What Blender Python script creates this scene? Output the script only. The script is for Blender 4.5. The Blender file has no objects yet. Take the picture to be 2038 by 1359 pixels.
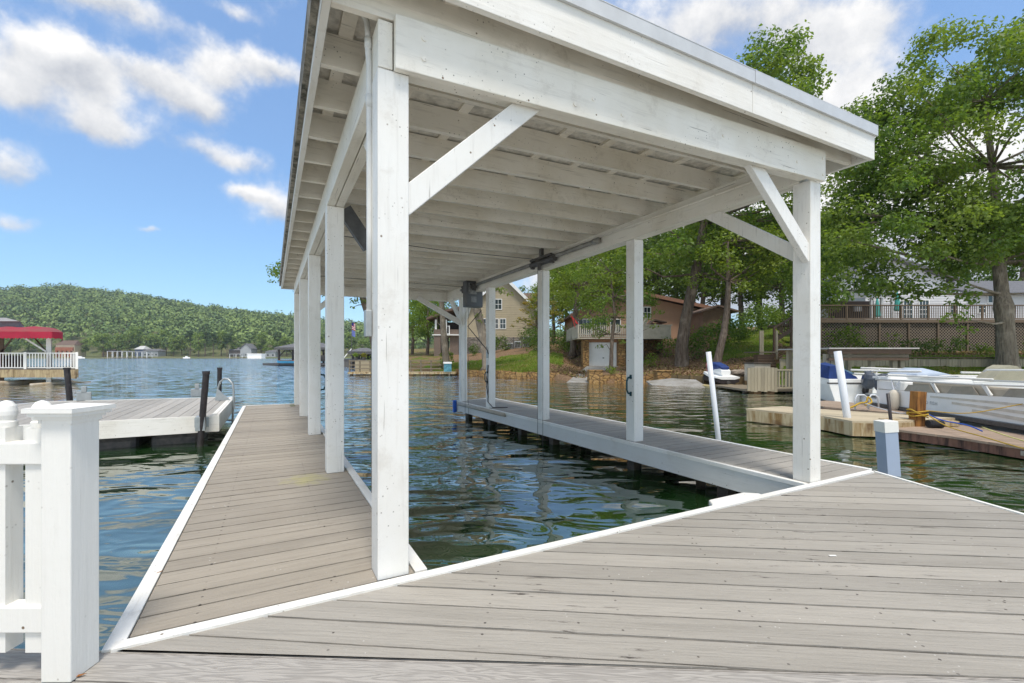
import bpy, math, random
import numpy as np
from mathutils import Vector, Matrix

# ------------------------------------------------------------------ camera, sky, sun, exposure
S = bpy.context.scene
COL = S.collection
CAM_H = 1.2                     # eye height above the dock boards (dock top is z = 0, lake is z = LAKE)
LAKE = -0.42
FPX, CX, CY = 906.0, 1019.0, 709.0
cam_data = bpy.data.cameras.new("camera")
cam_data.lens = 16.0; cam_data.sensor_width = 36.0
cam_data.shift_y = 29.5 / 2038.0
cam_data.clip_start = 0.05; cam_data.clip_end = 5000
cam = bpy.data.objects.new("camera", cam_data); COL.objects.link(cam)
cam.location = (0, 0, CAM_H); cam.rotation_euler = (math.radians(90), 0, 0)
S.camera = cam
SUN_EL, SUN_AZ = math.radians(67), math.radians(166)     # azimuth clockwise from +Y: the sun is behind the camera
sd = bpy.data.lights.new("sun", 'SUN'); sd.energy = 1.5; sd.angle = math.radians(14); sd.color = (1.0, 0.95, 0.88)
so = bpy.data.objects.new("sun", sd); COL.objects.link(so)
sdir = Vector((math.sin(SUN_AZ) * math.cos(SUN_EL), math.cos(SUN_AZ) * math.cos(SUN_EL), math.sin(SUN_EL)))
so.rotation_euler = sdir.to_track_quat('Z', 'Y').to_euler()
so.location = (0, -20, 40)
S.view_settings.view_transform = 'Standard'; S.view_settings.look = 'None'
S.view_settings.gamma = 1.0; S.view_settings.exposure = 1.15
S.cycles.max_bounces = 7; S.cycles.diffuse_bounces = 4; S.cycles.glossy_bounces = 3
S.cycles.transparent_max_bounces = 6; S.cycles.transmission_bounces = 3
S.cycles.use_denoising = True
S.cycles.sample_clamp_indirect = 6

def dir_azel(px, py):
    return math.atan2((px - CX) / FPX, 1.0), math.atan2((CY - py) / FPX, math.hypot(1.0, (px - CX) / FPX))

def build_world():
    w = bpy.data.worlds.new("World"); S.world = w; w.use_nodes = True
    nt = w.node_tree; N = nt.nodes; L = nt.links; N.clear()
    def n(t, **k):
        o = N.new(t)
        for a, b in k.items(): setattr(o, a, b)
        return o
    def m(op, a, b=None, c=None, clamp=False):
        o = n('ShaderNodeMath', operation=op, use_clamp=clamp)
        for i, v in enumerate((a, b, c)):
            if v is None: continue
            if isinstance(v, (int, float)): o.inputs[i].default_value = v
            else: L.new(v, o.inputs[i])
        return o.outputs[0]
    sky = n('ShaderNodeTexSky', sky_type='NISHITA', sun_disc=False)
    sky.sun_elevation = SUN_EL; sky.sun_rotation = SUN_AZ
    sky.air_density = 1.0; sky.dust_density = 0.3; sky.ozone_density = 2.5; sky.altitude = 300
    tc = n('ShaderNodeTexCoord'); g = tc.outputs['Generated']
    sep = n('ShaderNodeSeparateXYZ'); L.new(g, sep.inputs[0])
    # turbulence warps the cloud outlines
    nw = n('ShaderNodeTexNoise'); nw.inputs['Scale'].default_value = 5.0; nw.inputs['Detail'].default_value = 8; nw.inputs['Roughness'].default_value = 0.6
    L.new(g, nw.inputs['Vector'])
    sw = n('ShaderNodeSeparateColor'); L.new(nw.outputs['Color'], sw.inputs[0])
    az = m('ADD', m('ARCTAN2', sep.outputs[0], sep.outputs[1]), m('MULTIPLY', m('SUBTRACT', sw.outputs[0], 0.5), 0.13))
    el = m('ADD', m('ARCSINE', sep.outputs[2]), m('MULTIPLY', m('SUBTRACT', sw.outputs[1], 0.5), 0.10))
    # main clouds of the day, by direction: px, py, half width, half height (in pixels at the middle of the lens), weight
    blobs = [(85, 105, 100, 34, .95), (25, 165, 95, 48, .95), (150, 140, 60, 30, .7), (215, 205, 60, 36, .75), (330, 165, 90, 24, .8), (440, 150, 60, 22, .8), (545, 140, 80, 20, .85), (225, 270, 75, 26, .85), (390, 215, 70, 28, .8),
             (440, 300, 85, 22, .85), (550, 412, 60, 36, .95), (480, 378, 34, 14, .8), (20, 320, 66, 42, .85), (25, 435, 55, 22, .7),
             (190, 2, 150, 26, .85), (478, 28, 40, 12, .5), (295, 450, 22, 9, .7), (1450, 30, 260, 70, .8), (1700, 165, 95, 75, .85), (1660, 60, 120, 40, .6),
             (1700, 380, 160, 110, 1.1), (1640, 480, 160, 90, 1.1), (1250, 500, 140, 90, .9), (1900, 420, 160, 160, 1.1), (1800, 560, 180, 90, 1.1), (1500, 520, 160, 120, 1.0), (1160, 560, 100, 50, .8)]
    tot = None; low = None
    for (px, py, hw, hh, wt) in blobs:
        a0, e0 = dir_azel(px, py)
        k = math.cos(a0); ra = hw / FPX * k * k * 1.25; re = hh / FPX * k * 1.15
        dx = m('DIVIDE', m('SUBTRACT', az, a0), ra); dy = m('DIVIDE', m('SUBTRACT', el, e0), re)
        d2 = m('ADD', m('MULTIPLY', dx, dx), m('MULTIPLY', dy, dy))
        v = m('MULTIPLY', m('POWER', 2.718, m('MULTIPLY', d2, -1.0)), wt)
        tot = v if tot is None else m('ADD', tot, v)
        lw = m('MULTIPLY', v, dy); low = lw if low is None else m('ADD', low, lw)
    # unseen cloud behind and above the camera, thickened to whiten the ambient light
    nb = n('ShaderNodeTexNoise'); nb.inputs['Scale'].default_value = 2.6; nb.inputs['Detail'].default_value = 7
    L.new(g, nb.inputs['Vector'])
    behind = m('MULTIPLY', m('ADD', m('MULTIPLY', sep.outputs[1], -0.5), m('MULTIPLY', sep.outputs[2], 1.1)), 1.0, clamp=True)
    gen = m('MULTIPLY', m('MULTIPLY', m('SUBTRACT', nb.outputs[0], 0.30), 5.0, clamp=True), behind)
    nd = n('ShaderNodeTexNoise'); nd.inputs['Scale'].default_value = 14; nd.inputs['Detail'].default_value = 10; nd.inputs['Roughness'].default_value = 0.62
    L.new(g, nd.inputs['Vector'])
    dens = m('ADD', m('ADD', tot, gen), m('MULTIPLY', m('SUBTRACT', nd.outputs[0], 0.5), 1.25))
    mask = n('ShaderNodeMapRange', interpolation_type='SMOOTHSTEP'); mask.inputs[1].default_value = 0.28; mask.inputs[2].default_value = 1.0
    L.new(dens, mask.inputs[0])
    # cloud brightness: bright crests, greyer bellies
    sh = m('ADD', m('MULTIPLY', low, 0.85), m('MULTIPLY', m('SUBTRACT', nd.outputs[0], 0.5), 1.6))
    shr = n('ShaderNodeMapRange'); shr.inputs[1].default_value = -0.45; shr.inputs[2].default_value = 0.35; L.new(sh, shr.inputs[0])
    cc = n('ShaderNodeMix', data_type='RGBA'); L.new(shr.outputs[0], cc.inputs[0])
    cc.inputs[6].default_value = (2.9, 3.05, 3.35, 1); cc.inputs[7].default_value = (5.3, 5.25, 5.2, 1)
    # clear-sky colour: the physical sky, cooled towards blue
    tint = n('ShaderNodeMix', data_type='RGBA', blend_type='MULTIPLY'); tint.inputs[0].default_value = 1
    gr = n('ShaderNodeMapRange'); gr.inputs[1].default_value = 0.0; gr.inputs[2].default_value = 0.55; L.new(sep.outputs[2], gr.inputs[0])
    tc2 = n('ShaderNodeMix', data_type='RGBA'); L.new(gr.outputs[0], tc2.inputs[0])
    tc2.inputs[6].default_value = SKY_LOW; tc2.inputs[7].default_value = SKY_HIGH
    L.new(sky.outputs[0], tint.inputs[6]); L.new(tc2.outputs[2], tint.inputs[7])
    fin = n('ShaderNodeMix', data_type='RGBA'); L.new(mask.outputs[0], fin.inputs[0])
    L.new(tint.outputs[2], fin.inputs[6]); L.new(cc.outputs[2], fin.inputs[7])
    bg = n('ShaderNodeBackground'); bg.inputs[1].default_value = 0.09
    L.new(fin.outputs[2], bg.inputs[0])
    out = n('ShaderNodeOutputWorld'); L.new(bg.outputs[0], out.inputs[0])
SKY_LOW = (0.54, 0.71, 0.82, 1); SKY_HIGH = (1.25, 1.30, 1.28, 1)
build_world()

# ------------------------------------------------------------------ helpers
R = random.Random(11)
def at(px, py, Y):                 # a point seen at photo pixel px,py that lies Y metres in front
    return Vector(((px - CX) / FPX * Y, Y, CAM_H - (py - CY) / FPX * Y))
def onz(px, py, Z):                # the same, lying at height Z
    return at(px, py, FPX * (CAM_H - Z) / (py - CY))
TH = math.atan2(479, 906); CT, ST = math.cos(TH), math.sin(TH)
def uv(p): return (p[0] * CT + p[1] * ST, -p[0] * ST + p[1] * CT)
def xy(u, v): return (u * CT - v * ST, u * ST + v * CT)

class MB:
    def __init__(s): s.v = []; s.f = []; s.m = []
    def add(s, vs, fs, mi=0):
        b = len(s.v); s.v += [tuple(v) for v in vs]; s.f += [tuple(b + i for i in f) for f in fs]; s.m += [mi] * len(fs); return s
    def box(s, x0, x1, y0, y1, z0, z1, mi=0):
        return s.add([(x0,y0,z0),(x1,y0,z0),(x1,y1,z0),(x0,y1,z0),(x0,y0,z1),(x1,y0,z1),(x1,y1,z1),(x0,y1,z1)],
                     [(0,3,2,1),(4,5,6,7),(0,1,5,4),(1,2,6,5),(2,3,7,6),(3,0,4,7)], mi)
    def beam(s, p, q, w, h, up=(0,0,1), mi=0, bev=0):   # square-section bar from p to q, w across, h along 'up'
        p = Vector(p); q = Vector(q); d = (q - p).normalized(); up = Vector(up)
        a = d.cross(up); a = a.normalized() if a.length > 1e-5 else Vector((1,0,0)); b = a.cross(d).normalized()
        a *= w / 2; b *= h / 2
        vs = [p-a-b, p+a-b, p+a+b, p-a+b, q-a-b, q+a-b, q+a+b, q-a+b]
        return s.add(vs, [(0,1,2,3),(7,6,5,4),(0,4,5,1),(1,5,6,2),(2,6,7,3),(3,7,4,0)], mi)
    def tube(s, pts, rad, n=8, cap=True, mi=0):
        pts = [Vector(p) for p in pts]; k = len(pts)
        if not hasattr(rad, '__len__'): rad = [rad] * k
        b0 = len(s.v); ref = None
        for i, p in enumerate(pts):
            d = (pts[min(i+1, k-1)] - pts[max(i-1, 0)])
            d = d.normalized() if d.length > 1e-9 else Vector((0,0,1))
            if ref is None:
                ref = Vector((1,0,0)) if abs(d.x) < .8 else Vector((0,1,0))
            a = (ref - d * ref.dot(d)).normalized(); ref = a; b = d.cross(a)
            for j in range(n):
                t = 2 * math.pi * j / n
                s.v.append(tuple(p + (a * math.cos(t) + b * math.sin(t)) * rad[i]))
        for i in range(k - 1):
            for j in range(n):
                a0 = b0 + i * n + j; a1 = b0 + i * n + (j + 1) % n
                s.f.append((a0, a1, a1 + n, a0 + n)); s.m.append(mi)
        if cap:
            s.f.append(tuple(b0 + j for j in reversed(range(n)))); s.m.append(mi)
            s.f.append(tuple(b0 + (k-1) * n + j for j in range(n))); s.m.append(mi)
        return s
    def prism(s, poly, z0, z1, mi=0):
        n = len(poly)
        ar = sum(poly[i][0]*poly[(i+1)%n][1]-poly[(i+1)%n][0]*poly[i][1] for i in range(n))
        if ar < 0: poly = list(reversed(poly))
        f0 = (lambda p: z0) if not callable(z0) else z0; f1 = (lambda p: z1) if not callable(z1) else z1
        vs = [(p[0], p[1], f0(p)) for p in poly] + [(p[0], p[1], f1(p)) for p in poly]
        fs = [tuple(reversed(range(n))), tuple(range(n, 2*n))] + [(i, (i+1)%n, n+(i+1)%n, n+i) for i in range(n)]
        return s.add(vs, fs, mi)
    def extrude(s, poly3, vec, mi=0):                   # planar outline of 3-D points pushed along vec
        n = len(poly3); vec = Vector(vec); a = [Vector(p) for p in poly3]
        vs = a + [p + vec for p in a]
        nrm = Vector((0,0,0))
        for i in range(n): nrm += a[i].cross(a[(i+1) % n])
        fs = [tuple(reversed(range(n))), tuple(range(n, 2*n))] + [(i, (i+1)%n, n+(i+1)%n, n+i) for i in range(n)]
        if nrm.dot(vec) < 0: fs = [tuple(reversed(f)) for f in fs]
        return s.add(vs, fs, mi)
    def lathe(s, c, prof, n=16, mi=0, axis='z'):        # prof: (radius, height) pairs
        b0 = len(s.v); c = Vector(c)
        for r, h in prof:
            for j in range(n):
                t = 2*math.pi*j/n
                s.v.append(tuple(c + Vector((r*math.cos(t), r*math.sin(t), h))))
        for i in range(len(prof)-1):
            for j in range(n):
                a0 = b0+i*n+j; a1 = b0+i*n+(j+1)%n
                s.f.append((a0, a1, a1+n, a0+n)); s.m.append(mi)
        s.f.append(tuple(b0+j for j in reversed(range(n)))); s.m.append(mi)
        s.f.append(tuple(b0+(len(prof)-1)*n+j for j in range(n))); s.m.append(mi)
        return s
    def build(s, name, mat, parent=None, smooth=False, bevel=0, local=False):
        vs = s.v
        if parent is not None and not local:
            inv = ROOTM[parent.name].inverted(); vs = [tuple(inv @ Vector(v)) for v in vs]
        me = bpy.data.meshes.new(name); me.from_pydata(vs, [], s.f)
        mats = mat if isinstance(mat, (list, tuple)) else [mat]
        for mm in mats: me.materials.append(mm)
        if len(mats) > 1: me.polygons.foreach_set('material_index', s.m)
        if smooth: me.polygons.foreach_set('use_smooth', [True] * len(me.polygons))
        me.update()
        o = bpy.data.objects.new(name, me); COL.objects.link(o)
        if parent is not None:
            o.parent = parent; ROOTM[o.name] = ROOTM[parent.name]
        else: ROOTM[o.name] = Matrix.Identity(4)
        if bevel:
            b = o.modifiers.new('bevel', 'BEVEL'); b.width = bevel; b.segments = 2; b.limit_method = 'ANGLE'
        return o
ROOTM = {}
def tag(o, label=None, cat=None, group=None, kind=None):
    for k, v in (('label', label), ('category', cat), ('group', group), ('kind', kind)):
        if v: o[k] = v
    return o
def thing(name, loc, label, cat, group=None, rz=0.0):
    o = bpy.data.objects.new(name, None); COL.objects.link(o); o.empty_display_size = .2
    o.location = loc; o.rotation_euler = (0, 0, rz)
    ROOTM[o.name] = Matrix.Translation(Vector(loc)) @ Matrix.Rotation(rz, 4, 'Z')
    return tag(o, label, cat, group)
def copy_thing(o, loc, rz, sc=1.0, label=None):
    c = o.copy(); COL.objects.link(c); c.location = loc; c.rotation_euler = (0, 0, rz)
    c.scale = (sc, sc, sc) if not hasattr(sc, '__len__') else sc
    if label: c['label'] = label
    for ch in list(o.children):
        d = ch.copy(); COL.objects.link(d); d.parent = c
        for g in list(ch.children):
            e = g.copy(); COL.objects.link(e); e.parent = d
    return c

# ------------------------------------------------------------------ materials
class NT:
    def __init__(s, name):
        s.mat = bpy.data.materials.new(name); s.mat.use_nodes = True
        s.t = s.mat.node_tree; s.N = s.t.nodes; s.L = s.t.links; s.N.clear()
        s.out = s.N.new('ShaderNodeOutputMaterial'); s.p = s.N.new('ShaderNodeBsdfPrincipled')
        s.L.new(s.p.outputs[0], s.out.inputs[0]); s.tc = s.N.new('ShaderNodeTexCoord')
    def set(s, sock, v):
        if isinstance(v, bpy.types.NodeSocket): s.L.new(v, sock)
        else: sock.default_value = v
    def mapping(s, scale=(1,1,1), src='Object', rot=(0,0,0)):
        m = s.N.new('ShaderNodeMapping'); m.inputs['Scale'].default_value = scale; m.inputs['Rotation'].default_value = rot
        s.L.new(s.tc.outputs[src], m.inputs[0]); return m.outputs[0]
    def noise(s, vec, scale=1, detail=4, rough=.55, dist=0, out=0):
        n = s.N.new('ShaderNodeTexNoise'); n.inputs['Scale'].default_value = scale; n.inputs['Detail'].default_value = detail
        n.inputs['Roughness'].default_value = rough; n.inputs['Distortion'].default_value = dist
        s.L.new(vec, n.inputs['Vector']); return n.outputs[out]
    def voronoi(s, vec, scale=1, feature='F1', out='Distance', rnd=1):
        n = s.N.new('ShaderNodeTexVoronoi'); n.feature = feature; n.inputs['Scale'].default_value = scale; n.inputs['Randomness'].default_value = rnd
        s.L.new(vec, n.inputs['Vector']); return n.outputs[out]
    def wave(s, vec, scale=1, dist=0, ty='BANDS', d='Z', prof='SIN', detail=2):
        n = s.N.new('ShaderNodeTexWave'); n.wave_type = ty; n.bands_direction = d; n.wave_profile = prof
        n.inputs['Scale'].default_value = scale; n.inputs['Distortion'].default_value = dist; n.inputs['Detail'].default_value = detail
        s.L.new(vec, n.inputs['Vector']); return n.outputs['Fac']
    def math(s, op, a, b=0.0, clamp=False):
        n = s.N.new('ShaderNodeMath'); n.operation = op; n.use_clamp = clamp; s.set(n.inputs[0], a); s.set(n.inputs[1], b); return n.outputs[0]
    def rng(s, v, a, b, c=0.0, d=1.0):
        n = s.N.new('ShaderNodeMapRange'); s.set(n.inputs[0], v); n.inputs[1].default_value = a; n.inputs[2].default_value = b
        n.inputs[3].default_value = c; n.inputs[4].default_value = d; return n.outputs[0]
    def mix(s, f, a, b, mode='MIX'):
        n = s.N.new('ShaderNodeMix'); n.data_type = 'RGBA'; n.blend_type = mode
        s.set(n.inputs[0], f)
        for i, v in ((6, a), (7, b)):
            if isinstance(v, (tuple, list)): n.inputs[i].default_value = tuple(v)[:3] + (1,)
            else: s.L.new(v, n.inputs[i])
        return n.outputs[2]
    def island(s):
        g = s.N.new('ShaderNodeNewGeometry'); return g.outputs['Random Per Island']
    def bump(s, h, strength=.3, dist=.01):
        n = s.N.new('ShaderNodeBump'); n.inputs['Strength'].default_value = strength; n.inputs['Distance'].default_value = dist
        s.L.new(h, n.inputs['Height']); s.L.new(n.outputs[0], s.p.inputs['Normal']); return n
    def col(s, c):
        if isinstance(c, (tuple, list)): s.p.inputs['Base Color'].default_value = tuple(c)[:3] + (1,)
        else: s.L.new(c, s.p.inputs['Base Color'])
    def rough(s, r): s.set(s.p.inputs['Roughness'], r)
    def spec(s, v): s.p.inputs['Specular IOR Level'].default_value = v
def axis_scale(axis, along, across):
    return tuple(along if 'xyz'[i] == axis else across for i in range(3))

def painted_wood(name, axis, c=(.74,.73,.70), dirty=.5, specks=.5, rough=.5):
    t = NT(name); g = t.mapping(axis_scale(axis, 1.2, 16)); o = t.mapping()
    grain = t.noise(g, 2.2, 6, .6); big = t.noise(o, 1.3, 5, .6); fine = t.noise(o, 34, 3, .6)
    c2 = tuple(x * y for x, y in zip(c, (.80, .765, .69)))
    col = t.mix(t.math('MULTIPLY', t.rng(big, .4, .68), dirty), c, c2)
    col = t.mix(t.math('MULTIPLY', t.rng(grain, .54, .72), .45 * dirty), col, (.42,.38,.32)); col = t.mix(t.math('MULTIPLY', t.rng(t.noise(o, 4.2, 7, .75), .56, .68), .5 * dirty), col, (.45,.39,.31))
    crack = t.noise(t.mapping(axis_scale(axis, .9, 40)), 1.6, 3, .5)
    col = t.mix(t.math('MULTIPLY', t.rng(crack, .70, .735), .75 * specks), col, (.16,.13,.10))
    v = t.voronoi(o, 13); vm = t.noise(o, 6.3, 2)
    col = t.mix(t.math('MULTIPLY', t.rng(v, .10, .06), t.rng(vm, .52, .58)), col, (.17,.11,.06)) if specks > 0 else col
    v2 = t.voronoi(o, 31); col = t.mix(t.math('MULTIPLY', t.rng(v2, .16, .10), t.math('MULTIPLY', t.rng(t.noise(o, 3.1, 2), .52, .6), specks)), col, (.25,.22,.18))
    t.col(col); t.rough(rough); t.spec(.25)
    t.bump(t.math('ADD', grain, t.math('MULTIPLY', fine, .35)), .35, .006)
    return t.mat

def weather_deck(name, axis, c=(.38,.35,.30), rnd=.18, stains=.5, screws=None, grainy=1.0, lichen=None):
    t = NT(name); o = t.mapping(); g = t.mapping(axis_scale(axis, 1.0, 22))
    isl = t.island()
    col = t.mix(t.rng(isl, 0, 1), tuple(x*(1-rnd*1.4) for x in c), tuple(x*(1+rnd*.8) for x in c))
    big = t.noise(o, .9, 5, .6)
    col = t.mix(t.rng(big, .35, .7, 0, .5), col, tuple(min(1, x*y) for x, y in zip(c, (1.15, 1.17, 1.2))))
    grain = t.noise(g, 3.0, 7, .65, .3)
    col = t.mix(t.math('MULTIPLY', t.rng(grain, .5, .78), .55*grainy), col, tuple(x*.55 for x in c))
    col = t.mix(t.math('MULTIPLY', t.rng(grain, .46, .25), .35), col, tuple(x*1.25 for x in c))
    if stains:
        st = t.noise(t.mapping(axis_scale(axis, 1.1, 9)), 3.4, 6, .7, .4)
        area = t.noise(o, .8, 3)
        col = t.mix(t.math('MULTIPLY', t.math('MULTIPLY', t.rng(st, .60, .66), t.rng(area, .45, .58)), stains), col, (.05,.04,.035))
    v = t.voronoi(o, 7.5); col = t.mix(t.math('MULTIPLY', t.rng(v, .06, .035), .9), col, (.04,.03,.025))
    v2 = t.voronoi(t.mapping((1,1,1), rot=(0,0,.6)), 21); col = t.mix(t.math('MULTIPLY', t.rng(v2, .10, .06), t.rng(t.noise(o, 2.2, 2), .5, .6)), col, (.62,.60,.56))
    if screws:                                        # two screws across each board over every joist
        px_, py_, oy = screws; sp = t.N.new('ShaderNodeSeparateXYZ'); t.L.new(o, sp.inputs[0])
        fx = t.math('MULTIPLY', t.math('SUBTRACT', t.math('FRACT', t.math('DIVIDE', sp.outputs[0], px_)), .5), px_)
        fy = t.math('MULTIPLY', t.math('SUBTRACT', t.math('FRACT', t.math('DIVIDE', t.math('SUBTRACT', sp.outputs[1], oy), py_/2)), .5), py_/2)
        dd = t.math('ADD', t.math('MULTIPLY', fx, fx), t.math('MULTIPLY', fy, fy))
        col = t.mix(t.math('MULTIPLY', t.math('LESS_THAN', dd, .0060**2), t.rng(t.noise(o, 5, 2), .42, .55, .1, .85)), col, (.06,.05,.045))
    if lichen:                                       # yellow-green lichen patch beside a post
        sp = t.N.new('ShaderNodeSeparateXYZ'); t.L.new(o, sp.inputs[0])
        ex = t.math('DIVIDE', t.math('SUBTRACT', sp.outputs[0], lichen[0]), .26); ey = t.math('DIVIDE', t.math('SUBTRACT', sp.outputs[1], lichen[1]), .30)
        pt_ = t.math('SUBTRACT', 1.0, t.math('ADD', t.math('MULTIPLY', ex, ex), t.math('MULTIPLY', ey, ey)))
        col = t.mix(t.math('MULTIPLY', t.rng(t.math('ADD', pt_, t.math('MULTIPLY', t.math('SUBTRACT', t.noise(o, 9, 4), .5), 2.0)), .2, 1.1), .38), col, (.50,.46,.12))
    cup = t.noise(t.mapping(axis_scale(axis, .35, 5)), 1.5, 3, .5)
    col = t.mix(t.rng(cup, .5, .75, 0, .45), col, tuple(x*.72 for x in c))
    t.col(col); t.rough(.72); t.spec(.25)
    t.bump(t.math('ADD', grain, t.math('MULTIPLY', t.noise(o, 60, 2), .3)), .8, .008)
    return t.mat

def composite_board(name):
    t = NT(name); g = t.mapping((1.0, 13, 13))
    w = t.noise(g, 1.6, 3, .5, .9)
    ring = t.math('SINE', t.math('MULTIPLY', w, 55.0))
    isl = t.island(); base = t.mix(isl, (.36,.335,.30), (.43,.40,.36))
    col = t.mix(t.rng(ring, .1, 1, 0, .5), base, (.22,.20,.18))
    t.col(col); t.rough(.6); t.spec(.3); t.bump(ring, .35, .004); return t.mat

def plain(name, c, rough=.5, var=.12, scale=6, bump=0, spec=.4, metal=0, c2=None, specks=False):
    t = NT(name); o = t.mapping(); n = t.noise(o, scale, 5, .6)
    c2 = c2 or tuple(x * (1 - var * 2) for x in c)
    col = t.mix(t.rng(n, .35, .7), c, c2)
    if specks: col = t.mix(t.rng(t.noise(o, scale*6, 3, .7), .62, .7), col, tuple(x*.45 for x in c))
    t.col(col); t.rough(rough); t.spec(spec); t.p.inputs['Metallic'].default_value = metal
    if bump: t.bump(t.noise(o, scale * 4, 5, .6), bump, .02)
    return t.mat

def lap_siding(name, c, pitch=.18, direction='Z'):
    t = NT(name); o = t.mapping(); w = t.wave(o, 1 / pitch / 6.2832 * 6.2832 / 20 * 1.0, 0, d=direction, prof='SAW')
    n = t.noise(t.mapping((1, 1, 9)), 2, 4)
    col = t.mix(t.rng(w, .90, .97), t.mix(t.rng(n, .3, .7), c, tuple(x * .88 for x in c)), tuple(x * .5 for x in c))
    t.col(col); t.rough(.65); t.bump(w, .5, .03); return t.mat

def leaf_mat(name, c1, c2, c3=None, trans=.35):
    t = NT(name); isl = t.island(); o = t.mapping((1,1,1))
    big = t.noise(o, .35, 3, .6)
    col = t.mix(t.rng(isl, .1, .9), c1, c2)
    col = t.mix(t.rng(big, .42, .62, 0, .7), col, c3 or tuple(x*y for x, y in zip(c2, (1.35,1.2,.9))))
    t.col(col); t.rough(.5); t.spec(.35)
    tr = t.N.new('ShaderNodeBsdfTranslucent'); t.L.new(t.mix(1.0, col, (1.3,1.35,.5), 'MULTIPLY'), tr.inputs[0])
    mx = t.N.new('ShaderNodeMixShader'); mx.inputs[0].default_value = trans
    t.L.new(t.p.outputs[0], mx.inputs[1]); t.L.new(tr.outputs[0], mx.inputs[2]); t.L.new(mx.outputs[0], t.out.inputs[0])
    return t.mat

def bark_mat(name, c, c2):
    t = NT(name); g = t.mapping((5,5,1.1)); n = t.noise(g, 1.6, 7, .7, .4); v = t.voronoi(g, 2.4)
    col = t.mix(t.rng(n, .35, .65), c, c2); col = t.mix(t.rng(t.noise(t.mapping(), 1.1, 3), .55, .7), col, tuple(x*1.35 for x in c2))
    t.col(col); t.rough(.9); t.spec(.1); t.bump(t.math('ADD', n, t.math('MULTIPLY', v, -.6)), 1.0, .08); return t.mat

def rubble_mat(name, c1, c2, mortar, scale=2.2):
    t = NT(name); o = t.mapping((1,1,1.6)); v = t.voronoi(o, scale, 'DISTANCE_TO_EDGE'); cc = t.voronoi(o, scale, 'F1', 'Color')
    s = t.N.new('ShaderNodeSeparateColor'); t.L.new(cc, s.inputs[0])
    col = t.mix(s.outputs[0], c1, c2); col = t.mix(t.rng(t.noise(t.mapping(), 9, 5), .4, .7, 0, .6), col, tuple(x*.5 for x in c2))
    col = t.mix(t.rng(v, .07, .02), col, mortar); t.col(col); t.rough(.85); t.spec(.15)
    t.bump(t.rng(v, 0, .12), .8, .06); return t.mat

M = {}
M['post'] = painted_wood('painted_post_wood', 'z', (.86,.84,.79), .45, .7)
M['beam_x'] = painted_wood('painted_beam_wood', 'x', (.88,.84,.75), .6, 1.0)
M['beam_y'] = painted_wood('painted_side_beam_wood', 'y', (.88,.84,.75), .6, 1.0)
M['rafter'] = painted_wood('painted_rafter_wood', 'x', (.88,.83,.74), .8, 1.0)
M['fascia_x'] = painted_wood('painted_fascia_wood', 'x', (.85,.82,.76), .5, .6)
M['trim_x'] = painted_wood('white_trim_wood', 'x', (.87,.855,.81), .5, .6)
M['trim_y'] = painted_wood('white_side_trim_wood', 'y', (.87,.855,.81), .6, .6)
M['skirt_y'] = painted_wood('pale_skirt_wood', 'y', (.70,.70,.67), .3, .3)
M['skirt_x'] = painted_wood('pale_front_skirt_wood', 'x', (.70,.70,.67), .3, .3)
M['deck_u'] = weather_deck('walkway_boards', 'x', (.36,.315,.255), .12, .35, lichen=(.30,4.86), screws=(.61,.163,2.485-.04))
M['deck_u_worn'] = weather_deck('worn_walkway_boards', 'x', (.37,.34,.295), .12, .9, screws=(.61,.163,2.485-.04))
M['deck_main'] = weather_deck('main_deck_boards', 'x', (.375,.345,.298), .14, 1.1, screws=(.61,.164,.02))
M['deck_v'] = weather_deck('float_dock_boards', 'y', (.40,.375,.335), .15, .5)
M['composite'] = composite_board('composite_boards')
M['vinyl'] = painted_wood('white_vinyl', 'z', (.86,.84,.785), .15, .45, .42)
M['galv'] = plain('galvanised_metal', (.46,.48,.48), .45, .1, 12, metal=.6)
M['tin'] = plain('roof_flashing_metal', (.64,.64,.63), .5, .06, 5, metal=.2, c2=(.55,.55,.54))
M['dark_metal'] = plain('dark_weathered_metal', (.13,.125,.12), .5, .2, 20, metal=.3)
M['black_pole'] = plain('black_pole_plastic', (.022,.018,.018), .45, .2, 14, c2=(.05,.04,.04))
M['sheet'] = plain('plywood_roof_underside', (.80,.76,.68), .8, .2, 14, bump=.2)
M['dark_timber'] = plain('wet_dark_timber', (.035,.028,.022), .6, .3, 7, bump=.5, c2=(.11,.085,.06))
M['pvc'] = plain('white_pvc', (.74,.76,.79), .4, .03, 3)
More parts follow.
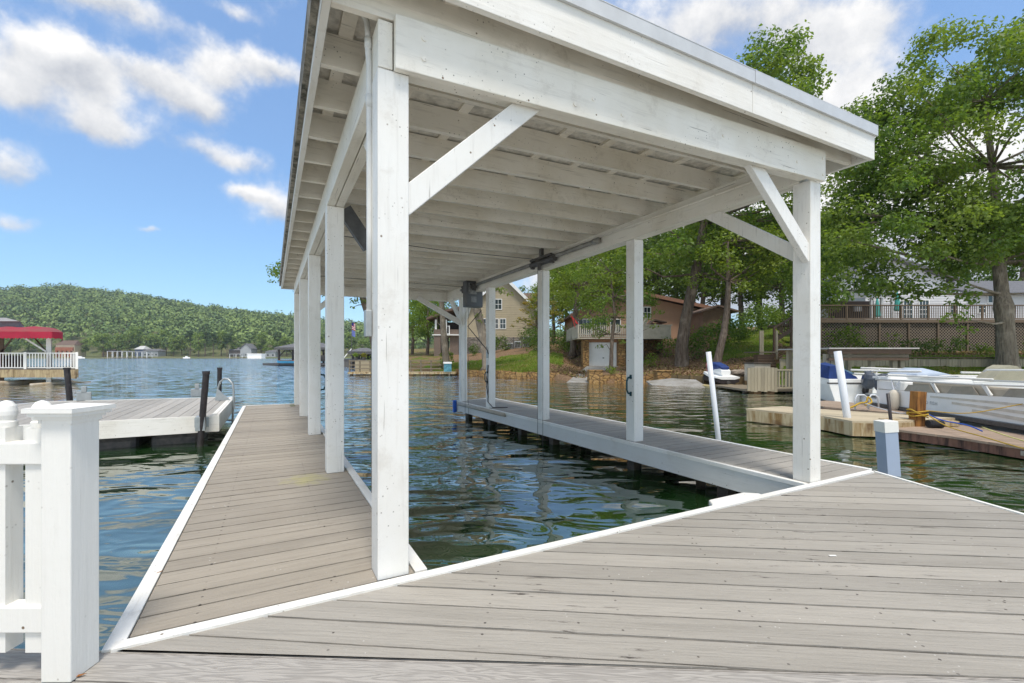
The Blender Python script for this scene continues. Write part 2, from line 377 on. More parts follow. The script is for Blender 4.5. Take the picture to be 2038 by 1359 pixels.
# ------------------------------------------------------------------ water
def build_water():
    t = NT('lake_water'); t.N.remove(t.p)
    o = t.N.new('ShaderNodeNewGeometry').outputs['Position']
    def mp(sc, rz=0):
        m = t.N.new('ShaderNodeMapping'); m.inputs['Scale'].default_value = sc; m.inputs['Rotation'].default_value = (0,0,rz)
        t.L.new(o, m.inputs[0]); return m.outputs[0]
    n1 = t.noise(mp((.7,1.3,1), .35), 1.0, 0, .4, .9)
    n2 = t.noise(mp((1.7,3.6,1), .25), 1.0, 1, .4, 1.0)
    n3 = t.noise(mp((7,12,1), .5), 1.0, 2, .5, .3)
    ln = t.N.new('ShaderNodeVectorMath'); ln.operation = 'LENGTH'; t.L.new(o, ln.inputs[0])
    far = t.rng(ln.outputs['Value'], 5, 26)
    rip = t.N.new('ShaderNodeTexNoise'); rip.inputs['Scale'].default_value = 1.0; rip.inputs['Detail'].default_value = 3; t.L.new(mp((1.1,2.6,1), .15), rip.inputs['Vector'])
    h = t.math('ADD', t.math('MULTIPLY', n1, .075), t.math('MULTIPLY', n2, .021))
    h = t.math('ADD', h, t.math('MULTIPLY', n3, t.math('ADD', t.math('MULTIPLY', far, .010), .0006)))
    b = t.N.new('ShaderNodeBump'); b.inputs['Strength'].default_value = 1.0; b.inputs['Distance'].default_value = 1.0; t.L.new(h, b.inputs['Height'])
    gl = t.N.new('ShaderNodeBsdfGlossy'); t.L.new(t.rng(ln.outputs['Value'], 8, 60, .01, .12), gl.inputs['Roughness']); gl.inputs[0].default_value = (.98,.965,.93,1)
    v1 = t.N.new('ShaderNodeVectorMath'); v1.operation = 'SUBTRACT'; t.L.new(rip.outputs['Color'], v1.inputs[0]); v1.inputs[1].default_value = (.5,.5,.5)
    v2 = t.N.new('ShaderNodeVectorMath'); v2.operation = 'SCALE'; t.L.new(v1.outputs[0], v2.inputs[0]); t.L.new(t.rng(ln.outputs['Value'], 9, 60, 0, 1.5), v2.inputs['Scale'])
    v3 = t.N.new('ShaderNodeVectorMath'); v3.operation = 'MULTIPLY'; t.L.new(v2.outputs[0], v3.inputs[0]); v3.inputs[1].default_value = (1,1,0)
    v4 = t.N.new('ShaderNodeVectorMath'); v4.operation = 'ADD'; t.L.new(v3.outputs[0], v4.inputs[0]); t.L.new(b.outputs[0], v4.inputs[1])
    v5 = t.N.new('ShaderNodeVectorMath'); v5.operation = 'NORMALIZE'; t.L.new(v4.outputs[0], v5.inputs[0])
    t.L.new(v5.outputs[0], gl.inputs['Normal'])
    df = t.N.new('ShaderNodeBsdfDiffuse'); df.inputs[0].default_value = (.009,.036,.008,1)
    fr = t.N.new('ShaderNodeFresnel'); fr.inputs[0].default_value = 1.40; t.L.new(b.outputs[0], fr.inputs['Normal'])
    mx = t.N.new('ShaderNodeMixShader'); t.L.new(t.math('ADD', t.rng(ln.outputs['Value'], 8, 70, .24, .66), t.math('MULTIPLY', fr.outputs[0], t.rng(ln.outputs['Value'], 5, 60, .75, 1.5)), True), mx.inputs[0])
    t.L.new(df.outputs[0], mx.inputs[1]); t.L.new(gl.outputs[0], mx.inputs[2]); t.L.new(mx.outputs[0], t.out.inputs[0])
    b_ = MB(); b_.add([(-2500,-400,LAKE),(2500,-400,LAKE),(2500,2500,LAKE),(-2500,2500,LAKE)], [(0,1,2,3)])
    tag(b_.build('lake_water', t.mat), kind='structure')
build_water()

# ------------------------------------------------------------------ decks (local x = across the slip, y = away)
def clip(poly, a, b, c):           # keep a*x+b*y<=c
    out = []
    for i in range(len(poly)):
        p, q = poly[i], poly[(i+1) % len(poly)]
        dp = a*p[0]+b*p[1]-c; dq = a*q[0]+b*q[1]-c
        if dp <= 0: out.append(p)
        if dp * dq < 0:
            s = dp/(dp-dq); out.append((p[0]+(q[0]-p[0])*s, p[1]+(q[1]-p[1])*s))
    return out
def boards(poly, ang, w, gap, z1, th, mb, off=0, rng=R, butt=None):
    d = (math.cos(ang), math.sin(ang)); n = (-d[1], d[0])
    lo = min(p[0]*n[0]+p[1]*n[1] for p in poly); hi = max(p[0]*n[0]+p[1]*n[1] for p in poly)
    k = lo - off
    while k < hi:
        q = clip(clip(poly, -n[0], -n[1], -k), n[0], n[1], k + w - gap)
        if len(q) >= 3 and k + w > lo:
            dz = rng.uniform(-.0015, .0015); parts = [q]
            if butt:
                c = rng.uniform(*butt)
                parts = [clip(q, d[0], d[1], c-.002), clip(q, -d[0], -d[1], -c-.002)]
            for r_ in parts:
                if len(r_) >= 3: mb.prism(r_, z1 - th + dz, z1 + dz)
        k += w
UF = dict(loc=(0,0,0), rz=TH)
# left walkway
wl = thing('walkway', (0,0,0), 'long narrow grey walkway with white edging on the left of the boat slip', 'dock walkway', rz=TH)
b = MB(); boards([(-.535,2.485),(.70,2.485),(.70,12.72),(-.535,12.72)], 0, .163, .013, 0, .045, b); b.build('deck_boards', M['deck_u'], wl, local=True)
b = MB().box(-.61,-.54,2.405,12.74,-.035,.008).box(.705,.775,2.485,12.74,-.035,.008).box(-.54,.705,12.725,12.76,-.035,.006); b.build('edge_trim', M['trim_y'], wl, local=True, bevel=.003)
b = MB().box(-.59,-.55,2.45,12.7,-.26,-.036).box(.72,.76,2.46,12.7,-.26,-.036).box(-.54,.71,12.69,12.73,-.26,-.036); b.build('skirt_board', M['skirt_y'], wl, local=True)
for k in range(6):
    for u in (-.4,.58): MB().box(u-.06,u+.06,2.9+k*1.9,3.02+k*1.9,-1.6,-.036).build('piling', M['dark_timber'], wl, local=True)
MB().box(.40,.50,12.1,12.45,.003,.012).build('metal_plate', plain('green_plate', (.20,.20,.10), .6), wl, local=True)
# right walkway
wr = thing('walkway', (0,0,0), 'grey finger walkway with deep pale skirt on the right of the boat slip', 'dock walkway', rz=TH)
b = MB(); boards([(4.47,2.485),(5.58,2.485),(5.58,11.78),(4.44,11.50)], 0, .163, .013, 0, .045, b); b.build('deck_boards', M['deck_u_worn'], wr, local=True)
b = MB().prism([(4.41,2.485),(4.465,2.485),(4.435,11.5),(4.38,11.5)], -.035, .008).prism([(5.585,2.485),(5.64,2.485),(5.64,11.84),(5.585,11.80)], -.035, .008).prism([(4.38,11.505),(4.44,11.505),(5.64,11.85),(5.60,11.88)], -.035,.007)
b.build('edge_trim', M['trim_y'], wr, local=True, bevel=.003)
b = MB().prism([(4.42,2.46),(4.45,2.46),(4.42,11.5),(4.39,11.5)], -.25, -.036).prism([(5.6,2.46),(5.63,2.46),(5.63,11.8),(5.6,11.8)], -.25, -.036).prism([(4.42,11.47),(5.6,11.79),(5.6,11.83),(4.40,11.51)], -.25, -.036)
b.build('skirt_board', M['skirt_y'], wr, local=True)
for k, v in enumerate((3.4, 4.9, 7.0, 8.2, 9.7, 11.1)):
    for u in (4.62, 5.35):
        MB().box(u-.07,u+.07,v,v+.14,-1.6,-.036).build('piling', M['dark_timber'], wr, local=True)
        if k in (0,2,4): MB().beam((u-.1,v+.35,-.2),(u+.25,v+.6,-.62),.1,.14).build('timber_strut', M['dark_timber'], wr, local=True)
b = MB().tube([(4.375,8.6,-.045),(4.345,11.25,-.045)], .042, 10); b.build('bumper_roll', plain('tan_rubber', (.52,.46,.38), .6, .1, 9), wr, local=True, smooth=True)
b = MB().box(4.29,4.38,11.43,11.53,-.30,.03); b.build('corner_bumper', plain('blue_plastic', (.03,.13,.55), .4, .05), wr, local=True, bevel=.02)
# main deck
md = thing('main_deck', (0,0,0), 'broad weathered grey deck with white edge strip in the foreground', 'deck', rz=-.09)
cA, sA = math.cos(.09), math.sin(.09)
def mdl(p): return (p[0]*cA - p[1]*sA, p[0]*sA + p[1]*cA)
PL, PR = Vector((-1.64,1.87)), Vector((3.75,4.74))
edge = (PR - PL).normalized(); en = Vector((-edge.y, edge.x))
comp = lambda x: 1.80 - .045*(x + .33)
q = [PL - en*.02, PR - en*.05, Vector((3.85,3.44)), Vector((4.12,1.0)), Vector((4.12, comp(4.12)+.0)), Vector((-1.66, comp(-1.66)+.004))]
q = [q[0], q[1], q[2], Vector((4.0, comp(4.0)+.004)), q[5]]
b = MB(); boards([mdl(p) for p in q], 0, .164, .013, 0, .05, b, off=.03); b.build('deck_boards', M['deck_main'], md, local=True)
b = MB().beam((PL.x,PL.y,-.012),(PR.x,PR.y,-.012),.062,.045)
b.build('edge_trim', M['trim_x'], md)
b = MB().beam((PR.x+.01,PR.y-.0,-.012),(3.87,3.42,-.012),.035,.045).beam((3.87,3.41,-.012),(4.02,1.5,-.012),.035,.045)
b.build('side_trim', M['trim_x'], md)
b = MB().beam((PL.x,PL.y-.0,-.14),(PR.x,PR.y,-.14),.03,.2).beam((PR.x-.02,PR.y,-.14),(3.84,3.42,-.14),.03,.2).beam((3.84,3.42,-.14),(3.99,1.5,-.14),.03,.2)
b.build('skirt_board', M['skirt_x'], md)
for (u,v) in ((0.2,1.9),(2.4,1.9),(4.8,1.9),(3.6,.4),(1.8,.2)):
    X, Y = xy(u, v); MB().box(X-.07,X+.07,Y-.07,Y+.07,-1.6,-.04).build('piling', M['dark_timber'], md)
# front composite deck the photographer stands on
fd = thing('composite_deck', (0,0,0), 'grey brown grained composite boards along the bottom of the photo', 'deck', rz=-.045)
b = MB(); c2, s2 = math.cos(.045), math.sin(.045)
q = [(-4.5, comp(-4.5)), (4.3, comp(4.3)), (4.3,-1.5), (-4.5,-1.5)]
boards([(p[0]*c2-p[1]*s2, p[0]*s2+p[1]*c2) for p in q], 0, .158, .006, -.002, .03, b, off=.158-.0, butt=None)
b.build('deck_boards', M['composite'], fd, local=True, bevel=.004)
b = MB().beam((-4.5, comp(-4.5)-.03, -.13),(-1.7, comp(-1.7)-.03,-.13),.03,.19); b.build('skirt_board', M['skirt_x'], fd)
for x in (-4.0,-2.0,0,2.0,4.0):
    MB().box(x-.08,x+.08,1.3,1.46,-1.6,-.036).build('piling', M['dark_timber'], fd)
# slip-edge bumper
X0, Y0 = xy(3.55, 2.50)
bm = MB()
pr = [(-.30,0,-.02),(-.22,.10,.012),(.22,.10,.012),(.33,0,-.02)]
pts = [Vector((*xy(3.42+p[0], 2.47+p[1]), 0)) for p in pr]
bm.extrude([Vector((p.x,p.y,-.06)) for p in pts], (0,0,.075)); tag(bm.build('dock_bumper', M['vinyl'], bevel=.012), 'small white plastic bumper on the near edge of the boat slip', 'dock bumper')
# scraps on the deck
def leaf_scrap(px, py, s, rz, label, mat):
    p = onz(px, py, .004); c, n_ = math.cos(rz)*s, math.sin(rz)*s
    o = [(-1,0,0),(-.5,.22,.10),(.1,.30,.05),(1,0,.12),(.2,-.25,.04),(-.5,-.2,.0)]
    vs = [(p.x+a*c-bb*n_, p.y+a*n_+bb*c, p.z+.002+h*s) for a, bb, h in o]
    vs += [(x, y, z+.0015) for x, y, z in vs]
    tag(MB().add(vs, [(5,4,3,2,1,0),(6,7,8,9,10,11)] + [(i,(i+1)%6,6+(i+1)%6,6+i) for i in range(6)]).build('dry_leaf', mat), label, 'leaf')
M['dry_leaf'] = plain('dry_leaf_brown', (.38,.15,.04), .7, .2, 30)
leaf_scrap(158, 1346, .020, .5, 'curled brown leaf at the foot of the white railing post', M['dry_leaf'])
leaf_scrap(317, 1140, .018, 1.2, 'small reddish leaf against the white edge of the left walkway', M['dry_leaf'])
p = onz(1657, 1106, .004)
tag(MB().box(p.x-.02,p.x+.022,p.y-.006,p.y+.008,.003,.006).build('paint_chip', M['vinyl']), 'white paint chip lying on the main deck', 'paint chip')

# ------------------------------------------------------------------ boathouse (slip cover)
bh = thing('boathouse', (0,0,0), 'open white wooden boathouse roof on square posts over the boat slip', 'boathouse', rz=TH)
def warp(b):                         # the right-hand side stands slightly higher towards the front
    b.v = [(x, y, z + max(0, (.031 * (x-.6) * (1 - .075*(y-2.5)) if z > 1.6 else 0) )) for x, y, z in b.v]; return b
LP = [2.475, 4.99, 7.54, 9.98, 12.4]; RP = [2.475, 4.83, 7.29, 9.56, 11.30]
W = .168; ZB = 2.745
def post(u0, v0):
    b = MB().box(u0, u0+W, v0, v0+W, .001, ZB); b.v = [(x,y,z) for x,y,z in b.v]
    k = .031*(u0-.6)*(1-.075*(v0-2.5))
    b.v = [(x,y,z if z < 1 else z+k) for x,y,z in b.v]
    return b.build('post', M['post'], bh, local=True, bevel=.006)
lposts = [post(.50, v) for v in LP]; rposts = [post(4.49 if i < 3 else 4.45, v) for i, v in enumerate(RP)]
RU = 4.49
BH = .26
# side beams (two planks each) and end beams
warp(MB().box(.502,.580,2.475+.0,12.60,ZB+.002,ZB+BH-.004).box(.588,.666,2.52,12.60,ZB+.002,ZB+BH-.004)).build('side_beam', M['beam_y'], bh, local=True, bevel=.004)
warp(MB().box(RU-.03,RU+.06,2.58,12.60,ZB+.002,ZB+BH-.004).box(RU+.067,RU+.155,2.58,12.60,ZB+.002,ZB+BH-.004)).build('side_beam', M['beam_y'], bh, local=True, bevel=.004)
warp(MB().box(.584,RU+.168,2.430,2.472,ZB-.008,ZB+BH+.022).box(.670,RU-.04,2.48,2.56,ZB+.004,ZB+BH-.006)).build('front_beam', M['beam_x'], bh, local=True, bevel=.004)
warp(MB().box(.672,RU-.034,12.42,12.52,ZB+.004,ZB+BH-.006)).build('rear_beam', M['beam_x'], bh, local=True, bevel=.004)
# bolts on the front beam
for (u, z) in ((.74,ZB+.19),(.74,ZB+.08),(1.9,ZB+.13),(1.75,ZB+.06),(2.15,ZB+.08),(3.2,ZB+.14),(RU+.12,ZB+.2),(RU+.12,ZB+.05),(4.2,ZB+.1)):
    b = MB(); b.add([(u+.014*math.cos(a), y, z+.014*math.sin(a)) for y in (2.433,2.424) for a in [i*math.pi/5 for i in range(10)]],
          [tuple(range(10,20))] + [(i,(i+1)%10,10+(i+1)%10,10+i) for i in range(10)])
    warp(b).build('bolt_head', M['beam_x'], bh, local=True)
# rafters
RZ0 = ZB + BH; RZ1 = RZ0 + .20
UL, URt = .27, 5.20
nr = 22
for k in range(nr):
    v = 2.50 + .525 * k if k else 2.474
    b = MB().box(UL, URt, v, v + .042, RZ0, RZ1)
    warp(b).build('rafter', M['rafter'], bh, local=True)
VB = 2.50 + .525 * (nr - 1) + .042
# purlin strips over the rafters, seen as pale squares, then the roof sheet
b = MB(); u = UL + .10
while u < URt - .1:
    b.box(u, u+.085, 2.335, VB-.005, RZ1+.001, RZ1+.028); u += .50
warp(b).build('purlin', M['rafter'], bh, local=True)
warp(MB().box(UL-.02, URt+.02, 2.332, VB+.02, RZ1+.029, RZ1+.05)).build('roof_sheet', M['sheet'], bh, local=True)
# fascia boards
FZ0, FZ1 = 3.102, 3.345
def fw(b): b.v = [(x, y, z + .006*x) for x, y, z in b.v]; return b
fw(MB().box(UL-.0, 3.36, 2.290, 2.330, FZ0, FZ1).box(3.364, URt+.045, 2.290, 2.330, FZ0, FZ1)).build('front_fascia', M['fascia_x'], bh, local=True, bevel=.003)
warp(MB().box(UL-.045, UL-.003, 2.290, VB+.03, RZ0-.01, RZ0+.25)).build('side_fascia', M['trim_y'], bh, local=True)
warp(MB().box(URt+.003, URt+.045, 2.332, VB+.03, RZ0-.01, RZ0+.21)).build('side_fascia', M['trim_y'], bh, local=True)
warp(MB().box(UL-.003, URt+.003, VB+.001, VB+.04, RZ0-.01, RZ0+.21)).build('rear_fascia', M['trim_x'], bh, local=True)
# metal edging and low sheet roof
fw(MB().box(UL-.05, 3.36, 2.268, 2.288, FZ1-.015, FZ1+.080).box(3.363, URt+.06, 2.266, 2.288, FZ1-.015, FZ1+.080).box(UL-.05,URt+.06,2.266,2.36,FZ1+.081,FZ1+.087)).build('metal_edging', M['tin'], bh, local=True)
t = NT('mossy_roof_edge'); o_ = t.mapping(); t.col(t.mix(t.rng(t.noise(o_, 9, 5, .7), .4, .62), (.30,.27,.22), (.05,.05,.035))); t.rough(.9)
M['roof_edge'] = t.mat
warp(MB().box(UL-.085, UL-.047, 2.290, VB+.03, RZ0+.06, RZ0+.26)).build('roof_rim', M['roof_edge'], bh, local=True)
warp(MB().box(UL-.03, URt+.045, 2.362, VB+.04, RZ1+.052, RZ1+.10)).build('roof', plain('roof_covering', (.30,.29,.27), .85, .2, 3, bump=.3), bh, local=True)
# knee braces
def brace(p, q, flat):               # p,q local (u,v,z)
    b = MB(); p = Vector(p); q = Vector(q); up = (0,1,0) if flat == 'u' else (1,0,0)
    b.beam(p, q, .135, .06 if flat == 'u' else .06, up=up); warp(b).build('brace', M['post'], bh, local=True, bevel=.004)
brace((.63,2.52,2.03),(1.48,2.52,2.80),'u')
brace((4.53,2.52,2.02),(3.60,2.52,2.86),'u')
brace((4.57,2.56,2.02),(4.57,3.75,2.84),'v')
brace((.62,2.56,2.10),(.62,3.40,2.80),'v')
brace((.63,12.47,2.03),(1.50,12.47,2.80),'u')
brace((4.50,11.38,2.03),(3.60,12.40,2.80),'u')
brace((4.53,11.42,2.03),(4.53,12.3,2.78),'v')
brace((4.53,11.32,2.03),(4.53,10.6,2.80),'v')
# handles on posts
def handle(u, v, z, par, mat):
    b = MB().tube([(u,v,z-.12),(u-.05,v,z-.11),(u-.075,v,z-.06),(u-.075,v,z+.06),(u-.05,v,z+.11),(u,v,z+.12)], .013, 8)
    b.box(u-.008,u-.001,v-.02,v+.02,z-.15,z-.09).box(u-.008,u-.001,v-.02,v+.02,z+.09,z+.15)
    b.build('handle', mat, par, local=True, smooth=True)
M['handle'] = plain('dark_green_handle', (.01,.07,.09), .35, .1)
handle(4.49, 4.90, .79, rposts[1], M['handle']); handle(4.449, 9.62, .72, rposts[3], M['handle'])
b = MB().tube([(.668,7.6,.68),(.72,7.6,.69),(.745,7.6,.74),(.745,7.6,.86),(.72,7.6,.91),(.668,7.6,.92)], .013, 8); b.build('handle', M['handle'], lposts[2], local=True, smooth=True)
# conduit pipe down the near left post
c = M['trim_x']
b = MB().tube([(.40,2.60,RZ0+.13),(.44,2.62,RZ0+.12),(.475,2.64,RZ0+.07),(.480,2.64,RZ0-.02),(.480,2.64,2.90),(.487,2.64,2.84),(.487,2.64,2.72),(.487,2.64,1.9),(.487,2.64,1.46)], .016, 10)
MB().box(.462,.497,2.61,2.67,1.31,1.459).build('conduit_box', M['galv'], bh, local=True, bevel=.004)
b.tube([(.481,2.64,2.93),(.481,2.64,2.99)], .020, 10).tube([(.487,2.64,2.60),(.487,2.64,2.67)], .020, 10)
b.build('conduit', plain('painted_conduit', (.76,.76,.73), .5, .06, 8), bh, local=True, smooth=True)
# conduit + drive pipe on the right beam
zc = ZB + .19
b = MB().tube([(4.435,2.75,zc+.09),(4.435,6.4,zc+.085)], .016, 8); b.build('conduit', M['beam_y'], bh, local=True, smooth=True)
hd = [ (6.35, .034), (6.0,.034) ]
b = MB().tube([(4.40,5.55,zc+.03),(4.40,11.2,zc-.0)], .034, 10); b.tube([(4.40,5.5,zc+.03),(4.40,5.62,zc+.03)], .048, 10)
b.build('drive_pipe', plain('grey_pipe', (.36,.35,.32), .5, .2, 8, metal=.3), bh, local=True, smooth=True)
def winder(u, v, z, s=1, par=bh):
    b = MB().box(u-.05,u+.02,v-.36,v-.31,z-.10,z+.06).box(u-.05,u+.02,v+.31,v+.36,z-.10,z+.06).box(u-.07,u-.03,v-.36,v+.36,z+.03,z+.07)
    b.tube([(u,v-.40,z-.02),(u,v+.40,z-.02)], .055, 10); b.box(u-.09,u-.04,v-.1,v-.02,z+.06,z+.20); b.box(u-.05,u-.01,v+.02,v+.10,z-.16,z)
    b.build('cable_winder', M['dark_metal'], par, local=True)
winder(4.36, 7.05, zc-.0); winder(4.36, 10.55, zc-.02)
winder(.76, 6.25, zc-.02) ; winder(.76, 10.6, zc-.02)
MB().beam((.74,5.56,2.90),(1.04,5.62,2.50),.16,.09,up=(0,1,0)).beam((1.05,5.60,2.99),(1.06,5.62,2.42),.10,.08,up=(0,1,0)).build('hoist_bracket', plain('grey_bracket', (.13,.135,.14), .5, .2, 8), bh, local=True)
b = MB()
for (u, v, zt) in ((4.33,7.0,zc-.1),(4.33,7.18,zc-.1),(4.33,10.5,zc-.1),(4.30,10.65,zc-.1),(1.06,5.60,2.5),(1.075,5.68,2.5),(.80,10.5,zc-.1)):
    b.tube([(u,v,zt),(u,v,LAKE-.3)], .0045, 5)
b.tube([(.72,6.9,2.93),(2.4,6.97,2.90),(4.36,7.05,2.95)], .006, 5).tube([(.72,10.6,2.93),(4.36,10.6,2.93)], .006, 5)
b.build('hoist_cable', M['dark_metal'], bh, local=True)
# motor box
mb_ = thing('hoist_motor_box', (0,0,0), 'dark grey metal hoist motor box hanging by the far right post', 'motor box', rz=TH)
pa = at(922, 560, 11.3); pb = at(958, 612, 11.3); u0, v0 = uv(pa); u1, v1 = uv(pb)
uc, vc = (u0+u1)/2, (v0+v1)/2
b = MB().box(uc-.22,uc+.24,vc-.12,vc+.10,pb.z,pa.z)
b.build('housing', plain('grey_box_metal', (.13,.135,.14), .45, .1, 5, metal=.2), mb_, local=True, bevel=.03)
b = MB().box(uc-.15,uc+.06,vc-.128,vc-.122,pb.z+.32,pa.z-.06).box(uc-.08,uc+.06,vc-.128,vc-.122,pb.z+.12,pb.z+.26)
b.build('panel', plain('pale_worn_panel', (.34,.35,.34), .5, .3, 9, c2=(.12,.12,.12)), mb_, local=True)
b = MB().lathe((0,0,0), [(.045,0),(.045,.03),(.03,.04)], 14); b.v = [(uc+x, vc-.128-z, pa.z-.16+y) for x,y,z in b.v]; b.build('knob', M['dark_metal'], mb_, local=True)
# power cord on the R4 post
b = MB(); b.tube([(uc+.25,vc,2.35),(4.35,10.6,1.95),(4.42,9.6,1.35),(4.44,9.57,1.25)], .011, 6)
b.tube([(4.44,9.58,.85),(4.42,9.6,.80),(4.44,9.58,.4),(4.43,9.58,.15),(4.52,9.50,.02),(4.72,9.42,.015),(4.85,9.40,.015)], .010, 6)
b.tube([(4.44,9.57,1.0),(4.40,9.58,.7),(4.41,9.60,.5),(4.44,9.58,.25)], .010, 6)
tag(b.build('power_cord', M['black_pole'], smooth=True), 'black power cord draped down a right post onto the boards', 'cord')
bpy.data.objects['power_cord'].rotation_euler = (0,0,TH)
MB().box(4.43,4.449,9.58,9.66,1.16,1.30).build('outlet_box', M['galv'], rposts[3], local=True, bevel=.004)
MB().box(4.43,4.449,9.58,9.66,.84,1.00).build('outlet_box', M['galv'], rposts[3], local=True, bevel=.004)
# pale round lamp under the roof corner
MB().lathe((UL-.11, 2.60, RZ0+.14), [(.02,-.05),(.04,-.02),(.045,.02),(.03,.06)], 14).build('lamp', M['vinyl'], bh, local=True, smooth=True)

# ------------------------------------------------------------------ railing, lower left
rl = thing('railing', (-1.68,1.72,0), 'white vinyl railing with a square capped post at bottom left', 'railing')
px0, px1, py0, py1 = -1.732, -1.622, 1.672, 1.790
MB().box(px0,px1,py0,py1,0,.985).build('post', M['vinyl'], rl, bevel=.004)
b = MB(); cxp, cyp = (px0+px1)/2, (py0+py1)/2
for (e, z0, z1) in ((.062,.953,.968),(.070,.968,.980),(.082,.980,.994),(.092,.994,1.010)): b.box(cxp-e,cxp+e,cyp-e,cyp+e,z0,z1-.0005)
b.add([(cxp-.092,cyp-.092,1.010),(cxp+.092,cyp-.092,1.010),(cxp+.092,cyp+.092,1.010),(cxp-.092,cyp+.092,1.010),(cxp,cyp,1.024)], [(0,1,4),(1,2,4),(2,3,4),(3,0,4),(3,2,1,0)])
b.build('post_cap', M['vinyl'], rl)
MB().box(-4.2,px0-.001,1.700,1.762,.795,.876).build('upper_rail', M['vinyl'], rl, bevel=.004)
MB().box(-4.2,px0-.001,1.700,1.762,.165,.262).build('lower_rail', M['vinyl'], rl, bevel=.004)
for k in range(14):
    x = -1.800 - k * .137
    b = MB().box(x-.031,x+.031,1.712,1.775,.085,.93).lathe((x,1.743,.9305), [(.032,0),(.032,.02),(.026,.025),(.0315,.045),(.032,.06),(.028,.08),(.018,.095),(.004,.101)], 32)
    b.build('picket', M['vinyl'], rl)

# ------------------------------------------------------------------ floating dock on the left
fl = thing('floating_dock', (0,0,0), 'low grey floating dock on black floats left of the walkway', 'floating dock', rz=TH)
ZF = .10
b = MB(); boards([(-6.6,10.14),(-.93,10.14),(-.93,14.3),(-4.75,14.9),(-6.6,12.4)], math.pi/2, .19, .010, ZF, .03, b); b.build('deck_boards', M['deck_v'], fl, local=True)
b = MB().box(-8,-.86,10.06,10.10,ZF-.30,ZF+.004); b.build('front_skirt', M['fascia_x'], fl, local=True, bevel=.003)
b = MB().box(-.90,-.86,10.105,14.35,ZF-.30,ZF+.02).box(-.98,-.905,10.12,14.3,ZF+.002,ZF+.022); b.build('side_skirt', M['fascia_x'], fl, local=True, bevel=.003)
b = MB().prism([(-.90,14.31),(-.90,14.35),(-4.8,14.96),(-4.8,14.92)], ZF-.3, ZF+.012).prism([(-4.8,14.96),(-4.76,14.92),(-6.6,12.44),(-6.65,12.45)], ZF-.3, ZF+.012); b.build('rear_skirt', M['trim_x'], fl, local=True)
fm = plain('black_float_plastic', (.03,.03,.035), .45, .2, 6, c2=(.12,.11,.10))
for k in range(7):
    for vv in (10.35, 13.0):
        u0 = -1.95 - k*.95
        if vv > 12 and k > 4: continue
        MB().box(u0, u0+.78, vv, vv+1.1, LAKE-.25, ZF-.31).build('float', fm, fl, local=True, bevel=.10)
def dock_bracket(u, v, par, s=1):
    MB().box(u-.11,u+.11,v-.03,v,ZF-.20,ZF-.02).box(u-.075,u+.075,v-.24,v-.03,ZF-.24,ZF+.02).build('pole_bracket', M['galv'], par, local=True, bevel=.01)
dock_bracket(-1.13, 10.055, fl)
for (px, py) in ((167, 798), (392, 790)):
    p = onz(px, py, ZF); u, v = uv(p)
    MB().box(u-.14,u+.14,v-.02,v+.02,ZF+.005,ZF+.22).box(u-.05,u+.05,v-.03,v+.03,ZF+.22,ZF+.36).build('pole_bracket', M['galv'], fl, local=True, bevel=.01)
# three dark poles
def dock_pole(px, py_w, py_top, pxt, r, label, zw=LAKE, Yv=None):
    base = onz(px, py_w, zw) if Yv is None else at(px, py_w, Yv)
    top = at(pxt, py_top, base.y)
    d = (base - top); bot = base + d.normalized() * (.5 if Yv is None else .6)
    o = thing('dock_pole', (base.x, base.y, LAKE), label, 'pole', 'dark poles holding the floating dock')
    MB().tube([bot, top], r, 16).build('shaft', M['black_pole'], o, smooth=False)
    MB().tube([top - Vector((0,0,.0)), top + Vector((0,0,.06))], r*1.14, 16).build('cap', M['black_pole'], o)
dock_pole(398, 888, 745, 410, .053, 'black plastic pole in the grey bracket at the dock front edge')
dock_pole(139, 800, 736, 133, .065, 'black pole standing at the far left side of the floating dock', Yv=11.9)
dock_pole(436, 800, 735, 437, .065, 'black pole just behind the silver ladder', Yv=14.3)
# ladder
ld = thing('dock_ladder', onz(447, 800, ZF), 'bent silver tube ladder at the corner of the floating dock', 'ladder')
Yl = 11.2
b = MB()
for dy in (0, .42):
    b.tube([at(433,790,Yl+dy), at(434,772,Yl+dy), at(438,760,Yl+dy), at(446,753,Yl+dy), at(455,755,Yl+dy), at(463,764,Yl+dy), at(465,780,Yl+dy), at(463,830,Yl+dy), at(463,850,Yl+dy)+Vector((0,0,-.2))], .024, 8)
b.build('tube_rail', M['galv'], ld, smooth=True)
for z in (.05,-.2,-.45):
    MB().tube([(at(464,800,Yl).x,Yl,z),(at(464,800,Yl).x,Yl+.42,z)], .018, 8).build('rung', M['galv'], ld)
for dy in (-.06, .45): MB().extrude([at(427,797,Yl+dy), at(457,796,Yl+dy), at(432,774,Yl+dy)], (0,.03,0)).build('side_plate', M['galv'], ld)
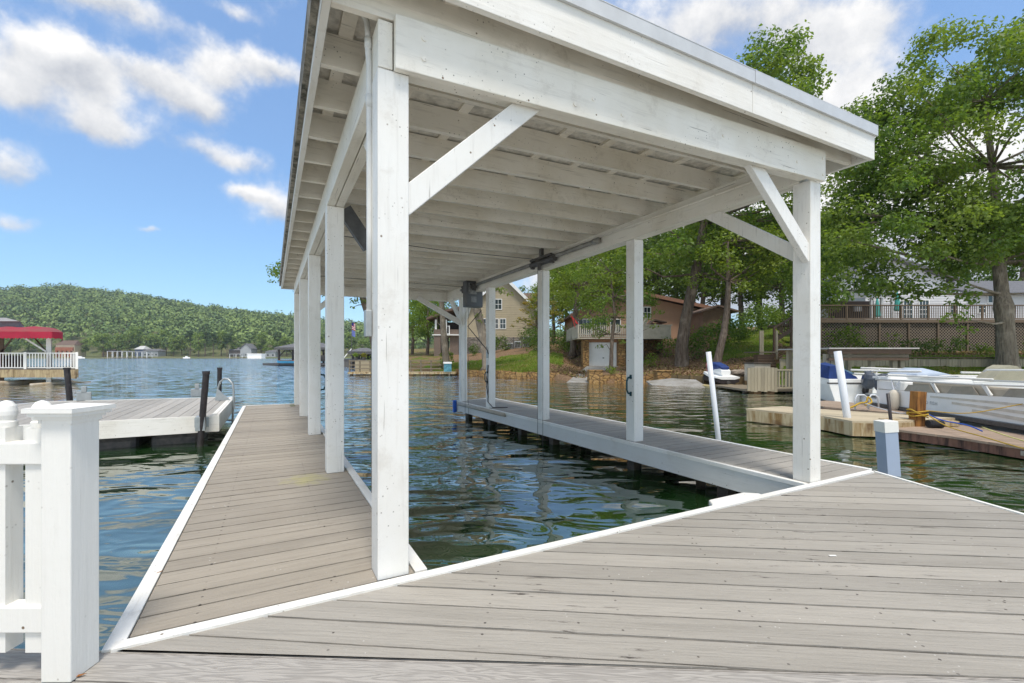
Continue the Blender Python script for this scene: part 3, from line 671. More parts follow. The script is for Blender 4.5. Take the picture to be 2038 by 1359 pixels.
# ------------------------------------------------------------------ right-hand shore terrain
COLS = [ # photo column, then (distance, height) along that line of sight
 (735, [(46,-.8),(47,-.1),(60,.6),(90,1.5),(160,3),(320,5)]),
 (800, [(42,-.8),(43,0),(50,.5),(66,1.2),(120,3),(320,5)]),
 (900, [(40,-.9),(40.6,.02),(50,.75),(62,1.4),(120,3.5),(320,6)]),
 (1000,[(34,-.9),(34.6,.02),(40,.55),(48,1.3),(58,2.0),(320,12)]),
 (1100,[(32,-.9),(32.6,.02),(38,.85),(46,1.9),(60,3),(320,15)]),
 (1150,[(27.6,-.9),(30.0,-.30),(33,.05),(37.5,.28),(46,2.6),(320,15)]),
 (1180,[(27.6,-.9),(29.6,-.30),(33,.05),(37.5,.28),(46,2.7),(320,16)]),
 (1215,[(28.2,-.9),(28.8,-.02),(32,.18),(37.5,.28),(46,2.8),(320,16)]),
 (1260,[(28.2,-.9),(28.8,-.02),(32,.20),(37.5,.5),(46,2.9),(320,16)]),
 (1320,[(27.6,-.9),(28.2,-.02),(32,.38),(37.5,1.3),(46,3.0),(320,18)]),
 (1400,[(25.8,-.9),(26.4,-.02),(30,.38),(36,1.6),(46,3.2),(320,20)]),
 (1500,[(24.2,-.9),(24.8,-.02),(28,.45),(34,1.65),(45,3.5),(320,22)]),
 (1545,[(22.8,-.9),(23.4,-.02),(25.6,.30),(31,1.3),(45,3.9),(320,24)]),
 (1560,[(22.6,-.9),(23.2,0),(25.0,.42),(25.5,1.08),(34,2.0),(320,24)]),
 (1700,[(21,-.9),(21.6,.05),(24.9,.45),(25.4,1.10),(34,1.5),(320,24)]),
 (2100,[(19,-.9),(19.6,.05),(24.4,.45),(24.9,1.12),(34,1.6),(320,24)]),
 (2700,[(17,-.9),(17.6,.05),(24.0,.45),(24.5,1.12),(34,1.6),(320,24)]),
 (3600,[(15,-.9),(15.6,.05),(23.0,.45),(23.5,1.12),(34,1.6),(320,24)])]
def col_at(px):
    px = min(max(px, COLS[0][0]), COLS[-1][0])
    for (a, pa), (b, pb) in zip(COLS, COLS[1:]):
        if a <= px <= b:
            t = (px-a)/(b-a); return [((1-t)*p[0]+t*q[0], (1-t)*p[1]+t*q[1]) for p, q in zip(pa, pb)]
def ground(px, Y):
    pr = col_at(px)
    if Y <= pr[0][0]: return pr[0][1]
    for p, q in zip(pr, pr[1:]):
        if Y <= q[0]: return p[1] + (q[1]-p[1]) * (Y-p[0])/(q[0]-p[0])
    return pr[-1][1]
def gpt(px, Y, dz=0): return Vector(((px-CX)/FPX*Y, Y, ground(px, Y)+dz))
def gxy(x, y, dz=0): return Vector((x, y, ground(CX + x/y*FPX, y)+dz))
def soil_mat():
    t = NT('lawn_and_mulch'); o = t.mapping(); at_ = t.N.new('ShaderNodeAttribute'); at_.attribute_name = 'cover'
    n = t.noise(o, .8, 6, .65); f = t.noise(o, 7, 5, .7); bl = t.noise(t.mapping((1,1,1)), 26, 3, .7)
    grass = t.mix(t.rng(f, .3, .7), (.075,.13,.012), (.13,.19,.025)); grass = t.mix(t.rng(n, .50, .66, 0, .75), grass, (.22,.17,.07))
    mul = t.mix(t.rng(f, .35, .65), (.15,.09,.05), (.27,.18,.11)); mul = t.mix(t.rng(bl, .55, .7), mul, (.36,.25,.16))
    mul = t.mix(t.rng(n, .55, .7, 0, .6), mul, (.09,.11,.03))
    k = t.math('ADD', at_.outputs['Fac'], t.math('MULTIPLY', t.math('SUBTRACT', n, .5), 1.5))
    t.col(t.mix(t.rng(k, .42, .58), grass, mul)); t.rough(.95); t.spec(.05); t.bump(t.math('ADD', f, bl), .9, .06); return t.mat
def cover(px, Y):                    # 1 = mulch and leaf litter, 0 = lawn
    if px < 900: return .55
    if px < 1085: return .1 if Y < 47 else .9
    if px < 1135: return .1 if 36 < Y < 44 and px < 1120 else .9
    if px < 1400: return .95
    if px < 1545:
        return .9 if Y < 32 else (.02 if px > 1400 + (Y-32)*2 else .8)
    if Y < 24.9: return .15
    return .0 if Y < 27 else (.9 if Y < 34 else .3)
pxs = [735 + i*7.5 for i in range(0, 115)] + [1600 + i*30 for i in range(1, 67)]
fr = [0,.4,.8,1,1.2,1.6,2,2.25,2.5,2.75,3,3.25,3.5,3.75,4,4.15,4.3,4.6,5]
vs, fs, cv = [], [], []; rr = random.Random(3)
for px in pxs:
    pr = col_at(px)
    for t_ in fr:
        i = min(int(t_), 4); u = t_ - i; Y = pr[i][0]*(1-u)+pr[i+1][0]*u; Z = pr[i][1]*(1-u)+pr[i+1][1]*u
        vs.append(((px-CX)/FPX*Y, Y, Z + (rr.uniform(-.03,.03) if t_ > 1 else 0))); cv.append(cover(px, Y))
n_ = len(fr)
for i in range(len(pxs)-1):
    for j in range(n_-1): a = i*n_+j; fs.append((a, a+n_, a+n_+1, a+1))
# close the west edge down to the lake bed
b = MB().add(vs, fs); o = b.build('lawn_shore', soil_mat(), smooth=True); tag(o, kind='structure')
a_ = o.data.attributes.new('cover', 'FLOAT', 'POINT'); a_.data.foreach_set('value', cv)

# ------------------------------------------------------------------ far shore and wooded hill
RIDGE = [(-900,600),(-500,592),(-150,590),(0,582),(60,580),(130,577),(170,581),(235,590),(300,598),(420,618),(500,628),(590,637),(650,645),(700,650),(760,656),(850,662),(1000,668),(1300,672),(2200,672)]
def ridge_z(px):
    for (a, y0), (b_, y1) in zip(RIDGE, RIDGE[1:]):
        if a <= px <= b_: return CAM_H + (CY - (y0+(y1-y0)*(px-a)/(b_-a)))/FPX*850 - 9
    return 40
def hill(px, Y):
    zr = ridge_z(px)
    if Y < 372: return -.8
    if Y < 374: return .2
    if Y < 420: return .2 + (Y-374)/46*2.2
    t_ = min(1, (Y-420)/430); return 2.4 + (zr-2.4) * (t_**.85) if Y <= 850 else zr - (Y-850)*.12
vs, fs = [], []; PXH = list(range(-900, 2201, 50)); YH = [371,373.5,380,395,420,470,530,600,680,760,850,950,1100]
for px in PXH:
    for Y in YH: vs.append(((px-CX)/FPX*Y, Y, hill(px, Y)))
for i in range(len(PXH)-1):
    for j in range(len(YH)-1): a = i*len(YH)+j; fs.append((a, a+len(YH), a+len(YH)+1, a+1))
tag(MB().add(vs, fs).build('far_hills', plain('far_ground', (.10,.13,.035), .95, .2, .05, c2=(.17,.15,.08)), smooth=True), kind='structure')

# ------------------------------------------------------------------ foliage
def leaf_mesh(name, pos, nrm, size, rs, mat, aspect=.6):
    n = len(pos); nrm = nrm / np.maximum(np.linalg.norm(nrm, axis=1, keepdims=True), 1e-6)
    r = rs.normal(size=(n,3)); a = np.cross(nrm, r); a /= np.maximum(np.linalg.norm(a, axis=1, keepdims=True), 1e-6); b = np.cross(nrm, a)
    L = (size * rs.uniform(.6, 1.35, n))[:,None]; Wd = L * aspect
    fold = nrm * L * .18
    v = np.stack([pos - a*L*.5, pos + b*Wd*.5 + fold - a*L*.05, pos + a*L*.5, pos - b*Wd*.5 + fold - a*L*.05], axis=1).reshape(-1,3)
    me = bpy.data.meshes.new(name); me.vertices.add(4*n); me.vertices.foreach_set('co', v.ravel())
    me.loops.add(4*n); me.loops.foreach_set('vertex_index', np.arange(4*n)); me.polygons.add(n)
    me.polygons.foreach_set('loop_start', np.arange(0, 4*n, 4)); me.polygons.foreach_set('loop_total', np.full(n, 4))
    me.materials.append(mat); me.update(calc_edges=True); me.validate(); return me
def clumps(cl, n_per, rs, flat=.65, up=.6):
    """leaf positions and facings for clumps (x,y,z,r): thin shells of foliage with gaps between them"""
    P_, N_ = [], []
    for (x, y, z, r) in cl:
        k = max(4, int(n_per * (r**2)))
        d = rs.normal(size=(k,3)); d /= np.linalg.norm(d, axis=1, keepdims=True)
        rad = r * rs.uniform(.15, 1, k)**.5
        p = d * rad[:,None]; p[:,2] *= flat
        p += rs.normal(size=(k,3)) * r * .10
        P_.append(p + np.array([x,y,z])); nn = d * .7 + rs.normal(size=(k,3)) * .55; nn[:,2] += up; N_.append(nn)
    return np.concatenate(P_), np.concatenate(N_)
def crown_clusters(ells, rs):
    cl = []
    for (cx, cy, cz, rx, ry, rz, n, r0, r1) in ells:
        for _ in range(n):
            d = rs.normal(size=3); d /= np.linalg.norm(d); q = rs.uniform(.30, 1)**.45
            cl.append((cx + d[0]*rx*q, cy + d[1]*ry*q, cz + d[2]*rz*q, rs.uniform(r0, r1)))
    return cl
def limbs(mb, trunk, tr, cl, rs, frac=.5, r=.09, lo=.35):
    k = len(trunk)
    for c in cl:
        if rs.uniform() > frac: continue
        c = Vector(c[:3]); i = max(int(k*lo), 0)
        cand = [j for j in range(i, k) if trunk[j].z < c.z + .5] or [i]
        j = min(cand, key=lambda q: (trunk[q]-c).length + (c.z-trunk[q].z)*.25)
        s = trunk[j]; mid = s.lerp(c, .5) + Vector((rs.normal()*.25, rs.normal()*.25, -.06*(c-s).length + rs.normal()*.15))
        r0 = min(tr[j]*.5, r*(.5+.13*(c-s).length)); mb.tube([s, s.lerp(mid,.5)+Vector((0,0,-.03)), mid, mid.lerp(c,.6), c], [r0, r0*.8, r0*.62, r0*.38, r0*.12], 6, cap=False)
M['leaf_maple'] = leaf_mat('maple_leaves', (.085,.155,.03), (.17,.255,.05), (.26,.33,.07), .5)
M['leaf_dark'] = leaf_mat('dark_leaves', (.055,.105,.02), (.12,.185,.035), (.17,.24,.05), .45)
M['leaf_bright'] = leaf_mat('bright_leaves', (.11,.18,.025), (.19,.27,.04), (.26,.31,.05), .45)
M['leaf_yellow'] = leaf_mat('yellowing_leaves', (.14,.17,.025), (.28,.26,.035), (.33,.20,.035), .4)
M['leaf_far'] = leaf_mat('far_leaves', (.11,.18,.045), (.21,.30,.07), (.30,.37,.10), .35)
M['pine'] = leaf_mat('pine_needles', (.04,.08,.022), (.07,.12,.032), (.09,.14,.04), .25)
M['bark'] = bark_mat('grey_brown_bark', (.085,.062,.045), (.20,.16,.125))
M['bark_pale'] = bark_mat('pale_flaky_bark', (.17,.135,.10), (.34,.285,.22))
def tree(name, base, trunk, radii, ells, n_per, leaf, mat, bark, label, cat='tree', seed=1, group=None, frac=.5, flat=.65, aspect=.6, limb=.09, lo=.35, low=()):
    rs = np.random.RandomState(seed); root = thing(name, base, label, cat, group)
    tk = [Vector(p) for p in trunk]; cl = crown_clusters(ells, rs) + list(low)
    mb = MB().tube([Vector((tk[0].x, tk[0].y, tk[0].z-.4))] + tk, [radii[0]*1.5] + list(radii), 12)
    limbs(mb, tk, radii, cl, rs, frac, limb, lo); mb.build('trunk', bark, root, smooth=True)
    P_, N_ = clumps(cl, n_per, rs, flat); P_ -= np.array(base)
    me = leaf_mesh('crown', P_, N_, leaf, rs, mat, aspect); c = bpy.data.objects.new('crown', me); COL.objects.link(c); c.parent = root
    return root
def bush(name, base, ells, n_per, leaf, mat, label, seed=1, group=None, cat='bush', aspect=.6):
    rs = np.random.RandomState(seed); cl = crown_clusters(ells, rs); cl = [c for c in cl]
    P_, N_ = clumps(cl, n_per, rs, .85, .4); P_ -= np.array(base); P_[:,2] = np.maximum(P_[:,2], -.05)
    me = leaf_mesh(name, P_, N_, leaf, rs, mat, aspect); o = bpy.data.objects.new(name, me); COL.objects.link(o); o.location = base
    return tag(o, label, cat, group)
# ---- the wood on the hill: one continuous mass
def far_forest():
    rs = np.random.RandomState(5); P_, N_ = [], []
    n = 0
    while n < 5200:
        px = rs.uniform(-330, 1330); Y = 400 + 500 * rs.uniform()**.8
        x = (px-CX)/FPX*Y; z = hill(px, Y); r = 3.2 + 7.0*rs.uniform()**2; h = rs.uniform(6, 12) + r*.35
        k = int(26 + r*5); d = rs.normal(size=(k,3)); d[:,2] = np.abs(d[:,2])*1.0 - .25; d[:,1] -= .3; d /= np.linalg.norm(d, axis=1, keepdims=True)
        rad = r * rs.uniform(.62, 1.12, k); p = d*rad[:,None]; p[:,2] *= rs.uniform(.7, 1.3); P_.append(p + np.array([x, Y, z+h])); N_.append(d + rs.normal(size=(k,3))*.4); n += 1
    P_ = np.concatenate(P_); N_ = np.concatenate(N_)
    me = leaf_mesh('hill_forest', P_, N_, 2.9, rs, M['leaf_forest'], .75)
    o = bpy.data.objects.new('hill_forest', me); COL.objects.link(o); tag(o, 'dense green wood covering the hill across the lake', 'forest', kind='stuff')
t = NT('hill_forest_leaves'); o_ = t.mapping(); vv = t.noise(o_, .085, 3, .6); isl = t.island()
c_ = t.mix(t.rng(vv, .38, .62), (.09,.15,.05), (.25,.33,.10)); c_ = t.mix(t.rng(t.noise(o_, .03, 2), .55, .68, 0, .7), c_, (.09,.15,.085)); c_ = t.mix(t.rng(isl, 0, 1, 0, .3), c_, (.25,.31,.13)); t.col(c_); t.rough(.8); t.spec(.1)
M['leaf_forest'] = t.mat
far_forest()
# ---- individual trees along the far water's edge
def proto_tree(seed, kind):
    if kind == 'round': ells = [(0,0,11,6.5,6.5,6.5,26,2.0,3.4)]
    elif kind == 'tall': ells = [(0,0,15,4.5,4.5,7,24,1.8,2.8),(0,0,8,4,4,3,8,1.5,2.2)]
    else: ells = [(0,0,17,3.2,3.2,6,22,1.3,2.2)]
    h = {'round':12,'tall':17,'pine':18}[kind]
    return tree('far_tree', (0,0,0), [(0,0,0),(.2,0,h*.3),(.1,.2,h*.6),(0,0,h)], [.42,.34,.25,.08], ells, 11 if kind != 'pine' else 13, 1.15, M['leaf_far'] if kind != 'pine' else M['pine'], M['bark'],
                'tall green tree standing at the far water edge', 'tree', seed, 'trees along the far shore', frac=.25, limb=.14)
protos = [proto_tree(21,'round'), proto_tree(22,'tall'), proto_tree(23,'pine'), proto_tree(24,'tall')]
rt = random.Random(8); used = set()
FT = [(205,383,0,1.12,'broad bright green tree, biggest on the far shore beside the brick and cream house'),
      (170,386,3,.7,None),(240,392,1,.9,None),(258,398,1,1.0,None),(330,404,1,1.05,None),(345,390,3,.75,None),(362,396,1,.85,None),(378,392,2,1.0,None),(395,385,3,.95,None),(408,398,2,1.1,None),
      (424,388,2,.95,None),(440,394,1,1.0,None),(452,383,2,.9,None),(466,392,3,.8,None),(520,395,1,.95,None),(538,388,0,.8,None),(552,400,2,.95,None),(570,392,0,.95,None),(590,388,1,.9,None),(612,396,0,1.0,None),
      (636,392,1,.9,None),(655,398,2,.9,None),(676,390,0,.9,None),(700,396,1,.95,None),(722,392,0,.85,None),(20,392,0,1.0,None),(55,400,1,1.0,None),(85,396,0,.9,None),(-30,390,3,1.0,None),(-80,395,1,1.0,None),(300,407,0,1.1,None),(270,410,3,1.2,None),(760,400,0,.9,None),(800,395,1,1.0,None)]
for (px, Y, k, sc, lb) in FT:
    o = protos[k]; p = ((px-CX)/FPX*Y, Y, hill(px, Y)-.1)
    if k in used: c = copy_thing(o, p, rt.uniform(0,6.28), sc, lb)
    else: used.add(k); o.location = p; o.scale = (sc,)*3; c = o
    if lb: c['label'] = lb; c.pop('group', None)
    else: c['label'] = ('broad round tree standing at the far water edge','tall oval tree standing at the far water edge','slim dark pine standing at the far water edge','high leafy tree with bare lower trunk at the far water edge')[k]; c['group'] = 'trees along the far shore'
# ------------------------------------------------------------------ near right shore: walls, ramp, houses
M['stone'] = rubble_mat('yellow_field_stone', (.42,.27,.11), (.30,.17,.07), (.14,.09,.05), 2.6)
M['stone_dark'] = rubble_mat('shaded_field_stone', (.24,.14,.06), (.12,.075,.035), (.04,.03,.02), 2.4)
M['grey_timber'] = weather_deck('grey_upright_timber', 'z', (.36,.31,.215), .16, .4)
M['grey_timber_x'] = weather_deck('grey_level_timber', 'x', (.22,.18,.125), .16, .3)
M['old_timber'] = weather_deck('old_brown_timber', 'x', (.13,.085,.055), .25, .3)
M['concrete'] = plain('stained_concrete', (.34,.33,.31), .85, .2, 1.5, bump=.3, c2=(.20,.18,.15), specks=True)
M['glass'] = plain('dark_window_glass', (.03,.04,.045), .08, .1, 3, spec=.8)
M['white_paint'] = plain('white_house_paint', (.86,.86,.84), .55, .04, 2)
M['cream_rail'] = plain('cream_rail_paint', (.50,.45,.36), .7, .12, 3)
M['roof_brown'] = plain('brown_shingles', (.17,.115,.085), .9, .2, 5, bump=.5, specks=True)
M['roof_grey'] = plain('grey_shingles', (.17,.17,.18), .9, .2, 5, bump=.4, specks=True)
def gsx(px, Y): return (px - CX) / FPX * Y

def stone_run(label, pts, zt, hgt=.9, th=.5, seed=1, sz=(.35,.8), name='stone_seawall'):
    r = random.Random(seed); b = MB()
    for (x0,y0), (x1,y1) in zip(pts, pts[1:]):
        L = math.hypot(x1-x0, y1-y0); ux, uy = (x1-x0)/L, (y1-y0)/L; s = 0
        while s < L:
            w = r.uniform(*sz)
            for z in (0, 1):
                top = zt + r.uniform(-.05,.06) if z else zt - hgt*.42 + r.uniform(-.04,.04); bot = top - hgt*.5 if z else LAKE - .5
                o = r.uniform(-.09,.06); cx, cy = x0+ux*s, y0+uy*s; nx, ny = uy, -ux
                q = [(0,o),(w*.94,o+r.uniform(-.06,.06)),(w*.95,-th),(.0,-th)]
                pl = [(cx+ux*a+nx*c_, cy+uy*a+ny*c_) for a, c_ in q]
                ins = [(cx+ux*(a*.86+w*.07)+nx*(c_*.9), cy+uy*(a*.86+w*.07)+ny*(c_*.9)) for a, c_ in q]
                b.add([(p[0],p[1],bot) for p in pl]+[(p[0],p[1],top-.07) for p in pl]+[(p[0],p[1],top) for p in ins],
                      [(3,2,1,0)]+[(i,(i+1)%4,4+(i+1)%4,4+i) for i in range(4)]+[(4+i,4+(i+1)%4,8+(i+1)%4,8+i) for i in range(4)]+[(8,9,10,11)])
            s += w
    return tag(b.build(name, M['stone']), label, 'sea wall')
def line(px_Y): return [(gsx(px, Y), Y) for px, Y in px_Y]
stone_run('long low yellow stone sea wall below the lawn of the tan house', line([(905,39.6),(960,36.2),(1000,34.0),(1050,32.8),(1112,32.1)]), .06, seed=3)
stone_run('short stone wall right of the boat ramp below the garage', line([(1186,28.6),(1250,28.5),(1316,27.9)]), .05, seed=4)
for px, Y, nm in ((1184,28.3,'square stone pillar at the right edge of the boat ramp'), (1318,27.5,'square stone pillar at the end of the garage sea wall')):
    x = gsx(px, Y); b = MB().box(x-.42,x+.42,Y-.42,Y+.4,LAKE-.5,.30).box(x-.47,x+.47,Y-.47,Y+.45,.301,.36)
    tag(b.build('stone_pillar', M['stone'], bevel=.04), nm, 'pillar')
# ramp
b = MB(); q = [(1120,27.0,-.62),(1184,26.8,-.62),(1184,31.5,-.08),(1232,37.3,.315),(1168,37.3,.315)]
b.extrude([(gsx(a,Y),Y,z+.02) for a,Y,z in q], (0,0,.07)); tag(b.build('boat_ramp', M['concrete']), kind='structure')
# timber sea wall further right
b = MB(); pts = line([(1326,27.4),(1400,25.7),(1445,24.9),(1500,24.0)])
for (x0,y0),(x1,y1) in zip(pts, pts[1:]):
    for k, z in enumerate((-.30,-.08,.10)): b.beam((x0,y0,z-.1),(x1,y1,z-.1),.16,.19)
    for s in (0,.33,.66): b.box(x0+(x1-x0)*s-.09, x0+(x1-x0)*s+.09, y0+(y1-y0)*s-.26, y0+(y1-y0)*s-.09, LAKE-.5, .10)
tag(b.build('timber_seawall', weather_deck('mossy_timber', 'x', (.17,.12,.06), .25, .3)), 'brown timber sea wall with posts behind the jet ski', 'sea wall')
# sloping grey slabs at the water
b = MB(); q = [(1286,27.4,-.36),(1298,25.6,-.50),(1412,23.6,-.52),(1385,25.4,-.18),(1335,26.6,-.16)]
b.extrude([(gsx(a,Y),Y,z) for a,Y,z in q], (0,0,.08)); tag(b.build('concrete_slab', M['concrete']), 'grey sloping slab lying in the water right of the stone wall', 'slab')
# rock heap
r = random.Random(4)
for k in range(14):
    px = 1453 + (k % 7)*6.5 + r.uniform(-2,2); Y = 24.9 + r.uniform(0,.5); s = r.uniform(.14,.24); z = .02 + (k//7)*.20
    x = gsx(px, Y); ring = []
    b = MB()
    vs = []
    for i in range(4):
        ph = -1.1 + i*.75; rad = math.cos(ph)*s
        for j in range(7): a = j*2*math.pi/7; vs.append((x+rad*math.cos(a)*r.uniform(.8,1.25)*1.3, Y+rad*math.sin(a)*r.uniform(.8,1.2), z+s*.7*math.sin(ph)+.1))
    fs = [(i*7+j, i*7+(j+1)%7, (i+1)*7+(j+1)%7, (i+1)*7+j) for i in range(3) for j in range(7)] + [tuple(range(21,28)), tuple(reversed(range(7)))]
    o = b.add(vs, fs).build('rock', M['rock'] if 'rock' in M else M.setdefault('rock', plain('pale_rock', (.34,.28,.22), .9, .2, 2, bump=.4)))
    tag(o, 'pale rounded rock in the heap behind the jet ski', 'rock', 'rocks heaped behind the jet ski')

# ---- generic pieces
def window(par, x0, x1, y, z0, z1, mull=1, rails=1, frame='white_paint', fw=.09, depth=.05, name='window'):
    """a framed window on a wall that faces -y at y"""
    f = MB().box(x0-fw,x1+fw,y-depth,y-.002,z1,z1+fw).box(x0-fw,x1+fw,y-depth,y-.002,z0-fw,z0).box(x0-fw,x0,y-depth,y-.002,z0,z1).box(x1,x1+fw,y-depth,y-.002,z0,z1)
    for k in range(mull): xx = x0+(x1-x0)*(k+1)/(mull+1); f.box(xx-.022,xx+.022,y-depth*.8,y-.012,z0,z1)
    for k in range(rails): zz = z0+(z1-z0)*(k+1)/(rails+1); f.box(x0,x1,y-depth*.7,y-.012,zz-.025,zz+.025)
    w = f.build(name, M[frame], par); MB().box(x0,x1,y-.010,y-.002,z0,z1).build('pane', M['glass'], w); return w
def rail_fence(mb, p0, p1, h, step=.17, w=.05, top=.06, base=.08, post=2.0, pw=.11):
    p0 = Vector(p0); p1 = Vector(p1); L = (p1-p0).length; d = (p1-p0)/L; up = Vector((0,0,1))
    mb.beam(p0+up*h, p1+up*h, top*1.6, top).beam(p0+up*base, p1+up*base, top*.7, top)
    n = int(L/step)
    for k in range(1, n): q = p0 + d*(L*k/n); mb.beam(q+up*(base+top*.5), q+up*(h-top*.5), w, w, up=(0,1,0))
    m_ = max(1, int(L/post))
    for k in range(m_+1): q = p0 + d*(L*k/m_); mb.beam(q, q+up*(h+.06), pw, pw, up=(0,1,0))
    return mb

# ---- tan gabled house
Y0 = 62.0; mpp = Y0/FPX; Zt = lambda py: CAM_H + (CY-py)*mpp; Xt = lambda px: (px-CX)*mpp
th_ = thing('house', (Xt(990), Y0, ground(990, Y0)), 'large tan house with steep gable and stone foundation beyond the lawn', 'house')
M['tan'] = lap_siding('tan_lap_siding', (.46,.37,.22), .22)
M['tan_stone'] = rubble_mat('grey_foundation_stone', (.30,.27,.23), (.20,.17,.15), (.14,.13,.11), 1.6)
def siding_boards(mb, outline, y, pitch=.24, lap=.03):       # clipped overlapping boards on a wall facing -y
    z0 = min(p[1] for p in outline); z1 = max(p[1] for p in outline); z = z0
    while z < z1:
        q = clip(clip(outline, 0, -1, -z), 0, 1, min(z+pitch, z1))
        if len(q) >= 3:
            vs = [(p[0], y - lap*(1-(p[1]-z)/pitch), p[1]) for p in q]; n = len(vs); c_ = sum((Vector(v) for v in vs), Vector())/n
            ar = sum(q[i][0]*q[(i+1)%n][1]-q[(i+1)%n][0]*q[i][1] for i in range(n))
            mb.add(vs, [tuple(range(n)) if ar > 0 else tuple(reversed(range(n)))])
            q2 = [(p[0], z) for p in q if abs(p[1]-z) < 1e-6]
            if len(q2) >= 2: xa, xb = min(p[0] for p in q2), max(p[0] for p in q2); mb.add([(xa,y-lap,z),(xb,y-lap,z),(xb,y,z),(xa,y,z)], [(3,2,1,0)])
        z += pitch
    return mb
M['tan_board'] = plain('tan_board_paint', (.42,.355,.24), .65, .05, 1.5)
zf, xl, xr, apx = Zt(671), Xt(918), Xt(1066), Xt(1000)
out = [(xl,zf),(xr,zf),(xr,Zt(616)),(apx,Zt(548)),(xl,Zt(627))]
siding_boards(MB(), out, Y0-.02).build('siding', M['tan_board'], th_)
MB().extrude([(p[0],Y0,p[1]) for p in out], (0,12,0)).build('wall', M['tan_board'], th_)
MB().box(xl-.02,xr+.02,Y0-.12,Y0+12,-1.0,zf-.003).build('foundation', M['tan_stone'], th_)
b = MB(); e = .5
for (xa,za,xb,zb) in ((apx,Zt(548),xr+.9,Zt(616)-.75),(apx,Zt(548),xl-.6,Zt(627)-.6)):
    b.extrude([(xa,Y0-e,za+.08),(xb,Y0-e,zb+.08),(xb,Y0-e,zb+.26),(xa,Y0-e,za+.26)], (0,13,0))
b.build('roof', M['roof_brown'], th_)
b = MB()
for (xa,za,xb,zb) in ((apx,Zt(548),xr+.9,Zt(616)-.75),(apx,Zt(548),xl-.6,Zt(627)-.6)):
    b.extrude([(xa,Y0-e-.06,za-.30),(xb,Y0-e-.06,zb-.22),(xb,Y0-e-.06,zb+.28),(xa,Y0-e-.06,za+.28)], (0,.05,0))
b.build('rake_board', M['white_paint'], th_)
for (a, c_, d_, e_) in ((985,998,596,615),(995.5,1006,635,653.5),(962.5,972,635,653.5),(983,991,635,653.5)): window(th_, Xt(a), Xt(c_), Y0-.05, Zt(e_), Zt(d_), 1, 1)
MB().box(xl-.02,xl+.18,Y0-.09,Y0-.051,zf,Zt(627)-.2).build('corner_board', M['white_paint'], th_)
MB().extrude([(Xt(1034),Y0+6,Zt(574)),(Xt(1073),Y0+6,Zt(574)),(Xt(1084),Y0+1.5,Zt(606)),(Xt(1044),Y0+1.5,Zt(606))],(0,0,.2)).build('rear_roof', M['roof_brown'], th_)
MB().box(Xt(1052),Xt(1080),Y0+1.6,Y0+10,1.5,Zt(606)-.01).build('rear_wall', M['tan_board'], th_)
# porch at its left
p0, p1 = Xt(866), Xt(902)
MB().box(p0,p0+.9,Y0-1,Y0+.2,0,Zt(656)).box(p0,p0+.9,Y0+6,Y0+7,0,Zt(656)).box(xl-1.5,xl-.3,Y0-.6,Y0+8,0,Zt(656)).build('porch_base', plain('brown_porch', (.20,.15,.12), .8), th_)
MB().box(p0-.2,xl-.03,Y0-1.1,Y0+8,Zt(668),Zt(666)).build('porch_floor', M['white_paint'], th_)
MB().extrude([(p0-.9,Y0-1.6,Zt(638)),(Xt(893),Y0-1.6,Zt(622)),(xl-.04,Y0-1.6,Zt(617)),(xl-.04,Y0-1.6,Zt(612)),(Xt(893),Y0-1.6,Zt(617)),(p0-.9,Y0-1.6,Zt(634))],(0,10,0)).build('porch_roof', M['roof_brown'], th_)
for x in (p0+.25, p0+1.6): MB().box(x-.12,x+.12,Y0-1,Y0-.76,Zt(655.9),Zt(637)).build('porch_post', M['white_paint'], th_)
rail_fence(MB(), (p0+1.0,Y0-.9,Zt(666)+.01), (xl-1.5,Y0-.9,Zt(666)+.01), 1.1, .28, .07).build('porch_railing', M['white_paint'], th_)
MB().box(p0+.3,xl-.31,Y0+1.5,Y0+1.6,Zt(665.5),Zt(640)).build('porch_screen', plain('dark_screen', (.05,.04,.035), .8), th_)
for k, px in enumerate((1016, 1030, 1048)):
    x = gsx(px, 58); z = ground(px, 58); o = thing('air_conditioner', (x,58,z), ('small grey air conditioner left in the row beside the tan house', 'middle grey air conditioner beside the tan house', 'tall grey air conditioner right in the row beside the tan house')[k], 'air conditioner')
    MB().box(x-.42,x+.42,57.6,58.4,z,z+(.75,.85,1.3)[k]).build('cabinet', M['galv'], o, bevel=.03)
    MB().box(x-.36,x+.36,57.58,57.599,z+.1,z+(.65,.75,1.2)[k]).build('grille', M['dark_metal'], o)
sc_ = thing('lattice_screen', (gsx(1030,56.8),56.8,ground(1030,56.8)), 'thin dark posts and lattice screen in front of the air conditioners', 'lattice screen')
for px in (1006,1022,1038,1054): x = gsx(px,56.8); z = ground(px,56.8); MB().box(x-.05,x+.05,56.75,56.85,z-.1,z+1.5).build('post', M['dark_metal'], sc_)
b = MB()
for i in range(10): x = gsx(1007,56.8)+i*.32; b.beam((x,56.8,1.9),(x+.3,56.8,3.1),.03,.02)
b.build('lattice', M['galv'], sc_)

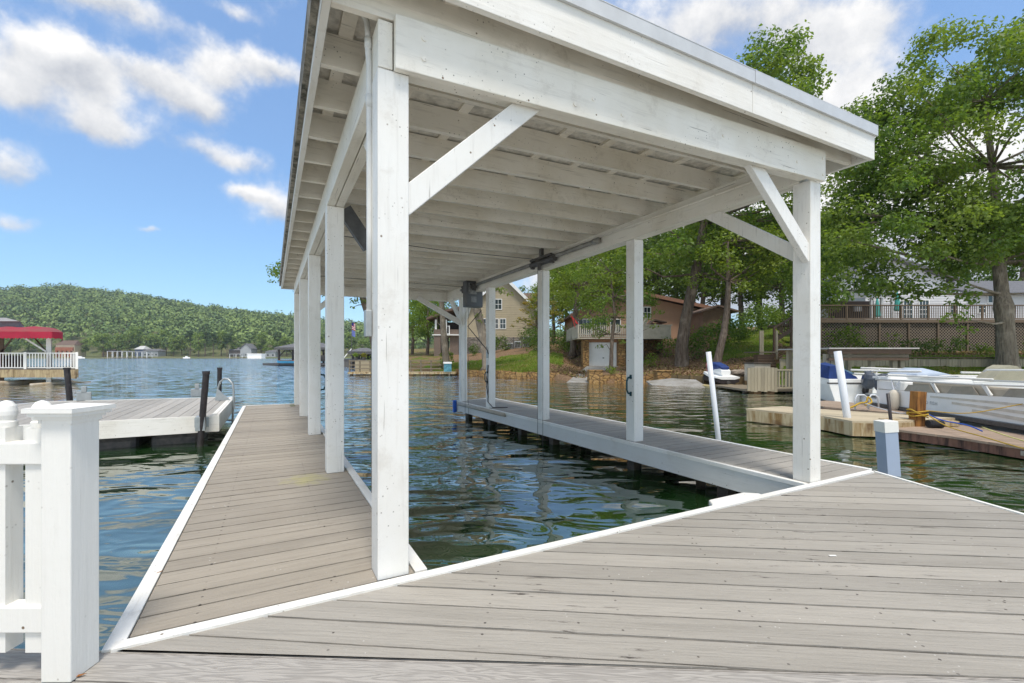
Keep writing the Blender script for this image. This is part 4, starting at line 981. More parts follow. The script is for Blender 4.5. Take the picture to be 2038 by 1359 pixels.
# ---- garage and deck of the brown house
Yg = 37.5; mg = Yg/FPX; Zg = lambda py: CAM_H+(CY-py)*mg; Xg = lambda px: (px-CX)*mg
zb = ground(1200, Yg)
gr = thing('boat_garage', (Xg(1200),Yg,zb), 'stone boat garage with white door under the cream railed deck', 'garage')
MB().box(Xg(1159),Xg(1171),Yg-.3,Yg+.6,zb-.4,Zg(675)).build('stone_pier', M['stone'], gr)
MB().box(Xg(1229),Xg(1243),Yg-.3,Yg+.6,zb-.4,Zg(675)).build('stone_pier', M['stone'], gr)
MB().box(Xg(1171)+.002,Xg(1229)-.002,Yg+.0,Yg+.5,Zg(681),Zg(675)).build('lintel', plain('orange_clay', (.38,.20,.11), .8), gr)
b = MB(); zt0, zt1 = zb-.02, Zg(681)-.003
n_ = 12
for k in range(n_):
    a = zt0+(zt1-zt0)*k/n_; b.box(Xg(1173),Xg(1228),Yg+.16,Yg+.2,a,a+(zt1-zt0)/n_-.012)
b.box(Xg(1173),Xg(1228),Yg+.201,Yg+.24,zt0,zt1)
dr = b.build('door', M['white_paint'], gr); MB().box(Xg(1200),Xg(1203),Yg+.12,Yg+.158,zb+.75,zb+.83).build('handle', M['dark_metal'], dr)
MB().box(Xg(1171)+.002,Xg(1172.9),Yg+.1,Yg+.3,zb-.1,zt1).box(Xg(1228.1),Xg(1229)-.002,Yg+.1,Yg+.3,zb-.1,zt1).build('door_frame', plain('clay_trim', (.34,.17,.09), .8), gr)
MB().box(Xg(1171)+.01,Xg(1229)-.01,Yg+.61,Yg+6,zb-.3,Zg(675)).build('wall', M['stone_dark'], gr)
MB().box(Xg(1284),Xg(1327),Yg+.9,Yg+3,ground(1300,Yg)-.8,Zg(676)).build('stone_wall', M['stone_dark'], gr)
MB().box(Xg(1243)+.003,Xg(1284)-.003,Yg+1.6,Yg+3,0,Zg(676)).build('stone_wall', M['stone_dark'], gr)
b = MB(); boards([(Xg(1147),Yg-.7),(Xg(1332),Yg-.7),(Xg(1332),Yg+8),(Xg(1147),Yg+8)], math.pi/2, .2, .01, Zg(673), .05, b); b.build('deck_floor', M['cream_rail'], gr)
MB().box(Xg(1147),Xg(1332),Yg-.72,Yg-.60,Zg(675)+.001,Zg(673)-.051).build('deck_beam', M['cream_rail'], gr)
b = MB(); rail_fence(b, (Xg(1149),Yg-.66,Zg(673)+.002), (Xg(1250),Yg-.66,Zg(673)+.002), 1.03, .155, .085, post=2.1); b.build('railing', M['cream_rail'], gr)
b = MB(); rail_fence(b, (Xg(1149),Yg-.5,Zg(673)+.002), (Xg(1149),Yg+7,Zg(673)+.002), 1.03, .18, .085, post=2.1); b.build('railing', M['cream_rail'], gr)
b = MB()
for k in range(28): x = Xg(1254)+k*(Xg(1330)-Xg(1254))/28; b.box(x, x+.104, Yg-.70,Yg-.66,Zg(673)+.002,Zg(649))
b.box(Xg(1254),Xg(1332),Yg-.75,Yg-.62,Zg(649)+.001,Zg(647)); b.build('board_parapet', M['cream_rail'], gr)
MB().beam((Xg(1280),Yg+1.5,Zg(672)),(Xg(1305),Yg+2.5,Zg(630)),.1,.35).beam((Xg(1280),Yg+2.6,Zg(672)),(Xg(1305),Yg+3.6,Zg(630)),.1,.35).build('stair_stringer', M['cream_rail'], gr)
# pale upper railing behind
# ---- brown house
Yh = 46.5; mh = Yh/FPX; Zh = lambda py: CAM_H+(CY-py)*mh; Xh = lambda px: (px-CX)*mh
bh2 = thing('house', (Xh(1300),Yh,ground(1300,Yh)), 'salmon brown house with long low gable roof behind the railed deck', 'house')
M['salmon'] = lap_siding('salmon_boards', (.42,.25,.17), .25, 'X'); M['salmon_plain'] = plain('salmon_wall', (.44,.27,.18), .75, .06, 1.2)
out = [(Xh(1150),1.5),(Xh(1402),1.5),(Xh(1402),Zh(618)),(Xh(1246),Zh(582)),(Xh(1150),Zh(622))]
MB().extrude([(p[0],Yh,p[1]) for p in out], (0,11,0)).build('wall', M['salmon_plain'], bh2)
b = MB()
for (xa,za,xb,zb_) in ((Xh(1246),Zh(582),Xh(1432),Zh(621)),(Xh(1246),Zh(582),Xh(1132),Zh(632))):
    b.extrude([(xa,Yh-.9,za+.05),(xb,Yh-.9,zb_+.05),(xb,Yh-.9,zb_+.26),(xa,Yh-.9,za+.26)], (0,12.5,0))
b.build('roof', M['roof_brown'], bh2)
b = MB()
for (xa,za,xb,zb_) in ((Xh(1246),Zh(582),Xh(1432),Zh(621)),(Xh(1246),Zh(582),Xh(1132),Zh(632))):
    b.extrude([(xa,Yh-.97,za-.08),(xb,Yh-.97,zb_-.08),(xb,Yh-.97,zb_+.27),(xa,Yh-.97,za+.27)], (0,.06,0))
b.build('rake_board', plain('rust_trim', (.26,.13,.08), .7), bh2)
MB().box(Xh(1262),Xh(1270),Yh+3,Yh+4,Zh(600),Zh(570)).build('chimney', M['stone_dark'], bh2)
window(bh2, Xh(1184), Xh(1206), Yh, Zh(660), Zh(636), 1, 0); window(bh2, Xh(1216), Xh(1234), Yh, Zh(660), Zh(636), 1, 0); window(bh2, Xh(1374), Xh(1386), Yh, Zh(641), Zh(620), 1, 1); window(bh2, Xh(1282), Xh(1294), Yh, Zh(632), Zh(612), 1, 1)
window(bh2, Xh(1152), Xh(1176), Yh, Zh(664), Zh(636), 2, 0)
b = MB(); Yd = 41.0; Xd = lambda px: (px-CX)*Yd/FPX; Zd = lambda py: CAM_H+(CY-py)*Yd/FPX
b.box(Xd(1296),Xd(1318),Yd,Yd+.8,Zd(652),Zd(643)); b.build('bench_box', plain('dark_rust', (.12,.05,.035), .8), bh2)
b = MB().extrude([(Xd(1290),Yd-.2,Zd(650)),(Xd(1302),Yd-.2,Zd(638)),(Xd(1326),Yd-.2,Zd(643)),(Xd(1326),Yd-.2,Zd(640.5)),(Xd(1302),Yd-.2,Zd(635)),(Xd(1288),Yd-.2,Zd(649))],(0,1.2,0)); b.build('small_roof', M['roof_brown'], bh2)
# shed gable to the right
Ys = 42.0; ms = Ys/FPX; Zs = lambda py: CAM_H+(CY-py)*ms; Xs = lambda px: (px-CX)*ms
sh = thing('shed', (Xs(1425),Ys,ground(1425,Ys)), 'brown shed with shallow gable roof at the right of the brown house', 'shed')
out = [(Xs(1399),1.5),(Xs(1455),1.5),(Xs(1455),Zs(619)),(Xs(1425),Zs(611)),(Xs(1399),Zs(619))]
b = MB().extrude([(p[0],Ys,p[1]) for p in out], (0,4,0)); 
for k in range(13): x = Xs(1399)+.12+k*.2; b.box(x,x+.03,Ys-.02,Ys-.001,1.6,Zs(619))
b.build('wall', plain('brown_board_wall', (.24,.15,.10), .8, .1, 2), sh)
b = MB()
for (xa,za,xb,zb_) in ((Xs(1425),Zs(610.5),Xs(1466),Zs(622)),(Xs(1425),Zs(610.5),Xs(1391),Zs(622.5))): b.extrude([(xa,Ys-.5,za),(xb,Ys-.5,zb_),(xb,Ys-.5,zb_+.16),(xa,Ys-.5,za+.16)], (0,5,0))
b.build('roof', M['roof_brown'], sh)
# red umbrella-like flag and terracotta pot on the deck corner
b = MB().extrude([at(1142,633,38.5), at(1152,645,38.5), at(1146,643,38.5)], (0,.05,0)).extrude([at(1143,634,38.4), at(1136,628,38.4), at(1140,637,38.4)], (0,.04,0)).tube([at(1151,672,38.4), at(1138,629,38.4)], .03, 6)
tag(b.build('flag', plain('red_cloth', (.55,.03,.03), .7)), 'small red flag sticking out from the corner of the cream deck', 'flag')

# ---- white house, its deck and lattice
Yw = 34.0; mw = Yw/FPX; Zw = lambda py: CAM_H+(CY-py)*mw; Xw = lambda px: (px-CX)*mw
dk = thing('raised_deck', (Xw(1850),Yw,ground(1850,Yw)), 'long raised brown deck with lattice skirt in front of the white house', 'deck')
M['deck_brown'] = weather_deck('brown_deck_timber', 'x', (.17,.125,.085), .15, .2)
X0, X1 = Xw(1632), Xw(2280)
MB().box(X0,X1,Yw,Yw+7,Zw(640)-.0,Zw(636)).build('deck_floor', M['deck_brown'], dk)
MB().box(X0,X1,Yw-.06,Yw-.003,Zw(642),Zw(635.5)).build('rim_board', M['deck_brown'], dk)
b = MB(); rail_fence(b, (X0,Yw+.03,Zw(636)+.002), (X1,Yw+.03,Zw(636)+.002), 1.07, .16, .035, post=2.0, pw=.1, top=.08); b.build('railing', M['deck_brown'], dk)
b = MB(); st = .22; z0, z1 = Zw(703), Zw(642)-.003; H = z1-z0; x = X0-H
while x < X1:
    for (xa, xb, dy) in ((x, x+H, 0), (x+H, x, .014)):
        za, zb_ = z0, z1; p, q = Vector((xa,Yw+.10+dy,za)), Vector((xb,Yw+.10+dy,zb_)); d = q-p
        t0, t1 = 0.0, 1.0
        for lim, s in ((X0, -1), (X1, 1)):
            va, vb = (xa-lim)*s, (xb-lim)*s
            if va > 0 and vb > 0: t0 = 2
            elif va > 0: t0 = max(t0, va/(va-vb))
            elif vb > 0: t1 = min(t1, va/(va-vb))
        if t0 < t1: b.beam(p+d*t0, p+d*t1, .012, .042, up=(0,1,0)) if False else b.beam(p+d*t0, p+d*t1, .042, .012, up=(0,1,0))
    x += st
b.build('lattice', plain('lattice_strips', (.27,.22,.165), .8, .1, 1), dk)
for k in range(12):
    x = X0+.1+k*(X1-X0-.2)/11; MB().box(x-.07,x+.07,Yw+.0,Yw+.09,z0-.6,z1).build('post', M['deck_brown'], dk)
MB().box(X0,X1,Yw+.6,Yw+.8,z0-1.5,z1).build('shade_backing', plain('crawl_shade_black', (.014,.012,.010), .95), dk)  # near-black sheet; the shade behind the lattice is put into its colour
wh = thing('house', (Xw(1850),41,ground(1850,41)), 'big white house with grey roof half hidden by the right maple', 'house')
Y2 = 41.0; m2 = Y2/FPX; Z2 = lambda py: CAM_H+(CY-py)*m2; X2 = lambda px: (px-CX)*m2
M['white_siding'] = plain('white_board_siding', (.66,.66,.67), .6, .04, 1)
out = [(X2(1722),2.0),(X2(2230),2.0),(X2(2230),Z2(585)),(X2(1722),Z2(585))]
b = siding_boards(MB(), out, Y2-.01, .22); b.build('siding', M['white_siding'], wh)
MB().box(X2(1722),X2(2230),Y2,Y2+8,2,Z2(585)).build('wall', M['white_siding'], wh)
out = [(X2(1700),Z2(592)),(X2(1925),Z2(592)),(X2(1925),Z2(548)),(X2(1810),Z2(508)),(X2(1700),Z2(548))]
MB().extrude([(p[0],Y2+2,p[1]) for p in out], (0,4,0)).build('upper_wall', M['white_siding'], wh)
b = MB()
for (xa,za,xb,zb_) in ((X2(1810),Z2(508),X2(1686),Z2(553)),(X2(1810),Z2(508),X2(1940),Z2(553))): b.extrude([(xa,Y2+1.4,za),(xb,Y2+1.4,zb_),(xb,Y2+1.4,zb_+.3),(xa,Y2+1.4,za+.3)], (0,5,0))
b.extrude([(X2(1925),Y2-.5,Z2(588)),(X2(2240),Y2-.5,Z2(588)),(X2(2240),Y2+5,Z2(545)),(X2(1925),Y2+5,Z2(545))],(0,0,.2))
b.build('roof', M['roof_grey'], wh)
window(wh, X2(1836), X2(1852), Y2+2, Z2(562), Z2(546), 2, 2); window(wh, X2(1760), X2(1785), Y2+2, Z2(556), Z2(538), 1, 1)
for a, c_ in ((1798,1815),(1829,1847)):
    window(wh, X2(a), X2(c_), Y2-.03, Z2(634), Z2(598), 2, 3, name='french_door')
window(wh, X2(1892), X2(1904), Y2-.03, Z2(625), Z2(606), 1, 1); window(wh, X2(1946), X2(1960), Y2-.03, Z2(622), Z2(606), 1, 1); window(wh, X2(1966), X2(1984), Y2-.03, Z2(602), Z2(588), 1, 0)
# porch left
b = MB().extrude([(X2(1635),Y2-3.5,Z2(603)),(X2(1722)-.01,Y2-3.5,Z2(599)),(X2(1722)-.01,Y2-3.5,Z2(586)),(X2(1635),Y2-3.5,Z2(590))],(0,.3,0)); b.build('porch_beam', M['white_siding'], wh)
MB().extrude([(X2(1630),Y2-3.8,Z2(590)+.01),(X2(1722)-.01,Y2-3.8,Z2(586)+.01),(X2(1722)-.01,Y2-3.8,Z2(584)),(X2(1630),Y2-3.8,Z2(588))],(0,2.4,0)).build('porch_roof', M['roof_grey'], wh)
for px in (1676,1695,1714): MB().box(X2(px)-.08,X2(px)+.08,Y2-3.4,Y2-3.24,Z2(640),Z2(602)).build('porch_post', M['white_siding'], wh)
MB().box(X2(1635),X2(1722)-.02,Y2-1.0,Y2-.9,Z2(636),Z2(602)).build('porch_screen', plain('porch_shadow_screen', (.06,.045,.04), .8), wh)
MB().box(X2(1681),X2(1693),Y2-1.3,Y2-1.05,Z2(622),Z2(613)).build('porch_table', M['white_siding'], wh)
for k, (px, py) in enumerate(((1746,612),(1786,600))):
    p = at(px, py, 36.5); o = thing('umbrella', (p.x,p.y,Zw(636)), ('closed teal umbrella on the brown deck near the porch','closed teal umbrella on the brown deck beside the french doors')[k], 'umbrella')
    MB().tube([(p.x,p.y,Zw(636)),(p.x,p.y,p.z+.9)], .03, 8).build('pole', M['white_paint'], o)
    MB().lathe((p.x,p.y,p.z-.75), [(.20,0),(.24,.1),(.18,.7),(.10,1.2),(.03,1.55)], 9).build('canopy', plain('teal_cloth', (.08,.42,.38), .8), o)

# ---- stairs and slope rail, lamp post, timber wall
stp = thing('garden_stairs', (gsx(1528,26),26,0), 'weathered timber stairs climbing the bank left of the near right post', 'stairs')
for k in range(9):
    Ya = 24.6 + k*.45; z = .05 + k*.155; xa, xb = gsx(1512-k*.5, Ya), gsx(1551-k*1.4, Ya)
    MB().box(xa,xb,Ya,Ya+.50,z-.155,z-.03).box(xa,xb,Ya-.03,Ya+.48,z-.029,z+.02).build('step', M['old_timber'], stp)
MB().box(gsx(1506,29),gsx(1541,29),28.6,30.6,1.42,1.50).build('landing', M['grey_timber_x'], stp)
for px in (1508,1512,1540): MB().box(gsx(px,29)-.05,gsx(px,29)+.05,28.62,28.72,1.0,CAM_H+(CY-658)*28.7/FPX).build('post', M['grey_timber'], stp)
sr = thing('stair_railing', (gsx(1560,30),30,1.5), 'dark timber stair flight with railing rising to the right behind the near right post', 'stair railing')
pA, pB = at(1541,678,30), at(1600,640,33)
MB().beam(pA, pB, .08, .25).build('stringer', M['old_timber'], sr); hA = Vector((0,0,.85))
MB().beam(pA+hA, pB+hA, .1, .08).build('handrail', M['old_timber'], sr)
b = MB()
for k in range(13): q = pA.lerp(pB, (k+.3)/13); b.beam(q+Vector((0,0,.13)), q+Vector((0,0,.80)), .045, .045, up=(0,1,0))
b.build('balusters', M['old_timber'], sr)
for k in (0,.55,1): q = pA.lerp(pB, k); MB().beam(q-Vector((0,0,1.2)), q+Vector((0,0,.95)), .12, .12, up=(0,1,0)).build('post', M['old_timber'], sr)
lp_ = thing('lamp_post', (gsx(1582,24),24,ground(1582,24)), 'black lantern lamp post close to the left side of the near right post', 'lamp post')
p = at(1582,665,24)
MB().tube([(p.x,p.y,0),(p.x,p.y,p.z-.1)], .04, 8).build('pole', M['dark_metal'], lp_)
MB().lathe((p.x,p.y,p.z-.1), [(.06,0),(.10,.35)], 4).build('glass', plain('lantern_glass', (.5,.5,.45), .2), lp_)
MB().lathe((p.x,p.y,p.z+.251), [(.15,0),(.10,.08),(.02,.16)], 4).build('lantern_roof', M['dark_metal'], lp_)
# timber retaining wall
rw = thing('retaining_wall', (gsx(1900,25),25,.4), 'upright timber board retaining wall under the lattice deck', 'retaining wall')
b = MB(); pts = line([(1553,25.2),(1700,25.05),(2100,24.55),(2700,24.15)]); r = random.Random(2)
for (x0,y0),(x1,y1) in zip(pts, pts[1:]):
    L = math.hypot(x1-x0,y1-y0); n = int(L/.15)
    for k in range(n):
        t0 = k/n; t1 = (k+.95)/n; dz = r.uniform(-.02,.02); dy = r.uniform(0,.02)
        b.box(x0+(x1-x0)*t0, x0+(x1-x0)*t1, y0+(y1-y0)*t0-dy, y0+(y1-y0)*t0+.07, .2, 1.06+dz)
b.build('boards', M['grey_timber'], rw)
b = MB()
for (x0,y0),(x1,y1) in zip(pts, pts[1:]): b.beam((x0,y0+.03,1.13),(x1,y1+.03,1.13),.26,.06)
b.build('cap_rail', M['old_timber'], rw)
# picket fence on the small pier, shed roof lift, etc.
pf = thing('pier', (gsx(1575,19.8),19.8,LAKE), 'small grey timber pier with slatted railing behind the near right post', 'pier')
Yp = 19.8; Xp = lambda px: (px-CX)*Yp/FPX; Zp = lambda py: CAM_H+(CY-py)*Yp/FPX
MB().box(Xp(1486),Xp(1664),Yp+.05,Yp+3.4,Zp(779),Zp(775)).build('deck_floor', M['grey_timber_x'], pf)
b = MB()
for k in range(9): x = Xp(1487)+k*.145; b.box(x,x+.135,Yp-.05,Yp,Zp(778)-.02*(k%3),Zp(732)+.02*(k%2))
b.build('board_screen', M['grey_timber'], pf)
b = MB(); rail_fence(b, (Xp(1537),Yp,Zp(775)), (Xp(1664),Yp,Zp(775)), .85, .14, .055, post=1.4); b.build('railing', M['grey_timber'], pf)
for px in (1492,1530,1575,1615,1655): MB().box(Xp(px)-.08,Xp(px)+.08,Yp+.3,Yp+.46,-1.6,Zp(779)-.001).build('piling', M['dark_timber'], pf)
MB().box(gsx(1502,22.4),gsx(1534,22.4),22.4,23.4,-.05,CAM_H-15/FPX*22.4).build('storage_box', M['cream_rail'], pf, bevel=.02)
MB().box(gsx(1501,22.4)-.03,gsx(1535,22.4)+.03,22.35,23.45,CAM_H-15/FPX*22.4+.002,CAM_H-15/FPX*22.4+.06).build('box_lid', M['dark_timber'], pf)
sl = thing('boat_shelter', (gsx(1728,18.5),18.5,LAKE), 'flat roofed brown timber boat shelter above the blue covered boat', 'boat shelter')
Yq = 18.5; Xq = lambda px: (px-CX)*Yq/FPX; Zq = lambda py: CAM_H+(CY-py)*Yq/FPX
MB().box(Xq(1640),Xq(1817),Yq-.3,Yq+3.2,Zq(694.5),Zq(692)).build('roof', plain('pale_roof_edge', (.50,.47,.42), .7), sl)
MB().box(Xq(1643),Xq(1805),Yq-.22,Yq-.12,Zq(704),Zq(694.5)-.002).build('fascia', M['old_timber'], sl)
MB().box(Xq(1650),Xq(1805),Yq-.10,Yq-.0,Zq(711),Zq(705)).build('rail_board', M['grey_timber_x'], sl)
MB().box(Xq(1645),Xq(1803),Yq-.16,Yq-.05,Zq(717),Zq(712)).build('rail_board', M['old_timber'], sl)
for px in (1648,1658,1738,1782,1797): MB().box(Xq(px)-.09,Xq(px)+.09,Yq+.0,Yq+.18,-1.6,Zq(704)).build('post', M['grey_timber'], sl)
for px in (1660,1797): MB().box(Xq(px)-.09,Xq(px)+.09,Yq+2.9,Yq+3.08,-1.6,Zq(695)).build('post', M['grey_timber'], sl)

# ---- garden figure and swing frame
gf = thing('garden_statue', (gsx(1410,27.3),27.3,ground(1410,27.3)), 'small painted garden statue in pink top on a stone block by the water', 'statue')
x, y, z = gsx(1410,27.3), 27.3, ground(1410,27.3)
MB().box(x-.18,x+.18,y-.15,y+.15,z-.05,z+.22).build('plinth', M['concrete'], gf)
MB().lathe((x,y,z+.22), [(.12,0),(.13,.1),(.10,.22),(.15,.30),(.15,.42),(.07,.52)], 10).build('body', plain('pink_paint', (.55,.22,.22), .6), gf, smooth=True)
MB().lathe((x,y,z+.74), [(.05,0),(.09,.05),(.09,.12),(.05,.18)], 10).lathe((x,y,z+.85), [(.15,0),(.10,.03),(.08,.12),(.02,.15)], 10).build('head', M['black_pole'], gf, smooth=True)

# ---- jet ski on its yellow float
jf = thing('float_platform', (gsx(1455,23.3),23.3,LAKE), 'yellowed plastic float platform under the jet ski', 'float')
fy = plain('yellowed_plastic', (.52,.42,.20), .6, .15, 3)
for k in range(7):
    x = gsx(1414,23.2)+k*.27; MB().box(x,x+.25,22.95,23.25,LAKE-.1,LAKE+.16).build('float_block', fy, jf, bevel=.05)
MB().box(gsx(1414,23.2),gsx(1414,23.2)+1.87,23.26,25.0,LAKE-.05,LAKE+.10).build('float_deck', fy, jf, bevel=.03)
jk = thing('jet_ski', (gsx(1450,23.6),23.6,LAKE+.16), 'white and blue jet ski seen from behind on a yellow float', 'jet ski')
Yj = 23.4; Xj = lambda px: (px-CX)*Yj/FPX; Zj = lambda py: CAM_H+(CY-py)*Yj/FPX
def hullsec(y, w, zl, zt): return [(-w*.55,y,zl),(w*.55,y,zl),(w,y,zl+(zt-zl)*.55),(w*.95,y,zt),(-w*.95,y,zt),(-w,y,zl+(zt-zl)*.55)]
def loft(mb, secs, ox, oy, oz):
    n = len(secs[0]); vs = [(ox+p[0], oy+p[1], oz+p[2]) for s in secs for p in s]
    fs = [(i*n+j, i*n+(j+1)%n, (i+1)*n+(j+1)%n, (i+1)*n+j) for i in range(len(secs)-1) for j in range(n)]
    fs += [tuple(reversed(range(n))), tuple((len(secs)-1)*n+j for j in range(n))]
    return mb.add(vs, fs)
jx = (Xj(1426)+Xj(1473))/2
b = loft(MB(), [hullsec(0,.58,.10,.32), hullsec(1.0,.60,.05,.33), hullsec(2.0,.45,.08,.42), hullsec(2.7,.12,.25,.50)], jx, Yj, LAKE+.10); b.build('lower_hull', M['black_pole'], jk)
b = loft(MB(), [hullsec(-.02,.60,.30,.44), hullsec(1.0,.60,.31,.52), hullsec(2.0,.44,.40,.66), hullsec(2.7,.10,.48,.62)], jx, Yj, LAKE+.12); b.build('upper_hull', M['white_paint'], jk)
b = loft(MB(), [hullsec(.25,.26,.42,.78), hullsec(.5,.24,.42,.86), hullsec(1.3,.20,.50,.80)], jx, Yj, LAKE+.12); b.build('seat', M['white_paint'], jk, bevel=.03)
b = loft(MB(), [hullsec(.30,.22,.77,.95), hullsec(.8,.24,.80,1.08), hullsec(1.5,.27,.62,1.20), hullsec(2.1,.2,.62,.95)], jx, Yj, LAKE+.12); b.build('cover', plain('blue_cloth', (.02,.05,.20), .7, .2, 4), jk, bevel=.04)
MB().tube([(jx-.38,Yj+1.5,LAKE+1.22),(jx,Yj+1.55,LAKE+1.28),(jx+.38,Yj+1.5,LAKE+1.22)], .03, 8).build('handlebar', M['black_pole'], jk)
MB().tube([(jx,Yj-.05,LAKE+.28),(jx,Yj+.1,LAKE+.28)], .09, 12).build('jet_nozzle', M['dark_metal'], jk)
# ------------------------------------------------------------------ docks, posts and boats on the right
def world_boards(poly, ang, w, gap, z, th, mat, parent, name='deck_boards', off=0):
    c, s = math.cos(-ang), math.sin(-ang)
    b = MB(); boards([(p[0]*c-p[1]*s, p[0]*s+p[1]*c) for p in poly], 0, w, gap, z, th, b, off)
    c, s = math.cos(ang), math.sin(ang); b.v = [(x*c-y*s, x*s+y*c, zz) for x,y,zz in b.v]
    return b.build(name, mat, parent)
M['tan_timber'] = weather_deck('tan_dock_timber', 'x', (.50,.42,.29), .10, .25)
M['grey_brown'] = weather_deck('grey_brown_dock_timber', 'x', (.36,.27,.20), .14, .3)
def streaked(name, c, c2):
    t = NT(name); g = t.mapping((7,7,.8)); n = t.noise(g, 1.5, 6, .65); col = t.mix(t.rng(n, .42, .62), c, c2)
    col = t.mix(t.rng(t.noise(t.mapping(), 3, 4), .55, .7, 0, .6), col, (.10,.05,.03)); t.col(col); t.rough(.8); t.spec(.15); return t.mat
M['tan_streak'] = streaked('streaked_tan_side', (.50,.42,.27), (.27,.17,.07)); M['rust_streak'] = streaked('rusty_dock_side', (.20,.11,.08), (.06,.04,.035))
da = thing('finger_dock', (7.0,10.0,LAKE), 'tan timber finger dock pointing left, in front of the pontoon boat', 'dock')
zA = -.09; pA_ = [(5.78,11.24),(6.73,9.82),(6.80,9.10),(7.42,8.98),(9.3,9.55),(7.72,11.0),(7.0,11.8)]
world_boards(pA_, -.55, .2, .008, zA, .04, M['tan_timber'], da)
MB().prism([(x*.995+.03, y*.995+.03) for x,y in pA_], LAKE+.03, zA-.041).build('side_boards', M['tan_streak'], da)
db = thing('finger_dock', (8.4,7.5,LAKE), 'weathered brown dock with peeling rusty sides at the right edge', 'dock')
zB = -.215; pB_ = [(7.30,9.12),(7.62,8.42),(7.78,8.06),(7.92,7.9),(7.97,7.0),(7.97,3.8),(9.25,3.8),(9.35,8.4),(9.3,9.5)]
pB_ = [(7.30,9.12),(7.78,8.06),(7.97,7.0),(7.97,3.8),(9.1,3.8),(9.3,9.4)]
world_boards(pB_, -.5, .18, .010, zB, .04, M['grey_brown'], db)
MB().prism([(x+.02 if x < 8.5 else x-.02, y) for x,y in pB_], LAKE+.02, zB-.041).build('side_boards', M['rust_streak'], db)
bb = MB()
for k in range(8): y = 7.7-k*.42; bb.box(7.955,7.975,y,y+.26,LAKE+.07,zB-.06)
bb.build('peeling_strips', plain('peeling_paint', (.42,.38,.32), .8, .3, 5, c2=(.10,.07,.05)), db)
dc = thing('finger_dock', (9,12.5,LAKE), 'narrow brown dock behind the tan finger dock, at the boat stern', 'dock')
pC_ = [(gsx(1600,13.2),13.2),(gsx(1645,13.9),13.9),(gsx(1760,12.6),12.6),(gsx(1830,11.2),11.2),(gsx(1790,10.8),10.8),(gsx(1640,12.2),12.2)]
world_boards(pC_, -.6, .18, .010, -.15, .04, M['grey_brown'], dc)
MB().prism(pC_, LAKE+.03, -.192).build('side_boards', M['rust_streak'], dc)
# white box float by the pole
p = onz(1722, 866, LAKE)
tag(MB().box(p.x-.30,p.x+.30,p.y+.02,p.y+.16,LAKE-.1,-.14).build('metal_panel', plain('pale_metal_panel', (.50,.49,.44), .5, .15, 5), bevel=.01), 'pale metal panel on the near end of the tan finger dock', 'panel')
def lean_post(name, base, top, r, mat, label, cat, sq=False, capmat=None):
    o = thing(name, (base.x, base.y, LAKE), label, cat); d = (top-base).normalized(); bot = base - d*.9
    if sq: MB().beam(bot, top, r*2, r*2, up=(0,1,0)).build('shaft', mat, o, bevel=.004)
    else: MB().tube([bot, top], r, 14).build('shaft', mat, o, smooth=True)
    if capmat:
        (MB().beam(top-d*.13, top+d*.02, r*2.15, r*2.15, up=(0,1,0)) if sq else MB().tube([top, top+d*.05], r*1.1, 14)).build('cap', capmat, o, bevel=.004)
    return o
b0 = onz(1430, 875, LAKE); lean_post('mooring_pole', b0, at(1410,700,b0.y), .048, M['pvc'], 'thin white pole leaning in open water between the two right posts', 'pole')
b0 = onz(1691, 862, LAKE); lean_post('mooring_pole', b0, at(1667,699,b0.y), .070, M['pvc'], 'thick white pole leaning beside the tan finger dock', 'pole')
b0 = onz(1770, 945, LAKE); lean_post('mooring_post', b0, at(1763,840,b0.y), .088, plain('blue_grey_vinyl', (.36,.43,.55), .35, .04, 3), 'short pale blue square post with white cap behind the main deck corner', 'post', True, M['vinyl'])
b0 = at(1824, 850, 9.25); lean_post('mooring_post', b0, at(1828,779,9.25), .092, streaked('orange_brown_timber', (.36,.17,.05), (.12,.055,.025)), 'thick orange brown timber post wrapped with yellow rope', 'post', True)
b0 = at(1773, 836, 9.15); o = lean_post('mooring_rod', b0, at(1767,783,9.15), .030, M['black_pole'], 'thin black rod standing on the tan dock beside the fender', 'rod')
# timber beam with black tyre
p, q = at(1752,838,9.35), at(1925,846,8.95)
o = thing('timber_beam', (p.x,p.y,zB), 'tan timber beam lying along the dock at the foot of the orange post', 'beam')
MB().beam(p, q+Vector((.0,.2,.0)), .12, .11).build('beam', M['tan_streak'], o, bevel=.006)
p = at(1860,843,9.0); tag(MB().tube([p+Vector((-.13,0,-.0)),p+Vector((.13,-.02,-.01))], .075, 12).build('rubber_roller', plain('black_rubber', (.03,.03,.035), .8, .3, 20, bump=.5)), 'black ribbed rubber roller lying on the dock right of the orange post', 'roller')
# loops of a swim ladder
o = thing('dock_ladder', (gsx(1725,11.4),11.4,-.15), 'white tube ladder loops wrapped with yellow rope at the boat stern', 'ladder')
for (a, c_) in ((1702,1727),(1729,1749)):
    Y = 11.4; MB().tube([at(a,815,Y),at(a+1,792,Y),at(a+5,786,Y),at(c_-7,786,Y),at(c_-1,791,Y),at(c_,812,Y)], .018, 8).build('tube_loop', M['pvc'], o, smooth=True)
